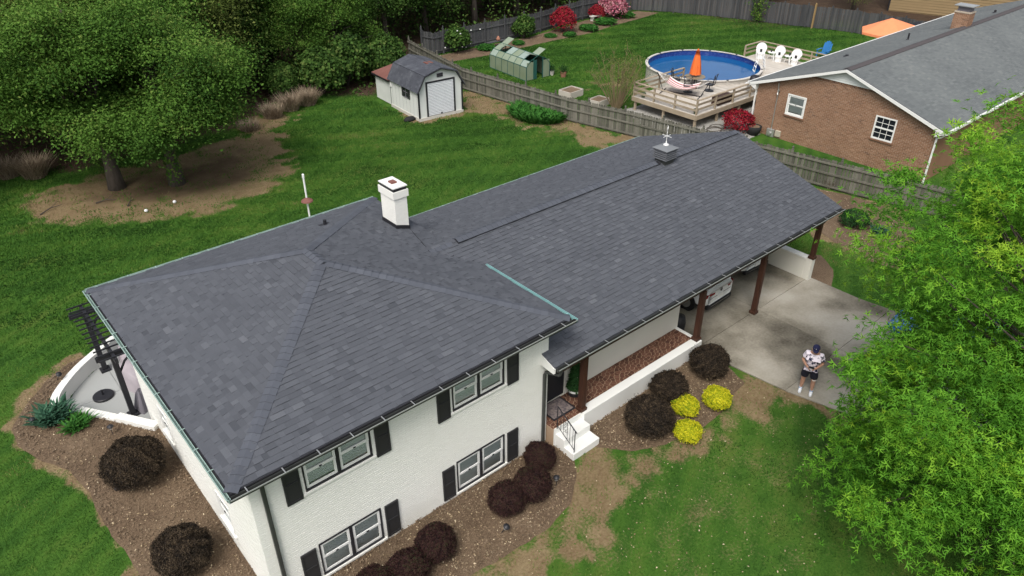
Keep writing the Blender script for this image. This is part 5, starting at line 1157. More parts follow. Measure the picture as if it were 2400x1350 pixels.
m = MB(); m.tube([(38.55, 13.68, 1.72), (39.15, 13.68, 1.72)], .018, 6); m.build('handle', CHROME, lg)
m = MB(); m.lathe([(.10, 0), (.15, .28), (.13, .28), (.12, .24), (.0, .24)], (32.62, 13.62, .905), 12); tag(m.build('flower_pot', MATS['mossy_pot'] if 'mossy_pot' in MATS else mat('mossy_pot', (.09, .12, .07), rough=.9)), 'green mossy pot at the outer corner of the deck railing', 'pot')
m = MB(); m.lathe([(.10, 0), (.16, .26), (.14, .26), (.12, .22), (.0, .22)], (32.7, 17.6, .905), 12); tag(m.build('flower_pot', MATS['mossy_pot']), 'grey green pot on the deck beside the bare shrub', 'pot')
# ------------------------------------------------------------------ sunken patio: retaining wall, pergola, furniture
rw = thing('retaining_wall', 'curved low white brick retaining wall round the sunken patio', 'wall', (-1.6, 11.2, -.45))
def wallrun(poly, th, z0, z1, parent, cap=True):
    P = [Vector((x, y, 0)) for x, y in poly]; L_, R_ = [], []
    for i, p in enumerate(P):
        d = (P[min(i+1, len(P)-1)]-P[max(i-1, 0)]).normalized(); s = Vector((-d.y, d.x, 0)); L_.append(p+s*th/2); R_.append(p-s*th/2)
    for i in range(len(P)-1):
        m = MB(); q = [L_[i], L_[i+1], R_[i+1], R_[i]]
        m.add([(a.x, a.y, z0) for a in q]+[(a.x, a.y, z1-.062) for a in q], [(3, 2, 1, 0), (4, 5, 6, 7)]+[(k, (k+1) % 4, 4+(k+1) % 4, 4+k) for k in range(4)]); w_ = m.build('wall_segment', WBRICK, parent)
        d = (P[i+1]-P[i]); n = max(1, int(d.length/.105))
        for k in range(n):
            a, b = k/n+.004, (k+1)/n-.004; m = MB(); e = 1.04
            q = [L_[i].lerp(L_[i+1], a), L_[i].lerp(L_[i+1], b), R_[i].lerp(R_[i+1], b), R_[i].lerp(R_[i+1], a)]; c = sum(q, Vector())/4; q = [c+(v-c)*Vector((1, 1, 1)).x for v in q]
            m.add([(v.x, v.y, z1-.06) for v in q]+[(v.x, v.y, z1+random.uniform(-.002, .002)) for v in q], [(4, 5, 6, 7)]+[(k_, (k_+1) % 4, 4+(k_+1) % 4, 4+k_) for k_ in range(4)], random.uniform(.4, .9)); m.build('coping_brick', WBRICK, w_)
def arc(pts, n=5):
    out = []
    for i in range(len(pts)-1):
        p0 = Vector(pts[max(i-1, 0)]+(0,)); p1 = Vector(pts[i]+(0,)); p2 = Vector(pts[i+1]+(0,)); p3 = Vector(pts[min(i+2, len(pts)-1)]+(0,))
        for k in range(n):
            t = k/n; v = .5*((2*p1)+(p2-p0)*t+(2*p0-5*p1+4*p2-p3)*t*t+(3*p1-p0-3*p2+p3)*t**3); out.append((v.x, v.y))
    return out+[pts[-1]]
wallrun(arc([(-1.62, 11.3), (-1.45, 11.75), (-.83, 12.52), (-.04, 13.18), (1.2, 13.92), (3, 14.3), (5.2, 14.2)], 3), .24, -.5, .10, rw)
rw2 = thing('retaining_wall', 'stepped straight white brick retaining wall between the mulch bed and the house corner', 'wall', (.4, 8.2, -.45))
wallrun([(.40, 8.20), (-.36, 9.38)], .26, -.5, .17, rw2); wallrun([(-.37, 9.40), (-1.12, 10.52)], .24, -.5, .09, rw2)
pg = thing('pergola', 'black metal pergola with thin roof slats beside the left wall of the white house', 'pergola', (.1, 11.2, -.4))
for (x, y) in ((.12, 9.86), (.12, 12.74), (3.4, 9.86), (3.4, 12.74)):
    m = MB(); m.box(x-.075, x+.075, y-.075, y+.075, -.4, 1.86); p_ = m.build('post', BLACK, pg); m = MB(); m.box(x-.15, x+.15, y-.15, y+.15, -.4, -.33); m.build('post_base', BLACK, p_)
for x in (.12, 3.4): m = MB(); m.beam((x, 9.4, 1.93), (x, 13.15, 1.93), .09, .15); m.build('beam', BLACK, pg)
for y in (9.86, 12.74): m = MB(); m.beam((-.33, y, 1.90), (3.8, y, 1.90), .09, .15) ; m.build('crossbeam', BLACK, pg)
for (x, y) in ((.12, 9.86), (.12, 12.74)):
    m = MB(); m.tube([(x+.06, y, 1.25), (x+.25, y, 1.55), (x+.62, y, 1.84)], .035, 6); s = 1 if y < 11 else -1; m.tube([(x, y+s*.06, 1.25), (x, y+s*.25, 1.55), (x, y+s*.62, 1.86)], .035, 6); m.build('brace', BLACK, pg)
for i in range(13): y = 9.5+i*.295; m = MB(); m.beam((-.30, y, 2.035), (3.75, y, 2.035), .035, .04); m.build('slat', BLACK, pg)
for x in (.55, 1.4, 2.2): m = MB(); m.beam((x, 9.45, 2.005), (x, 13.1, 2.005), .05, .02); m.build('purlin', GALV, pg)
ub = thing('umbrella_base', 'round black umbrella base with a short tube on the patio concrete', 'umbrella base', (-.33, 11.33, -.4))
m = MB(); m.lathe([(.30, 0), (.31, .02), (.31, .07), (.29, .09), (.0, .095)], (-.33, 11.33, -.395), 24); m.build('weight_plate', BLACK, ub); m = MB(); m.tube([(-.33, 11.33, -.3), (-.33, 11.33, -.12)], .028, 10); m.tube([(-.33, 11.33, -.17), (-.25, 11.33, -.17)], .012, 6); m.build('tube', BLACK, ub)
def drape(name, lab, cat, c, sx, sy, h, m_, seed, rz=0., pinch=.0, n=40):
    rg = random.Random(seed); mb = MB(); prof = [(1.0, 0), (.95, .25), (.92, .6), (.88, .88), (.75, .97), (.4, 1.0), (0, 1.02)]; vs = []
    ph = [rg.uniform(0, 6) for _ in range(4)]
    for r, z in prof:
        r = r*(1-pinch*z)
        for i in range(n):
            a = 2*pi*i/n; k = max(abs(cos(a)), abs(sin(a)))**.75; w = 1+(.05*sin(5*a+ph[0])+.04*sin(11*a+ph[1]))*(1.1-z); vs.append((r*sx*cos(a)/k*w, r*sy*sin(a)/k*w, h*z+.03*sin(3*a+ph[2])*z))
    mb.add(vs, [(k*n+i, k*n+(i+1) % n, (k+1)*n+(i+1) % n, (k+1)*n+i) for k in range(len(prof)-1) for i in range(n)])
    o = mb.build(name, m_, None, True); o.location = c; o.rotation_euler = (0, 0, rz); return tag(o, lab, cat)
drape('covered_furniture', 'patio seating under a crumpled lilac grey cover beneath the pergola', 'covered furniture', (1.02, 11.0, -.395), .62, .95, .78, LILACC, 4, .15)
drape('covered_chair', 'narrow dark grey covered chair beside the house corner on the patio', 'covered chair', (.50, 9.93, -.395), .26, .24, .72, GREYC, 7, .4, .55)
drape('covered_table', 'pale covered table at the far end of the patio under the pergola', 'covered table', (1.3, 12.6, -.395), .7, .5, .6, LILACC, 9)

# ------------------------------------------------------------------ porch things
tp = thing('potted_topiary', 'dark conical evergreen in a dark pot by the porch wall', 'potted plant', (10.15, .80, .66))
m = MB(); m.lathe([(.13, 0), (.19, .06), (.21, .30), (.19, .31), (.17, .27), (.0, .27)], (10.15, .80, .66), 16); m.build('pot', BLACK, tp); m = MB(); m.lathe([(.212, .20), (.214, .22), (.214, .25), (.212, .27)], (10.15, .8, .66), 16); m.build('pot_band', WHITE, tp)
rg = np.random.default_rng(3); n = 2600; zt_ = rg.uniform(0, 1, n)**1.3; a = rg.uniform(0, 2*pi, n); r = .24*(1-zt_*.85)*rg.uniform(.6, 1.08, n)
P = np.stack([r*np.cos(a), r*np.sin(a), .30+zt_*1.25], 1); linkmesh('crown', leaves('crown', P, np.stack([np.cos(a), np.sin(a), np.full(n, .5)], 1)+rg.normal(size=(n, 3))*.4, rg.uniform(.05, .09, n), rg.uniform(.1, .6, n), BUSH_G, rg), tp)
m = MB(); m.tube([(10.15, .8, .9), (10.15, .8, 2.0)], .02, 6); m.build('trunk', BARK, tp)
m = MB(); m.box(8.95, 9.72, .40, 1.0, .664, .676); dm = m.build('doormat', mat('mat_print', g2((.05, .045, .05), (.16, .13, .13), (.30, .25, .20)), rough=.95, scale=14, amp=.9)); tag(dm, 'patterned door mat with black border on the porch flagstones', 'door mat')
m = MB()
for (p, q, r, s) in ((8.90, 9.77, .35, .40), (8.90, 9.77, 1.0, 1.025), (8.90, 8.95, .4, 1.0), (9.72, 9.77, .4, 1.0)): m.box(p, q, r, s, .664, .679)
m.build('mat_border', BLACK, dm)

# ------------------------------------------------------------------ yard pole, path lights, balls, bench, planters, pots
bp = thing('yard_pole', 'white pole with a rust red baffle disc standing on the back lawn behind the roof', 'pole', (9.95, 16.95, 0))
m = MB(); m.tube([(9.95, 16.95, -.1), (9.95, 16.95, 2.32)], .042, 8); m.build('pole', PLASTW, bp); m = MB(); m.lathe([(.26, 0), (.24, .05), (.06, .16), (.05, .18)], (9.95, 16.95, 1.22), 20); m.build('baffle', RUST, bp); m = MB(); m.lathe([(.055, 0), (.055, .14), (.03, .17)], (9.95, 16.95, 2.32), 8); m.build('pole_cap', PLASTW, bp)
def plight(x, y, lab, tilt=0):
    z = hz(x, y)+.03; t = thing('path_light', lab, 'path light', (0, 0, 0), 'solar path lights in the mulch beds')
    m = MB(); m.tube([(0, 0, -.05), (0, 0, .26)], .011, 6); m.build('stake', BLACK, t); m = MB(); m.lathe([(.035, 0), (.05, .01), (.05, .09), (.035, .10)], (0, 0, .24), 10); m.build('lens', GALV, t); m = MB(); m.lathe([(.09, 0), (.085, .02), (.03, .06), (.0, .07)], (0, 0, .335), 12); m.build('hood', BLACK, t)
    t.location = (x, y, z); t.rotation_euler = (tilt, tilt*.6, 0)
plight(*(-2.31, 10.53), 'black path light at the tip of the left bed beside the iris clump')
plight(*(-0.68, 8.73), 'black path light just behind the farther round bronze bush')
plight(*(-1.34, 6.62), 'black path light fallen over in front of the farther round bronze bush', .9)
plight(*(-1.26, 12.55), 'black path light tilted at the bed edge outside the curved retaining wall', .5)
plight(*(7.68, -1.04), 'black path light in the mulch right of the three plum bushes')
plight(*(5.58, -1.26), 'black path light leaning in the mulch below the twin plum bushes', .4)
plight(*(4.45, -0.30), 'black path light lying flat near the wall between plum bushes', 1.2)
for (u, lab) in (((4.93, 23.15), 'small white round lawn light left of its twin on the bare soil under the maples'), ((6.25, 23.25), 'small white round lawn light right of its twin on the bare soil under the maples')):
    m = MB(); m.lathe([(.03, 0), (.07, .03), (.085, .08), (.06, .13), (.0, .15)], (*u, .0), 12); tag(m.build('lawn_light', PLASTW, None, True), lab, 'lawn light', 'white lawn lights under the maples')
bn = thing('garden_bench', 'low pale stone bench in front of the pink azalea at the dark fence', 'bench', (48.4, 36.6, 0))
m = MB(); m.box(47.75, 49.05, 36.4, 36.8, .42, .5); m.build('seat', BLOCK, bn)
for x in (47.95, 48.85): m = MB(); m.box(x-.08, x+.08, 36.45, 36.75, 0, .42); m.build('leg', BLOCK, bn)
b2 = thing('garden_bench', 'low dark bench with a small figurine in front of the dark fence near the greenhouse', 'bench', (36.0, 35.6, 0))
m = MB(); m.box(35.1, 36.8, 35.4, 35.8, .36, .42); m.build('seat', FENCED, b2)
for x in (35.3, 36.6): m = MB(); m.box(x-.06, x+.06, 35.45, 35.75, 0, .36); m.build('leg', FENCED, b2)
m = MB(); m.lathe([(.14, 0), (.18, .1), (.12, .2), (.09, .28), (.0, .36)], (36.2, 35.6, .43), 8); tag(m.build('garden_figurine', TERRA, None, True), 'small pinkish figurine on the dark bench by the fence', 'figurine')
def planter(c, ang, lx, ly, lab):
    t = thing('planter_box', lab, 'planter', (0, 0, 0), 'raised planter boxes behind the picket fence'); h = .42
    for (a, b) in (((-lx, -ly), (lx, -ly)), ((lx, -ly), (lx, ly)), ((lx, ly), (-lx, ly)), ((-lx, ly), (-lx, -ly))): m = MB(); m.beam((*a, h/2), (*b, h/2), .05, h); m.build('side_board', DECKW, t)
    m = MB(); m.box(-lx+.03, lx-.03, -ly+.03, ly-.03, 0, h-.06); m.build('soil', MULCH, t); t.location = (*c, 0); t.rotation_euler = (0, 0, ang)
planter((31.6, 22.7), .08, .62, .5, 'grey wooden planter box nearer the greenhouse, behind the picket fence'); planter((31.6, 20.2), .1, .55, .42, 'grey wooden planter box beside the bare shrub, behind the picket fence')
for (x, y, h_, mm, lab) in ((34.1, 26.0, .40, TERRA, 'terracotta pot with a bushy herb outside the greenhouse door'), (33.8, 26.9, .34, RIM, 'pale pot with herbs close to the greenhouse side')):
    t = thing('potted_plant', lab, 'potted plant', (x, y, 0)); m = MB(); m.lathe([(.16, 0), (.23, h_), (.20, h_), (.18, h_-.06), (0, h_-.06)], (x, y, 0), 14); m.build('pot', mm, t)
    rg = np.random.default_rng(int(x*10)); P = rg.normal(size=(500, 3))*(.16, .16, .14)+(0, 0, h_+.16); linkmesh('foliage', leaves('foliage', P, rg.normal(size=(500, 3))+(0, 0, .6), rg.uniform(.06, .1, 500), rg.random(500), BUSH_G, rg), t)

# ------------------------------------------------------------------ shrubs
def ballbush_mesh(seed, m, n=9000, size=.055, flat=.86, lump=.07):
    rg = np.random.default_rng(seed); d = rg.normal(size=(n, 3)); d[:, 2] = np.where(d[:, 2] < -.45, -d[:, 2], d[:, 2]); d /= np.linalg.norm(d, axis=1)[:, None]
    hf = fbm(d[:, 0]*8+d[:, 2]*5, d[:, 1]*8-d[:, 2]*6, seed+5, 2); r = 1 + lump*2*(fbm(d[:, 0]*2.6+d[:, 2], d[:, 1]*2.6-d[:, 2]*1.7, seed)-.5) + .22*(hf-.55) - np.abs(rg.normal(0, .11, n)); r = np.where(rg.random(n) < .03, r+rg.random(n)*.16, r)
    P = d*r[:, None]*(1, 1, flat) + (0, 0, .80)
    N_ = d*.7+rg.normal(size=(n, 3))*.55+(0, 0, .25)
    return leaves('foliage', P, N_, size*rg.uniform(.7, 1.4, n), np.clip(.30+.9*(hf-.45)+.4*(fbm(d[:, 0]*3, d[:, 1]*3+d[:, 2]*2, seed+3)-.45)+rg.normal(0, .27, n), 0, 1), m, rg, 'round')
def bush(name, x, y, r, me, lab, group=None, hz_=1., cat='bush', stem=True, z=None, rz=0., twigs=BARK):
    z = hz(x, y)+.02 if z is None else z
    t = thing(name, lab, cat, (x, y, z), group); o = linkmesh('foliage', me, t); o.scale = (r, r, r*hz_); o.rotation_euler = (0, 0, rz)
    if stem:
        m = MB(); rr = random.Random(int(x*100))
        for k in range(9): a = rr.uniform(0, 6.28); q = rr.uniform(.3, .8)*r; m.tube([(0, 0, -.05), (q*.5*cos(a), q*.5*sin(a), .5*r), (q*cos(a), q*sin(a), r*1.0*hz_)], [.03*r+.005, .02*r, .006], 5)
        m.build('stems', twigs, t, local=True)
    return t
BO = [ballbush_mesh(s, BUSH_O, 36000, .040, lump=.13) for s in (1, 2)]; BP = [ballbush_mesh(s, BUSH_P, 22000, .05, lump=.12) for s in (3, 4, 5)]; BY = [ballbush_mesh(s, BUSH_Y, 11000, .075, lump=.22) for s in (6, 7, 8)]
BD = [ballbush_mesh(s, BUSH_O, 26000, .046, lump=.10) for s in (11, 12)]
bush('round_bush', -.66, 6.45, .80, BO[0], 'large clipped round bronze-brown bush at the left wall, the farther one by the patio', 'clipped bronze bushes at the left wall')
bush('round_bush', -.72, 2.85, .68, BO[1], 'large clipped round bronze-brown bush at the left wall, the nearer one at the picture bottom', 'clipped bronze bushes at the left wall', rz=1.)
gp = 'plum-leaved bushes along the front wall'
bush('plum_bush', 6.18, -.78, .50, BP[0], 'dark plum bush left of its twin below the lower right windows', gp)
bush('plum_bush', 6.98, -.86, .52, BP[1], 'redder plum bush in the middle of the group of three by the steps', gp, rz=.5)
bush('plum_bush', 7.85, -.20, .46, BP[2], 'plum bush closest to the porch steps below the front wall', gp, rz=2)
bush('plum_bush', 3.98, -.72, .52, BP[0], 'lone round plum bush right of the lower left window', gp, rz=4)
bush('plum_bush', 3.10, -.88, .50, BP[2], 'plum bush cut by the picture bottom below the lower left window, right of another', gp, rz=3); bush('plum_bush', 2.25, -.80, .50, BP[1], 'plum bush mostly below the picture edge under the lower left window', gp, rz=5)
gp = 'dark clipped bushes along the porch'
bush('round_bush', 11.18, -1.22, .72, BD[0], 'dark round bush nearest the porch steps in the porch bed', gp, .95)
bush('round_bush', 12.75, -.68, .58, BD[1], 'dark round bush in the middle of the porch bed behind the yellow shrubs', gp, .95, rz=1.5)
bush('round_bush', 14.55, -.82, .63, BD[0], 'dark round bush at the driveway end of the porch bed', gp, 1., rz=3)
gp = 'yellow shrubs in the porch bed'
bush('golden_shrub', 12.62, -1.46, .40, BY[0], 'greener yellow shrub between the dark bush and the other yellow shrubs', gp, .85); bush('golden_shrub', 13.52, -1.90, .43, BY[1], 'brightest yellow shrub, on the driveway side', gp, .9); bush('golden_shrub', 11.80, -2.16, .40, BY[2], 'yellow shrub closest to the front lawn', gp, .85)
BG = ballbush_mesh(21, BUSH_G, 3600, .10, lump=.3); bush('green_shrub', *(27.92, 1.37), .62, BG, 'small spreading dark green shrub in the mulch right of the carport', hz_=.7)
AR = [ballbush_mesh(s, AZR, 3000, .11, lump=.35) for s in (31, 32)]; AP = ballbush_mesh(33, AZP, 3200, .11, lump=.35)
bush('red_azalea', 43.2, 35.4, 1.05, AR[0], 'deep red flowering azalea in front of the dark board fence', 'red flowering azaleas', 1.15, 'azalea'); bush('red_azalea', 34.2, 11.75, .85, AR[1], 'red flowering azalea between the brick house corner and the deck', 'red flowering azaleas', .85, 'azalea'); bush('pink_azalea', 50.2, 36.2, 1.25, AP, 'pale pink flowering azalea beside the stone bench', None, .95, 'azalea'); bush('pink_azalea', 48.9, 36.9, .75, AR[0], 'dark rose azalea between the bench and the pale pink azalea', None, 1., 'azalea')
BGL = ballbush_mesh(22, HOSTA, 1500, .2, lump=.4)
for k, (u, r, lab) in enumerate((((45.30, 34.43), .8, 'low green perennial clump in front of the red azalea, on its right'), ((47.98, 35.06), .9, 'low green perennial clump in front of the pink azalea'), ((42.69, 34.11), .55, 'small light green perennial at the foot of the red azalea'), ((37.61, 34.78), .5, 'small green perennial in the bark behind the greenhouse'), ((34.59, 35.12), .7, 'dark low perennial at the dark fence behind the greenhouse'), ((41.18, 34.84), .5, 'yellowish perennial at the bed edge left of the red azalea'), ((33.90, 29.12), .55, 'green plants growing inside the greenhouse doorway'), ((51.34, 35.73), .8, 'low yellow green plant at the right end of the flower bed'))): bush('perennial', *u, r, BGL, lab, 'perennials in the far flower bed', .36, 'plant', False, rz=k)
BV = ballbush_mesh(23, FOL_D, 2600, .16, lump=.5)
bush('climbing_rose', 32.6, 36.2, 1.1, BV, 'dark climbing rose with a few white blooms covering the dark fence', None, 1.0, 'rose', z=.1); bush('climbing_rose', 39.3, 36.1, .9, BV, 'dark green climber on the dark fence near its middle', None, 1.2, 'climber', z=.0, rz=2)
rg = np.random.default_rng(9)
m = MB()
for k in range(14): m.lathe([(.0, 0), (.06, .02), (.05, .07), (.0, .08)], (32.5+random.gauss(0, .7), 35.6+random.uniform(-.3, .2), 1.0+random.uniform(-.7, .8)), 6)
m.build('blossoms', PLASTW, bpy.data.objects['climbing_rose'])
def strap_clump(name, c, n, L, spread, m, lab, cat, up=.7, group=None, seed=1, kind=None):
    rg = np.random.default_rng(seed); a = rg.uniform(0, 2*pi, n); r = np.sqrt(rg.random(n)); P = np.stack([c[0]+spread[0]*r*np.cos(a), c[1]+spread[1]*r*np.sin(a), np.full(n, hz(*c)+.03)], 1)
    b = rg.uniform(0, 2*pi, n); A = np.stack([np.cos(b)*.75, np.sin(b)*.75, rg.uniform(up-.25, up+.45, n)], 1); A /= np.linalg.norm(A, axis=1)[:, None]; N_ = np.cross(A, np.stack([-np.sin(b), np.cos(b), np.zeros(n)], 1)); N_ = np.where(N_[:, 2:3] < 0, -N_, N_)
    t = thing(name, lab, cat, (c[0], c[1], 0), group); me = leaves('foliage', P-np.array([c[0], c[1], 0]), N_, L*rg.uniform(.6, 1.2, n), rg.random(n), m, rg, 'thin' if m is DRYG else 'strap', A); linkmesh('foliage', me, t); return t
strap_clump('iris_clump', (-1.79, 10.56), 260, .58, (.42, .36), IRISM, 'blue-green strap-leaved iris clump at the end of the curved patio wall', 'plant', .75, seed=1)
strap_clump('daylily_clump', (-1.38, 9.78), 240, .40, (.28, .26), HOSTA, 'small grassy green daylily beside the iris clump', 'plant', .7, seed=2)
strap_clump('hosta', (28.25, 0.30), 140, .42, (.4, .3), IRISM, 'bluish hosta in the mulch bed beyond the carport', 'plant', .5, seed=3)
strap_clump('daylily_bed', (27.3, 21.2), 5200, .62, (1.4, 1.8), HOSTA, 'dense oval bed of green strap-leaved daylilies by the picket fence', 'plant bed', .8, seed=4)
for k, (u, s, lab) in enumerate((((17.77, 32.23), .85, 'tan ornamental grass clump nearest the shed at the wood edge'), ((16.46, 31.94), .85, 'tan ornamental grass clump between two others at the wood edge'), ((15.03, 31.42), .7, 'tan ornamental grass clump closest to the maple bed'), ((2.06, 30.82), .95, 'tan ornamental grass clump left of the maples at the wood edge'), ((1.01, 31.73), .8, 'tan ornamental grass clump at the left picture edge'), ((13.02, 30.24), .5, 'small reddish dry grass tuft by the maple bed'))): strap_clump('ornamental_grass', u, 750, 1.35*s, (.5, .5), DRYG, lab, 'ornamental grass', .95, 'dry ornamental grasses', seed=10+k)
# wiry multi-stem shrub with almost no leaves behind the fence
ws = thing('bare_shrub', 'wiry multi-stemmed shrub with few leaves beside the deck', 'shrub', (31.9, 19.0, 0)); rr = random.Random(4); m = MB(); tips = []
for k in range(42):
    a = rr.uniform(0, 6.28); q = rr.uniform(.4, 1.55); h = rr.uniform(2.0, 3.4); p0 = Vector((31.9+.2*cos(a), 19+.2*sin(a), 0)); p1 = p0+Vector((q*.45*cos(a), q*.45*sin(a), h*.5)); p2 = p0+Vector((q*cos(a), q*sin(a), h)); m.tube([p0, p1, p2], [.030, .016, .006], 5); tips += [p1.lerp(p2, t) for t in (.2, .4, .6, .8, 1)]
    for j in range(5): t = rr.uniform(.3, .95); b = p1.lerp(p2, t); e = b+Vector((rr.gauss(0, .25), rr.gauss(0, .25), rr.uniform(.2, .6))); m.tube([b, e], [.009, .004], 4); tips.append(e)
m.build('stems', TWIG, ws); rg = np.random.default_rng(6); P = np.repeat(np.array(tips), 5, 0)+rg.normal(size=(len(tips)*5, 3))*.12-(31.9, 19, 0); linkmesh('foliage', leaves('foliage', P, rg.normal(size=P.shape)+(0, 0, .4), rg.uniform(.05, .11, len(P)), rg.random(len(P)), FOL_S, rg), ws)
strap_clump('dry_shrub', (31.05, 4.20), 160, .7, (.3, .3), DRYG, 'small brownish green shrub against the picket fence behind the carport roof', 'shrub', 1.0, seed=33)
bush('dark_shrub', 23.0, 2.6, .42, BG, 'dark low shrub just outside the carport low wall', None, .7)
m = MB(); rr = random.Random(2)

# small loose things
for k, (u, a, L_, lab) in enumerate((((1.18, 25.92), .4, 1.1, 'dark fallen branch at the left end of the bare ground under the maples'), ((3.43, 25.56), -.3, .9, 'thin fallen branch left of the white lawn lights'), ((4.46, 24.25), .9, .7, 'short fallen stick between the left maple and the white lawn lights'))):
    m = MB(); p = Vector((*u, .04)); d = Vector((cos(a), sin(a), .03)); m.tube([p, p+d*L_*.5+Vector((0, .08, .05)), p+d*L_], [.03, .022, .01], 6); m.tube([p+d*L_*.5+Vector((0, .08, .05)), p+d*L_*.8+Vector((.1, .3, .12))], [.016, .006], 5); tag(m.build('fallen_branch', BARK), lab, 'branch')
tt = thing('planter_tub', 'black round tub against the brick house corner beside the red azalea', 'tub', (34.5, 10.9, 0))
m = MB(); m.lathe([(.28, 0), (.40, .30), (.43, .52), (.38, .54), (.33, .48), (.0, .46)], (34.45, 10.85, 0), 18); m.build('tub', RUBBER, tt, True); m = MB(); m.lathe([(.0, 0), (.32, .01)], (34.45, 10.85, .485), 14); m.build('soil', MULCH, tt)
ho = thing('garden_hose', 'loose coils of dark garden hose on the gravel left of the red azalea', 'hose', (33.6, 13.0, 0)); m = MB()
m.tube([(32.9+.55*cos(t)+.04*t, 12.6+.4*sin(t), .04+.012*t) for t in np.linspace(0, 15, 60)]+[(34.2, 12.2, .05), (34.7, 11.4, .05)], .022, 6); m.build('coil', BARK, ho)
# ------------------------------------------------------------------ trees
def crown_points(rg, K, R, c, cr, n_per, shell=.55, low=-.5, flat=.6, seed=1, tipbias=.0, lobes=0):
    d = rg.normal(size=(K*3, 3)); d /= np.linalg.norm(d, axis=1)[:, None]; d = d[d[:, 2] > low][:K]; K = len(d)
    rad = (shell+(1-shell)*rg.random(K)**.6)*(1+.85*(fbm(d[:, 0]*1.8+d[:, 2]*1.3, d[:, 1]*1.8-d[:, 2], seed)-.5))
    C_ = np.array(c)+d*rad[:, None]*np.array(R)
    if lobes:
        ld = rg.normal(size=(lobes*4, 3)); ld /= np.linalg.norm(ld, axis=1)[:, None]; ld = ld[ld[:, 2] > low][:lobes]; li = rg.integers(0, len(ld), K); lr = rg.uniform(.26, .50, len(ld))
        C_ = np.array(c)+(ld[li]*(.72*rg.uniform(.75, 1.12, len(ld)))[li][:, None]+d*(lr[li]*(.6+.4*rg.random(K)))[:, None]*(1, 1, .6))*np.array(R)
    cs = cr*rg.uniform(.6, 1.35, K); idx = np.repeat(np.arange(K), n_per); n = len(idx)
    off = rg.normal(size=(n, 3))*(1, 1, flat)*cs[idx][:, None]*.62
    P = C_[idx]+off; out = d[idx]
    N_ = rg.normal(size=(n, 3))*.55+(0, 0, .75)+out*.35
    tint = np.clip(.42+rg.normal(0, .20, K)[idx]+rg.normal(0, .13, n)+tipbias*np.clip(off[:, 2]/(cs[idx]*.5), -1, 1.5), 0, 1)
    return C_, P, N_, tint, idx
def trunk_mesh(name, rr, h, r0, centers, top, lean=(0, 0), limbs=14, m=BARK, stems=1):
    mb = MB()
    for s in range(stems):
        a = 6.28*s/stems+.4; ox, oy = (.25*cos(a), .25*sin(a)) if stems > 1 else (0, 0); k = 7; path = []; rs = []
        for i in range(k): t = i/(k-1); path.append((ox*(1+3*t)+lean[0]*t+rr.gauss(0, .06)*h*.03*i, oy*(1+3*t)+lean[1]*t+rr.gauss(0, .06)*h*.03*i, h*t-.2)); rs.append(r0*(1.35 if i == 0 else 1)*(1-.82*t))
        mb.tube(path, rs, 9)
        cs = sorted(centers, key=lambda c: rr.random())[:limbs]
        for c in cs:
            c = Vector(c); t = min(.95, max(.22, (c.z*.72)/h*rr.uniform(.75, 1.05))); i = min(k-2, int(t*(k-1))); f = t*(k-1)-i; b = Vector(path[i]).lerp(Vector(path[i+1]), f); md = b.lerp(c, .5)+Vector((rr.gauss(0, .25), rr.gauss(0, .25), .3))
            mb.tube([b, md, c], [r0*.34*(1-t*.5), r0*.16, r0*.05], 6)
    return mb.mesh(name, m, smooth=True)
def tree(name, lab, loc, R, cz, K, cr, n_per, lsize, m, seed, th, r0, shape='oval', group=None, shell=.5, low=-.6, tipbias=0., lean=(0, 0), limbs=16, stems=1, cat='tree', flat=.6, cxy=(0, 0), lobes=22):
    rg = np.random.default_rng(seed); t = thing(name, lab, cat, loc, group)
    C_, P, N_, tint, idx = crown_points(rg, K, R, (cxy[0], cxy[1], cz), cr, n_per, shell, low, flat, seed, tipbias, lobes)
    linkmesh('crown', leaves('crown', P, N_, lsize*rg.uniform(.65, 1.3, len(P)), tint, m, rg, shape), t)
    linkmesh('trunk', trunk_mesh('trunk', random.Random(seed), th, r0, C_.tolist(), 0, lean, limbs, stems=stems), t)
    return t
# the two yard maples
tree('maple_tree', 'left one of the two maples with trunks in the brown bed on the lawn', (4.75, 26.8, 0), (4.3, 4.3, 3.7), 5.4, 330, .85, 330, .135, FOL_M, 51, 8.5, .34, 'oval', 'maples in the brown bed', .45, -.75, .10, flat=.55)
tree('maple_tree', 'right one of the two maples, with ivy at its trunk foot, in the brown bed', (7.14, 25.4, 0), (4.0, 4.0, 3.5), 5.1, 320, .85, 330, .135, FOL_M, 52, 8.2, .33, 'oval', 'maples in the brown bed', .45, -.78, .10, flat=.55)
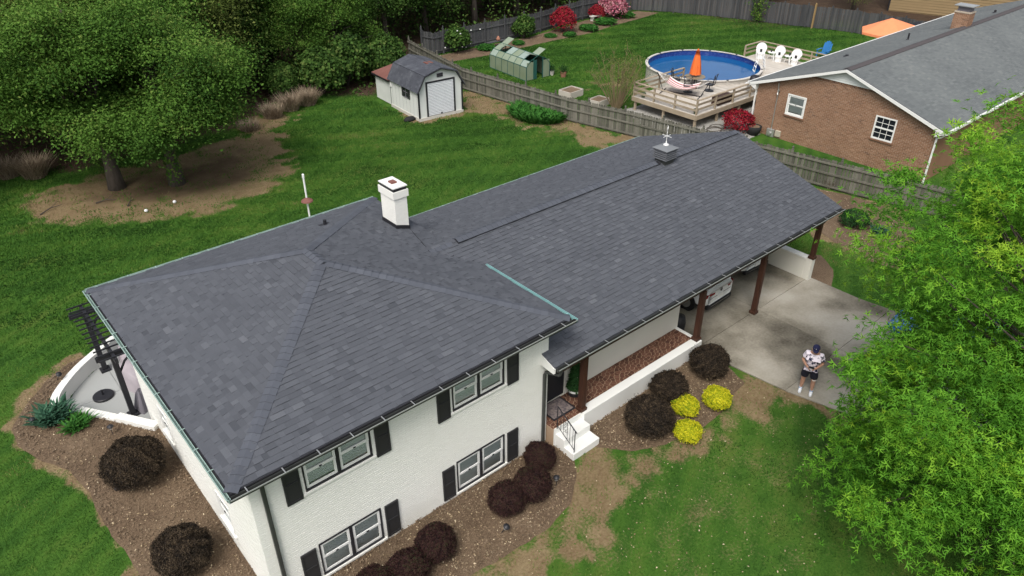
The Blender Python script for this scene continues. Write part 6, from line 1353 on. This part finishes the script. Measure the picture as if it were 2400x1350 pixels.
# woodland
protos = []
kinds = [('woodland_tree', 'dark green tree', FOL_D, (3.8, 3.8, 6.2), 6.3, .22, 61), ('woodland_tree', 'olive spring tree', FOL_S, (4.0, 4.0, 6.0), 6.4, .17, 62), ('woodland_tree', 'mid green maple', FOL_M, (4.1, 4.1, 5.6), 5.8, .20, 63), ('woodland_tree', 'tall dark tree', FOL_D, (3.4, 3.4, 7.5), 7.4, .21, 64), ('woodland_tree', 'pale budding tree', FOL_S, (3.6, 3.6, 6.4), 6.8, .15, 65)]
for nme, kd, mt, R_, cz_, ls_, sd_ in kinds:
    protos.append(tree(nme, '', (0, -400, 0), R_, cz_, 230, 1.0, 105 if mt is not FOL_S else 115, ls_, mt, sd_, cz_+R_[2]*.6, .26, 'oval', 'trees of the wood behind the back lawn', .4, -.9, .08, limbs=26))
WT = [  # x, y, kind, scale : edge of the wood first, then deeper rows
 (-3.2, 30.5, 2, .80, 'green woodland tree at the left picture edge beyond the lawn'), (.8, 33.5, 1, .95, 'olive budding tree behind the left maple'), (4.6, 35.2, 1, 1.0, 'tall olive tree standing behind the two maples'), (9.2, 32.8, 2, .92, 'green tree just right of the right maple, over the tan grasses'), (12.6, 36.5, 1, 1.0, 'yellow-green budding tree above the tan grass clumps'), (16.2, 38.5, 0, .85, 'dark leafy tree behind the tan grass clumps'),
 (19.5, 36.8, 2, .62, 'small bright green tree left of the shed lean-to'), (22.8, 37.2, 2, .72, 'fresh green tree right behind the shed'), (25.8, 41.5, 0, .85, 'dark tree behind the far end of the picket fence'), (29.6, 41.6, 3, .85, 'dark tree behind the left end of the dark fence'), (34.0, 42.5, 0, 1.0, 'dark tree over the dark fence behind the climbing rose'), (39.0, 42.2, 3, 1.0, 'dark tree over the dark fence left of the red azalea'), (44.5, 43.0, 0, 1.05, 'dark tree over the dark fence behind the red azalea'), (50.0, 43.5, 3, 1.0, 'dark tree over the dark fence behind the pink azalea'), (56.5, 43.0, 0, 1.0, 'dark tree beyond the corner of the two dark fences'),
 (67.2, 31.5, 2, .55, 'tree beyond the far fence left of the tan house'), (70.5, 24.0, 4, .6, 'budding tree with visible trunk beside the tan house corner')]
back = []
rr = random.Random(17)
for row, (y0, n_, x0, x1) in enumerate(((39.5, 9, -8, 26), (44.5, 12, -8, 58), (54, 12, -6, 74), (62, 12, -4, 84), (71, 12, 0, 92))):
    for k in range(n_): back.append((x0+(x1-x0)*(k+.5)/n_+rr.gauss(0, .9), y0+rr.gauss(0, 1.2)+ (2 if row else 0), rr.choice((0, 1, 3, 0, 2, 3, 4)), rr.uniform(.85, 1.2), None))
back += [(-9, 36, 0, .9, None), (-7, 44, 3, 1, None), (73, 36, 0, .8, None), (80, 30, 3, .8, None), (84, 22, 2, .8, None), (64, 40, 0, .9, None), (88, 14, 0, .9, None)]
used = set()
for (x, y, k, s, lab) in WT+back:
    if not inframe(np.array([[x, y, 6.]]), 1.25, 1.35)[0] and not inframe(np.array([[x, y, 1.]]), 1.25, 1.35)[0]: continue
    lab = lab or 'one of the trees deep in the dense wood, merging with its neighbours'; z = 0.
    sc = (s*rr.uniform(.9, 1.1), s*rr.uniform(.9, 1.1), s*rr.uniform(.92, 1.1))
    if k not in used: used.add(k); o = protos[k]; o.location = (x, y, z); o.rotation_euler = (0, 0, rr.uniform(0, 6.28)); o.scale = sc; o['label'] = lab
    else: dup(protos[k], (x, y, z), rr.uniform(0, 6.28), sc, lab)
# undergrowth along and inside the wood
rg = np.random.default_rng(77); n = 60000; x = rg.uniform(-12, 70, n); y = rg.uniform(24, 70, n); s = sdist(WOODS_P, x, y); k = (s > .2) & inframe(np.stack([x, y, np.zeros(n)], 1), 1.1, 1.2) & ~((x > 29) & (y < 37.9)) & (x < 56); x, y, s = x[k], y[k], s[k]
cl = fbm(x*.55, y*.55, 7, 3); k = cl > .40; x, y, cl, s = x[k], y[k], cl[k], s[k]; hgt_ = np.clip((cl-.38)*9, .2, 3.2)*sstep(.1, 1.8, s)
z = rg.random(len(x))*hgt_
linkmesh('undergrowth', leaves('undergrowth', np.stack([x, y, z], 1), rg.normal(size=(len(x), 3))*.5+(0, 0, .8), rg.uniform(.18, .36, len(x)), np.clip(rg.normal(.5, .2, len(x))+(cl-.5), 0, 1), FOL_D, rg), kind='stuff')
# evergreen shrubs between the lean-to and the wood
BV2 = ballbush_mesh(24, FOL_D, 5200, .12, lump=.45)
for k, (u, r, lab) in enumerate((((19.6, 33.6), 1.5, 'dark evergreen shrub left of the shed lean-to'), ((21.8, 34.2), 1.7, 'dark evergreen shrub directly behind the shed lean-to'), ((24.4, 33.6), 1.5, 'dark evergreen shrub between the shed and the fence end'), ((17.4, 34.6), 1.1, 'low dark shrub between the tan grasses and the shed'))): bush('evergreen_shrub', *u, r, BV2, lab, 'evergreen shrubs at the shed', 1.1, 'shrub', rz=k*1.3)
# ivy curtain on the far fence
rg = np.random.default_rng(5); P = np.stack([rg.normal(0, .30, 700), rg.normal(0, .5, 700), rg.uniform(.2, 2.7, 700)], 1); t = thing('hanging_vine', 'bright green vine hanging over the far dark fence', 'vine', (59.0, 26.9, 0)); P[:, 1] *= (.5+P[:, 2]*.3); linkmesh('foliage', leaves('foliage', P, rg.normal(size=P.shape)+(-.6, -.3, .4), rg.uniform(.12, .24, 700), rg.random(700), FOL_M, rg), t)
m = MB()
for k in range(5): a = k*.2-.4; m.tube([(59.0, 26.9+a, 0), (59.0, 26.9+a*1.3, 1.4), (59.05, 26.9+a*2, 2.6)], .02, 5)
m.build('stem', BARK, t)
# ivy at the right maple's foot
rg = np.random.default_rng(15); a = rg.uniform(0, 6.28, 500); zz2 = rg.uniform(0, 2.6, 500); P = np.stack([7.14+.36*np.cos(a), 25.4+.36*np.sin(a), zz2], 1); o = linkmesh('ivy', leaves('ivy', P, np.stack([np.cos(a), np.sin(a), np.full(500, .4)], 1), rg.uniform(.10, .2, 500), rg.random(500), FOL_M, rg)); tag(o, 'dark ivy climbing the trunk of the right maple', 'ivy')
# ---- bright young maple in front on the right
FT = (15.2, -9.5, 0)
rg = np.random.default_rng(101); ft = thing('foreground_maple', 'bright green maple with star-shaped leaves in front on the right over the driveway', 'tree', FT)
ca = crown_points(rg, 330, (5.3, 5.3, 5.0), (1.6, .3, 5.7), .60, 165, .38, -.85, .5, 101, .12); cb = crown_points(rg, 210, (4.4, 4.4, 2.7), (-1.4, .3, 3.5), .58, 165, .35, -.8, .5, 104, .12)
C_, P, N_, tint = (np.concatenate([a, b]) for a, b in zip(ca[:4], cb[:4]))
w_ = P+np.array(FT); kk = ~((w_[:, 1] > -5.7) & (w_[:, 0] < 16.2) & (w_[:, 2] < 5.2)); P, N_, tint = P[kk], N_[kk], tint[kk]
sz = rg.uniform(.11, .20, len(P)); od = np.argsort(np.linalg.norm(P+np.array(FT)-np.array(CAMP), axis=1)); vis = inframe(P+np.array(FT), 1., 1.)
pick = [i for i in od if vis[i]][:300]; msk = np.ones(len(P), bool); msk[pick] = False
linkmesh('crown', leaves('crown', P[msk], N_[msk], sz[msk], tint[msk], FOL_F, rg, 'palm'), ft, kind='stuff')
lm = [leaves('leaf', np.zeros((1, 3)), np.array([[0, 0, 1.]]), np.array([1.]), np.array([t]), FOL_F, rg, 'palm', np.array([[1., 0, 0]])) for t in (.2, .4, .6, .8)]
for i in pick:
    nn = Vector(N_[i]).normalized(); ax = Vector(rg.normal(size=3)); ax = (ax-nn*ax.dot(nn)).normalized(); M = Matrix((ax, nn.cross(ax), nn)).transposed()
    inst('leaf', lm[min(3, int(tint[i]*4))], ft, P[i], M, float(sz[i]))
linkmesh('trunk', trunk_mesh('trunk', random.Random(8), 8.6, .17, C_.tolist(), 0, (.3, .3), 60, stems=3), ft)
# small sapling beyond, by the fence end
tree('young_maple', 'smaller light green maple beyond the carport between the mulch bed and the brick house', (27.6, -4.6, 0), (2.0, 2.0, 2.2), 3.4, 85, .55, 150, .14, FOL_F, 111, 5.2, .10, 'palm', None, .4, -.7, .16)

# ------------------------------------------------------------------ cars
def loft(name, st, m, parent, smooth=True, bevel=0.):
    """st: list of (y, [(x,z)...]) half sections from bottom to top, mirrored"""
    mb = MB(); k = len(st[0][1])
    for y, s in st:
        for x, z in s: mb.v.append((x, y, z))
        for x, z in s[::-1]: mb.v.append((-x, y, z))
    w_ = 2*k
    for i in range(len(st)-1):
        for j in range(w_-1): mb.f.append((i*w_+j, i*w_+j+1, (i+1)*w_+j+1, (i+1)*w_+j)); mb.t.append(.5)
        mb.f.append((i*w_+w_-1, i*w_, (i+1)*w_, (i+1)*w_+w_-1)); mb.t.append(.5)
    mb.f.append(tuple(range(w_))); mb.t.append(.5); mb.f.append(tuple(range((len(st)-1)*w_, len(st)*w_))[::-1]); mb.t.append(.5)
    o = mb.build(name, m, parent, smooth, local=True); s = o.modifiers.new('s', 'SUBSURF'); s.levels = 2; s.render_levels = 2; return o
def car(lab, paint, L=4.6, Wd=1.84, H=1.62, suv=True, emblem=True, plate=True):
    """rear end at y=0, nose at y=L"""
    t = thing('parked_car', lab, 'car'); w = Wd/2; bl = .98 if suv else .88
    def sec(f, zb, zt_, k=1.): x = w*f; h_ = zt_-zb; return [(x*.86, zb), (x*.98, zb+.17*h_), (x*k, zb+.48*h_), (x*.985*k, zb+.84*h_), (x*.90, zt_)]
    loft('body', [(0.0, sec(.80, .42, bl-.05)), (.04, sec(.86, .36, bl-.01)), (.22, sec(.965, .28, bl)), (.9, sec(1., .24, bl+.01)), (1.9, sec(1., .24, bl)), (3.0, sec(1., .24, bl-.02)), (3.6, sec(.995, .24, bl-.04)), (L-.4, sec(.95, .27, bl-.14)), (L-.1, sec(.84, .34, bl-.24)), (L, sec(.72, .42, bl-.34))], paint, t)
    ru, rl = (.42, .12) if suv else (.95, .42); fu, fl_ = 2.55, 3.35
    cab = lambda f, z: [(w*.93*f, bl-.06), (w*.90*f, bl+.12), (w*.83*f, z-.16), (w*.76*f, z-.05), (w*.55*f, z)]
    loft('cabin', [(rl, [(w*.86, bl-.06), (w*.86, bl-.03), (w*.84, bl), (w*.8, bl+.02), (w*.6, bl+.03)]), (rl+.10, cab(.97, bl+.22)), (ru+.06, cab(1., H-.08)), (ru+.5, cab(1.01, H-.01)), (1.7, cab(1.02, H)), (fu-.3, cab(1.01, H-.03)), (fu, cab(.98, H-.10)), (fl_-.1, cab(.98, bl+.10)), (fl_, [(w*.86, bl-.08), (w*.86, bl-.05), (w*.84, bl-.02), (w*.8, bl), (w*.6, bl+.01)])], paint, t)
    g = MB(); g.add([(-w*.70, ru-.02, H-.20), (w*.70, ru-.02, H-.20), (w*.78, rl+.02, bl+.12), (-w*.78, rl+.02, bl+.12)], [(0, 1, 2, 3)]); g.v = [(x, y-.045, z+.02) for x, y, z in g.v]; g.build('rear_window', DGLASS, t, local=True)
    g = MB(); g.add([(-w*.68, fu+.02, H-.13), (w*.68, fu+.02, H-.13), (w*.8, fl_-.08, bl+.06), (-w*.8, fl_-.08, bl+.06)], [(0, 3, 2, 1)]); g.v = [(x, y+.05, z+.03) for x, y, z in g.v]; g.build('windscreen', DGLASS, t, local=True)
    for s in (-1, 1):
        for y0, y1 in ((ru+.30, 1.55), (1.62, fu+.1)):
            g = MB(); a, b = y0, y1; q = [(s*(w*.915+.012), a, bl+.08), (s*(w*.915+.012), b, bl+.08), (s*(w*.86+.012), b-(.18 if y1 > 2 else .02), H-.20), (s*(w*.86+.012), a+.08, H-.20)]; g.add(q, [(0, 1, 2, 3) if s > 0 else (3, 2, 1, 0)]); g.build('side_window', DGLASS, t, local=True)
        for y in (.80, L-.88):
            m = MB(); m.tube([(s*(w-.20), y, .34), (s*(w+.005), y, .34)], .34, 20); wh = m.build('wheel', RUBBER, t, local=True); m = MB(); m.tube([(s*(w-.02), y, .34), (s*(w+.012), y, .34)], .22, 16); m.build('rim', GALV, wh, local=True)
            m = MB(); m.tube([(s*(w-.24), y, .36), (s*(w+.001), y, .36)], .40, 20); m.build('wheel_arch', CARBL, t, local=True)
        m = MB(); m.add([(s*w*.40, -.008, bl-.10), (s*w*.86, .03, bl-.08), (s*(w*.985), .28, bl-.06), (s*(w*.985), .30, bl-.20), (s*w*.90, .05, bl-.24), (s*w*.46, -.012, bl-.18)], [(0, 1, 4, 5), (1, 2, 3, 4)] if s > 0 else [(5, 4, 1, 0), (4, 3, 2, 1)]); m.v = [(x*1.012, y-.02, z) for x, y, z in m.v]; m.build('tail_light', TAIL, t, local=True)
        m = MB(); m.lathe([(.0, -.09), (.08, -.06), (.1, 0), (.08, .06), (0, .09)], (s*(w+.10), fl_-.65, bl+.10), 8); m.build('mirror', paint, t, local=True)
        m = MB(); m.add([(s*w*.5, L-.03, bl-.34), (s*w*.84, L-.22, bl-.28), (s*w*.84, L-.2, bl-.40), (s*w*.5, L-.01, bl-.46)], [(0, 1, 2, 3) if s < 0 else (3, 2, 1, 0)]); m.v = [(x, y+.05, z+.06) for x, y, z in m.v]; m.build('headlight', CHROME, t, local=True)
    m = MB(); m.box(-w*.80, w*.80, -.035, .12, .24, .40); m.build('bumper_trim', CARBL, t, bevel=.03, local=True); m = MB(); m.box(-w*.62, w*.62, -.045, -.02, .34, .36); m.build('chrome_strip', CHROME, t, local=True)
    m = MB(); m.box(-w*.7, w*.7, -.006, .02, bl-.33, bl-.315); m.build('hatch_seam', CARBL, t, local=True)
    if plate: m = MB(); m.box(-.16, .16, -.028, -.004, bl-.45, bl-.30); pl_ = m.build('licence_plate', PLASTW, t, local=True)
    if emblem:
        m = MB(); c = Vector((0, -.025, bl-.13)); pts_ = [c+Vector((.058*cos(a), 0, .058*sin(a))) for a in np.linspace(0, 2*pi, 17)]; m.tube(pts_, .008, 5); X_ = lambda x, z: c+Vector((x, 0, z)); m.tube([X_(-.028, .05), X_(0, .004), X_(.028, .05)], .006, 4); m.tube([X_(-.048, .022), X_(-.022, -.048), X_(0, .0), X_(.022, -.048), X_(.048, .022)], .006, 4); m.build('emblem', CARBL, t, local=True)
    return t
c1_ = car('white SUV parked in the carport with its rear and red tail lights showing', CARW); c1_.location = (17.88, 1.22, .165); c1_.rotation_euler = (0, 0, radians(2))
c2_ = car('white car parked deeper in the carport beside the low wall, bumper just showing', CARW, H=1.48, suv=False); c2_.location = (20.95, 1.70, .165); c2_.rotation_euler = (0, 0, radians(-2))
c3_ = car('bright blue car on the driveway half hidden under the bright maple', CARB, 4.4, 1.80, 1.48, False); c3_.location = (21.7, -7.85, .16); c3_.rotation_euler = (0, 0, radians(4))
m = MB(); m.lathe([(.16, 0), (.22, .1), (.24, .5), (.2, .72), (.0, .78)], (15.55, 1.2, .16), 12); tag(m.build('black_bag', CARBL, None, True), 'black bagged object against the carport side wall behind the post', 'bag')

# ------------------------------------------------------------------ the man on the driveway
man = thing('person', 'man in navy cap, printed shirt and black shorts, head bowed over a controller', 'person', (0, 0, 0))
def skin(name, chain, edges, m, parent, lv=2, root=0):
    me = bpy.data.meshes.new(name); me.from_pydata([c[:3] for c in chain], edges, []); o = bpy.data.objects.new(name, me); COL.objects.link(o)
    sk = o.modifiers.new('skin', 'SKIN'); sk.use_smooth_shade = True
    for i, c in enumerate(chain): r = c[3]; me.skin_vertices[0].data[i].radius = (r, r) if not isinstance(r, tuple) else r
    me.skin_vertices[0].data[root].use_root = True
    o.modifiers.new('sub', 'SUBSURF').levels = lv; o.modifiers['sub'].render_levels = lv
    me.materials.append(m); o.parent = parent; return o
# faces -y; 1.76 m
B_ = [(0, .0, .93, .13), (0, 0, 1.10, .125), (0, .01, 1.28, .135), (0, .02, 1.42, .12), (0, -.01, 1.51, .062), (0, -.05, 1.57, .075), (0, -.075, 1.64, .098), (0, -.06, 1.71, .085),
      (-.11, 0, .88, .105), (-.14, .0, .52, .072), (-.145, .02, .32, .070), (-.15, .02, .09, .042), (.11, 0, .88, .105), (.15, -.03, .52, .072), (.16, -.02, .32, .070), (.17, -.02, .09, .042),
      (-.19, .02, 1.40, .065), (-.29, .03, 1.13, .047), (-.13, -.24, 1.09, .036), (-.09, -.29, 1.10, .030), (.19, .02, 1.40, .065), (.29, .03, 1.13, .047), (.13, -.24, 1.09, .036), (.09, -.29, 1.10, .030)]
E_ = [(0, 1), (1, 2), (2, 3), (3, 4), (4, 5), (5, 6), (6, 7), (0, 8), (8, 9), (9, 10), (10, 11), (0, 12), (12, 13), (13, 14), (14, 15), (3, 16), (16, 17), (17, 18), (18, 19), (3, 20), (20, 21), (21, 22), (22, 23)]
body = skin('body', B_, E_, SKIN, man)
hs_ = [(0, .01, .98, .20), (0, .0, 1.10, .195), (0, .01, 1.28, .215), (0, .02, 1.41, .185), (-.19, .02, 1.40, .105), (-.262, .03, 1.20, .098), (.19, .02, 1.40, .105), (.262, .03, 1.20, .098), (0, 0, .90, .20)]
skin('shirt', hs_, [(8, 0), (0, 1), (1, 2), (2, 3), (3, 4), (4, 5), (3, 6), (6, 7)], SHIRT, man, root=1)
skin('shorts', [(0, 0, .90, .175), (-.115, 0, .80, .135), (-.145, -.0, .54, .125), (.115, -.01, .80, .135), (.155, -.03, .54, .125), (0, 0, .98, .16)], [(5, 0), (0, 1), (1, 2), (0, 3), (3, 4)], SHORTS, man)
m = MB(); pl_ = [(-.065, .03), (-.045, .005), (-.005, -.008), (.085, .05), (.0, .018), (-.04, .018)]; m.extrude([(.165+x, -.168, .58+z) for x, z in pl_], (0, -.004, 0)); m.build('shorts_emblem', PLASTW, man, local=True)
# fingers and thumbs curled on the controller
for s in (-1, 1):
    for k in range(4):
        z0 = 1.115-.014*k; skin('finger', [(s*.085, -.30, z0, .012), (s*.070, -.335-.004*(k in (1, 2)), z0-.004, .010), (s*.050, -.345, z0-.012, .009), (s*.038, -.33, z0-.018, .008)], [(0, 1), (1, 2), (2, 3)], SKIN, body, 1)
    skin('thumb', [(s*.09, -.285, 1.125, .014), (s*.075, -.30, 1.15, .012), (s*.052, -.315, 1.152, .010)], [(0, 1), (1, 2)], SKIN, body, 1)
    m = MB(); m.lathe([(.012, -.02), (.018, 0), (.012, .02)], (s*.100, -.065, 1.635), 8); m.build('ear', SKIN, body, local=True)
    x, y = (-.15, .0) if s < 0 else (.17, -.03)
    sh = loft('shoe', [(y-.20, [(.02, .015), (.03, .02), (.032, .04), (.025, .055), (.01, .06)]), (y-.15, [(.04, .0), (.05, .01), (.052, .05), (.042, .08), (.015, .09)]), (y-.02, [(.04, .0), (.05, .01), (.05, .06), (.04, .11), (.02, .12)]), (y+.06, [(.035, .0), (.045, .01), (.047, .08), (.045, .15), (.035, .16)]), (y+.10, [(.02, .01), (.03, .02), (.03, .08), (.03, .13), (.02, .14)])], SHOE, man); sh.location = (x, 0, 0)
    m = MB(); m.lathe([(.052, 0), (.055, .05), (.05, .09)], (x, y+.045, .10), 12); m.build('sock', PLASTW, man, local=True); m = MB(); m.box(x-.047, x+.047, y-.06, y+.0, .098, .118); m.build('shoe_tongue', SHOEB, sh); 
m = MB(); m.lathe([(.105, -.03), (.108, .02), (.098, .07), (.065, .105), (.0, .118)], (0, -.055, 1.675), 20, sy=1.12); cap = m.build('cap', NAVY, man, True, local=True)
m = MB(); bm_ = [(-.085, -.14), (-.075, -.20), (-.04, -.245), (0, -.255), (.04, -.245), (.075, -.20), (.085, -.14)]; m.extrude([(x, y, 1.665+(y+.14)*.35) for x, y in bm_], (0, 0, .010)); m.build('cap_brim', NAVY, cap, local=True)
m = MB()
for k, w_ in enumerate((.018, .014, .018, .012, .016)): x = -.055+k*.026; m.obox((x, -.165+.012*abs(k-2), 1.715), (w_*.5, 0, 0), (0, .006, .0), (0, .0, .016))
m.build('cap_lettering', PLASTW, cap, local=True)
m = MB(); m.lathe([(.012, 0), (.018, -.02), (.010, -.03)], (0, -.175, 1.615), 6); m.build('nose', SKIN, body, local=True)
for s in (-1, 1): m = MB(); m.lathe([(0, -.008), (.010, 0), (0, .008)], (s*.034, -.160, 1.640), 8); m.build('eye', CARBL, body, local=True)
m = MB(); m.box(-.025, .025, -.158, -.152, 1.572, 1.580); m.build('mouth', TAIL, body, local=True)
man.location = (16.12, -3.32, .158); man.rotation_euler = (0, 0, radians(-67))
rc = thing('drone_controller', 'small grey controller held in both hands of the man', 'controller', (0, 0, 0)); m = MB(); m.box(-.085, .085, -.335, -.275, 1.105, 1.135); m.build('case', GALV, rc, bevel=.012, local=True); m = MB(); m.box(-.075, .075, -.36, -.34, 1.13, 1.20); m.build('phone', BLACK, rc, bevel=.005, local=True)
for s in (-1, 1): m = MB(); m.tube([(s*.045, -.30, 1.13), (s*.045, -.30, 1.155)], .007, 6); m.build('stick', BLACK, rc, local=True)
rc.location = man.location; rc.rotation_euler = man.rotation_euler

# ------------------------------------------------------------------ labels of the setting and of the loose ground cover
LAB = {'lawn': ('ground sheet under lawn, bare soil and woodland floor', 'ground'), 'driveway': ('stained grey concrete driveway and carport floor in jointed slabs', 'driveway'), 'patio': ('pale concrete patio floor sunk behind the white wall', 'patio'), 'gravel_bed': ('pale gravel under and beside the pool deck', 'gravel'),
 'lawn_grass': ('short grass blades of the lawns round the white house', 'grass'), 'back_lawn_grass': ('grass blades of the back lawn and the pool garden', 'grass'), 'lawn_litter': ('dry leaf specks on the thin front lawn', 'leaf litter'), 'undergrowth': ('dark leafy undergrowth in the wood', 'undergrowth')}
BL = ['brown mulch bed along the left wall and the patio', 'brown mulch bed under the front windows', 'brown mulch bed between the porch and the lawn', 'brown mulch bed right of the carport near the fence', 'small mulch patch at the carport end post', 'brown bark flower bed along the dark fence']
LL = ['pale dry leaves on the left wall bed', 'pale dry leaves on the front window bed', 'pale dry leaves on the porch bed', 'pale dry leaves on the bed right of the carport', 'pale dry leaves on the far flower bed']
CL = ['bark chips on the left wall bed', 'bark chips on the front window bed', 'bark chips on the porch bed']
cnt = {}
for o in list(COL.objects):
    if o.parent or o.type not in ('MESH', 'EMPTY'): continue
    b = o.name.split('.')[0]; i = cnt.get(b, 0)
    if b in LAB: o['label'], o['category'] = LAB[b]
    elif b in ('mulch_bed', 'fallen_leaves', 'bark_chips'):
        o['label'] = {'mulch_bed': BL, 'fallen_leaves': LL, 'bark_chips': CL}[b][i]; o['category'] = {'mulch_bed': 'mulch bed', 'fallen_leaves': 'leaf litter', 'bark_chips': 'bark chips'}[b]; cnt[b] = i+1
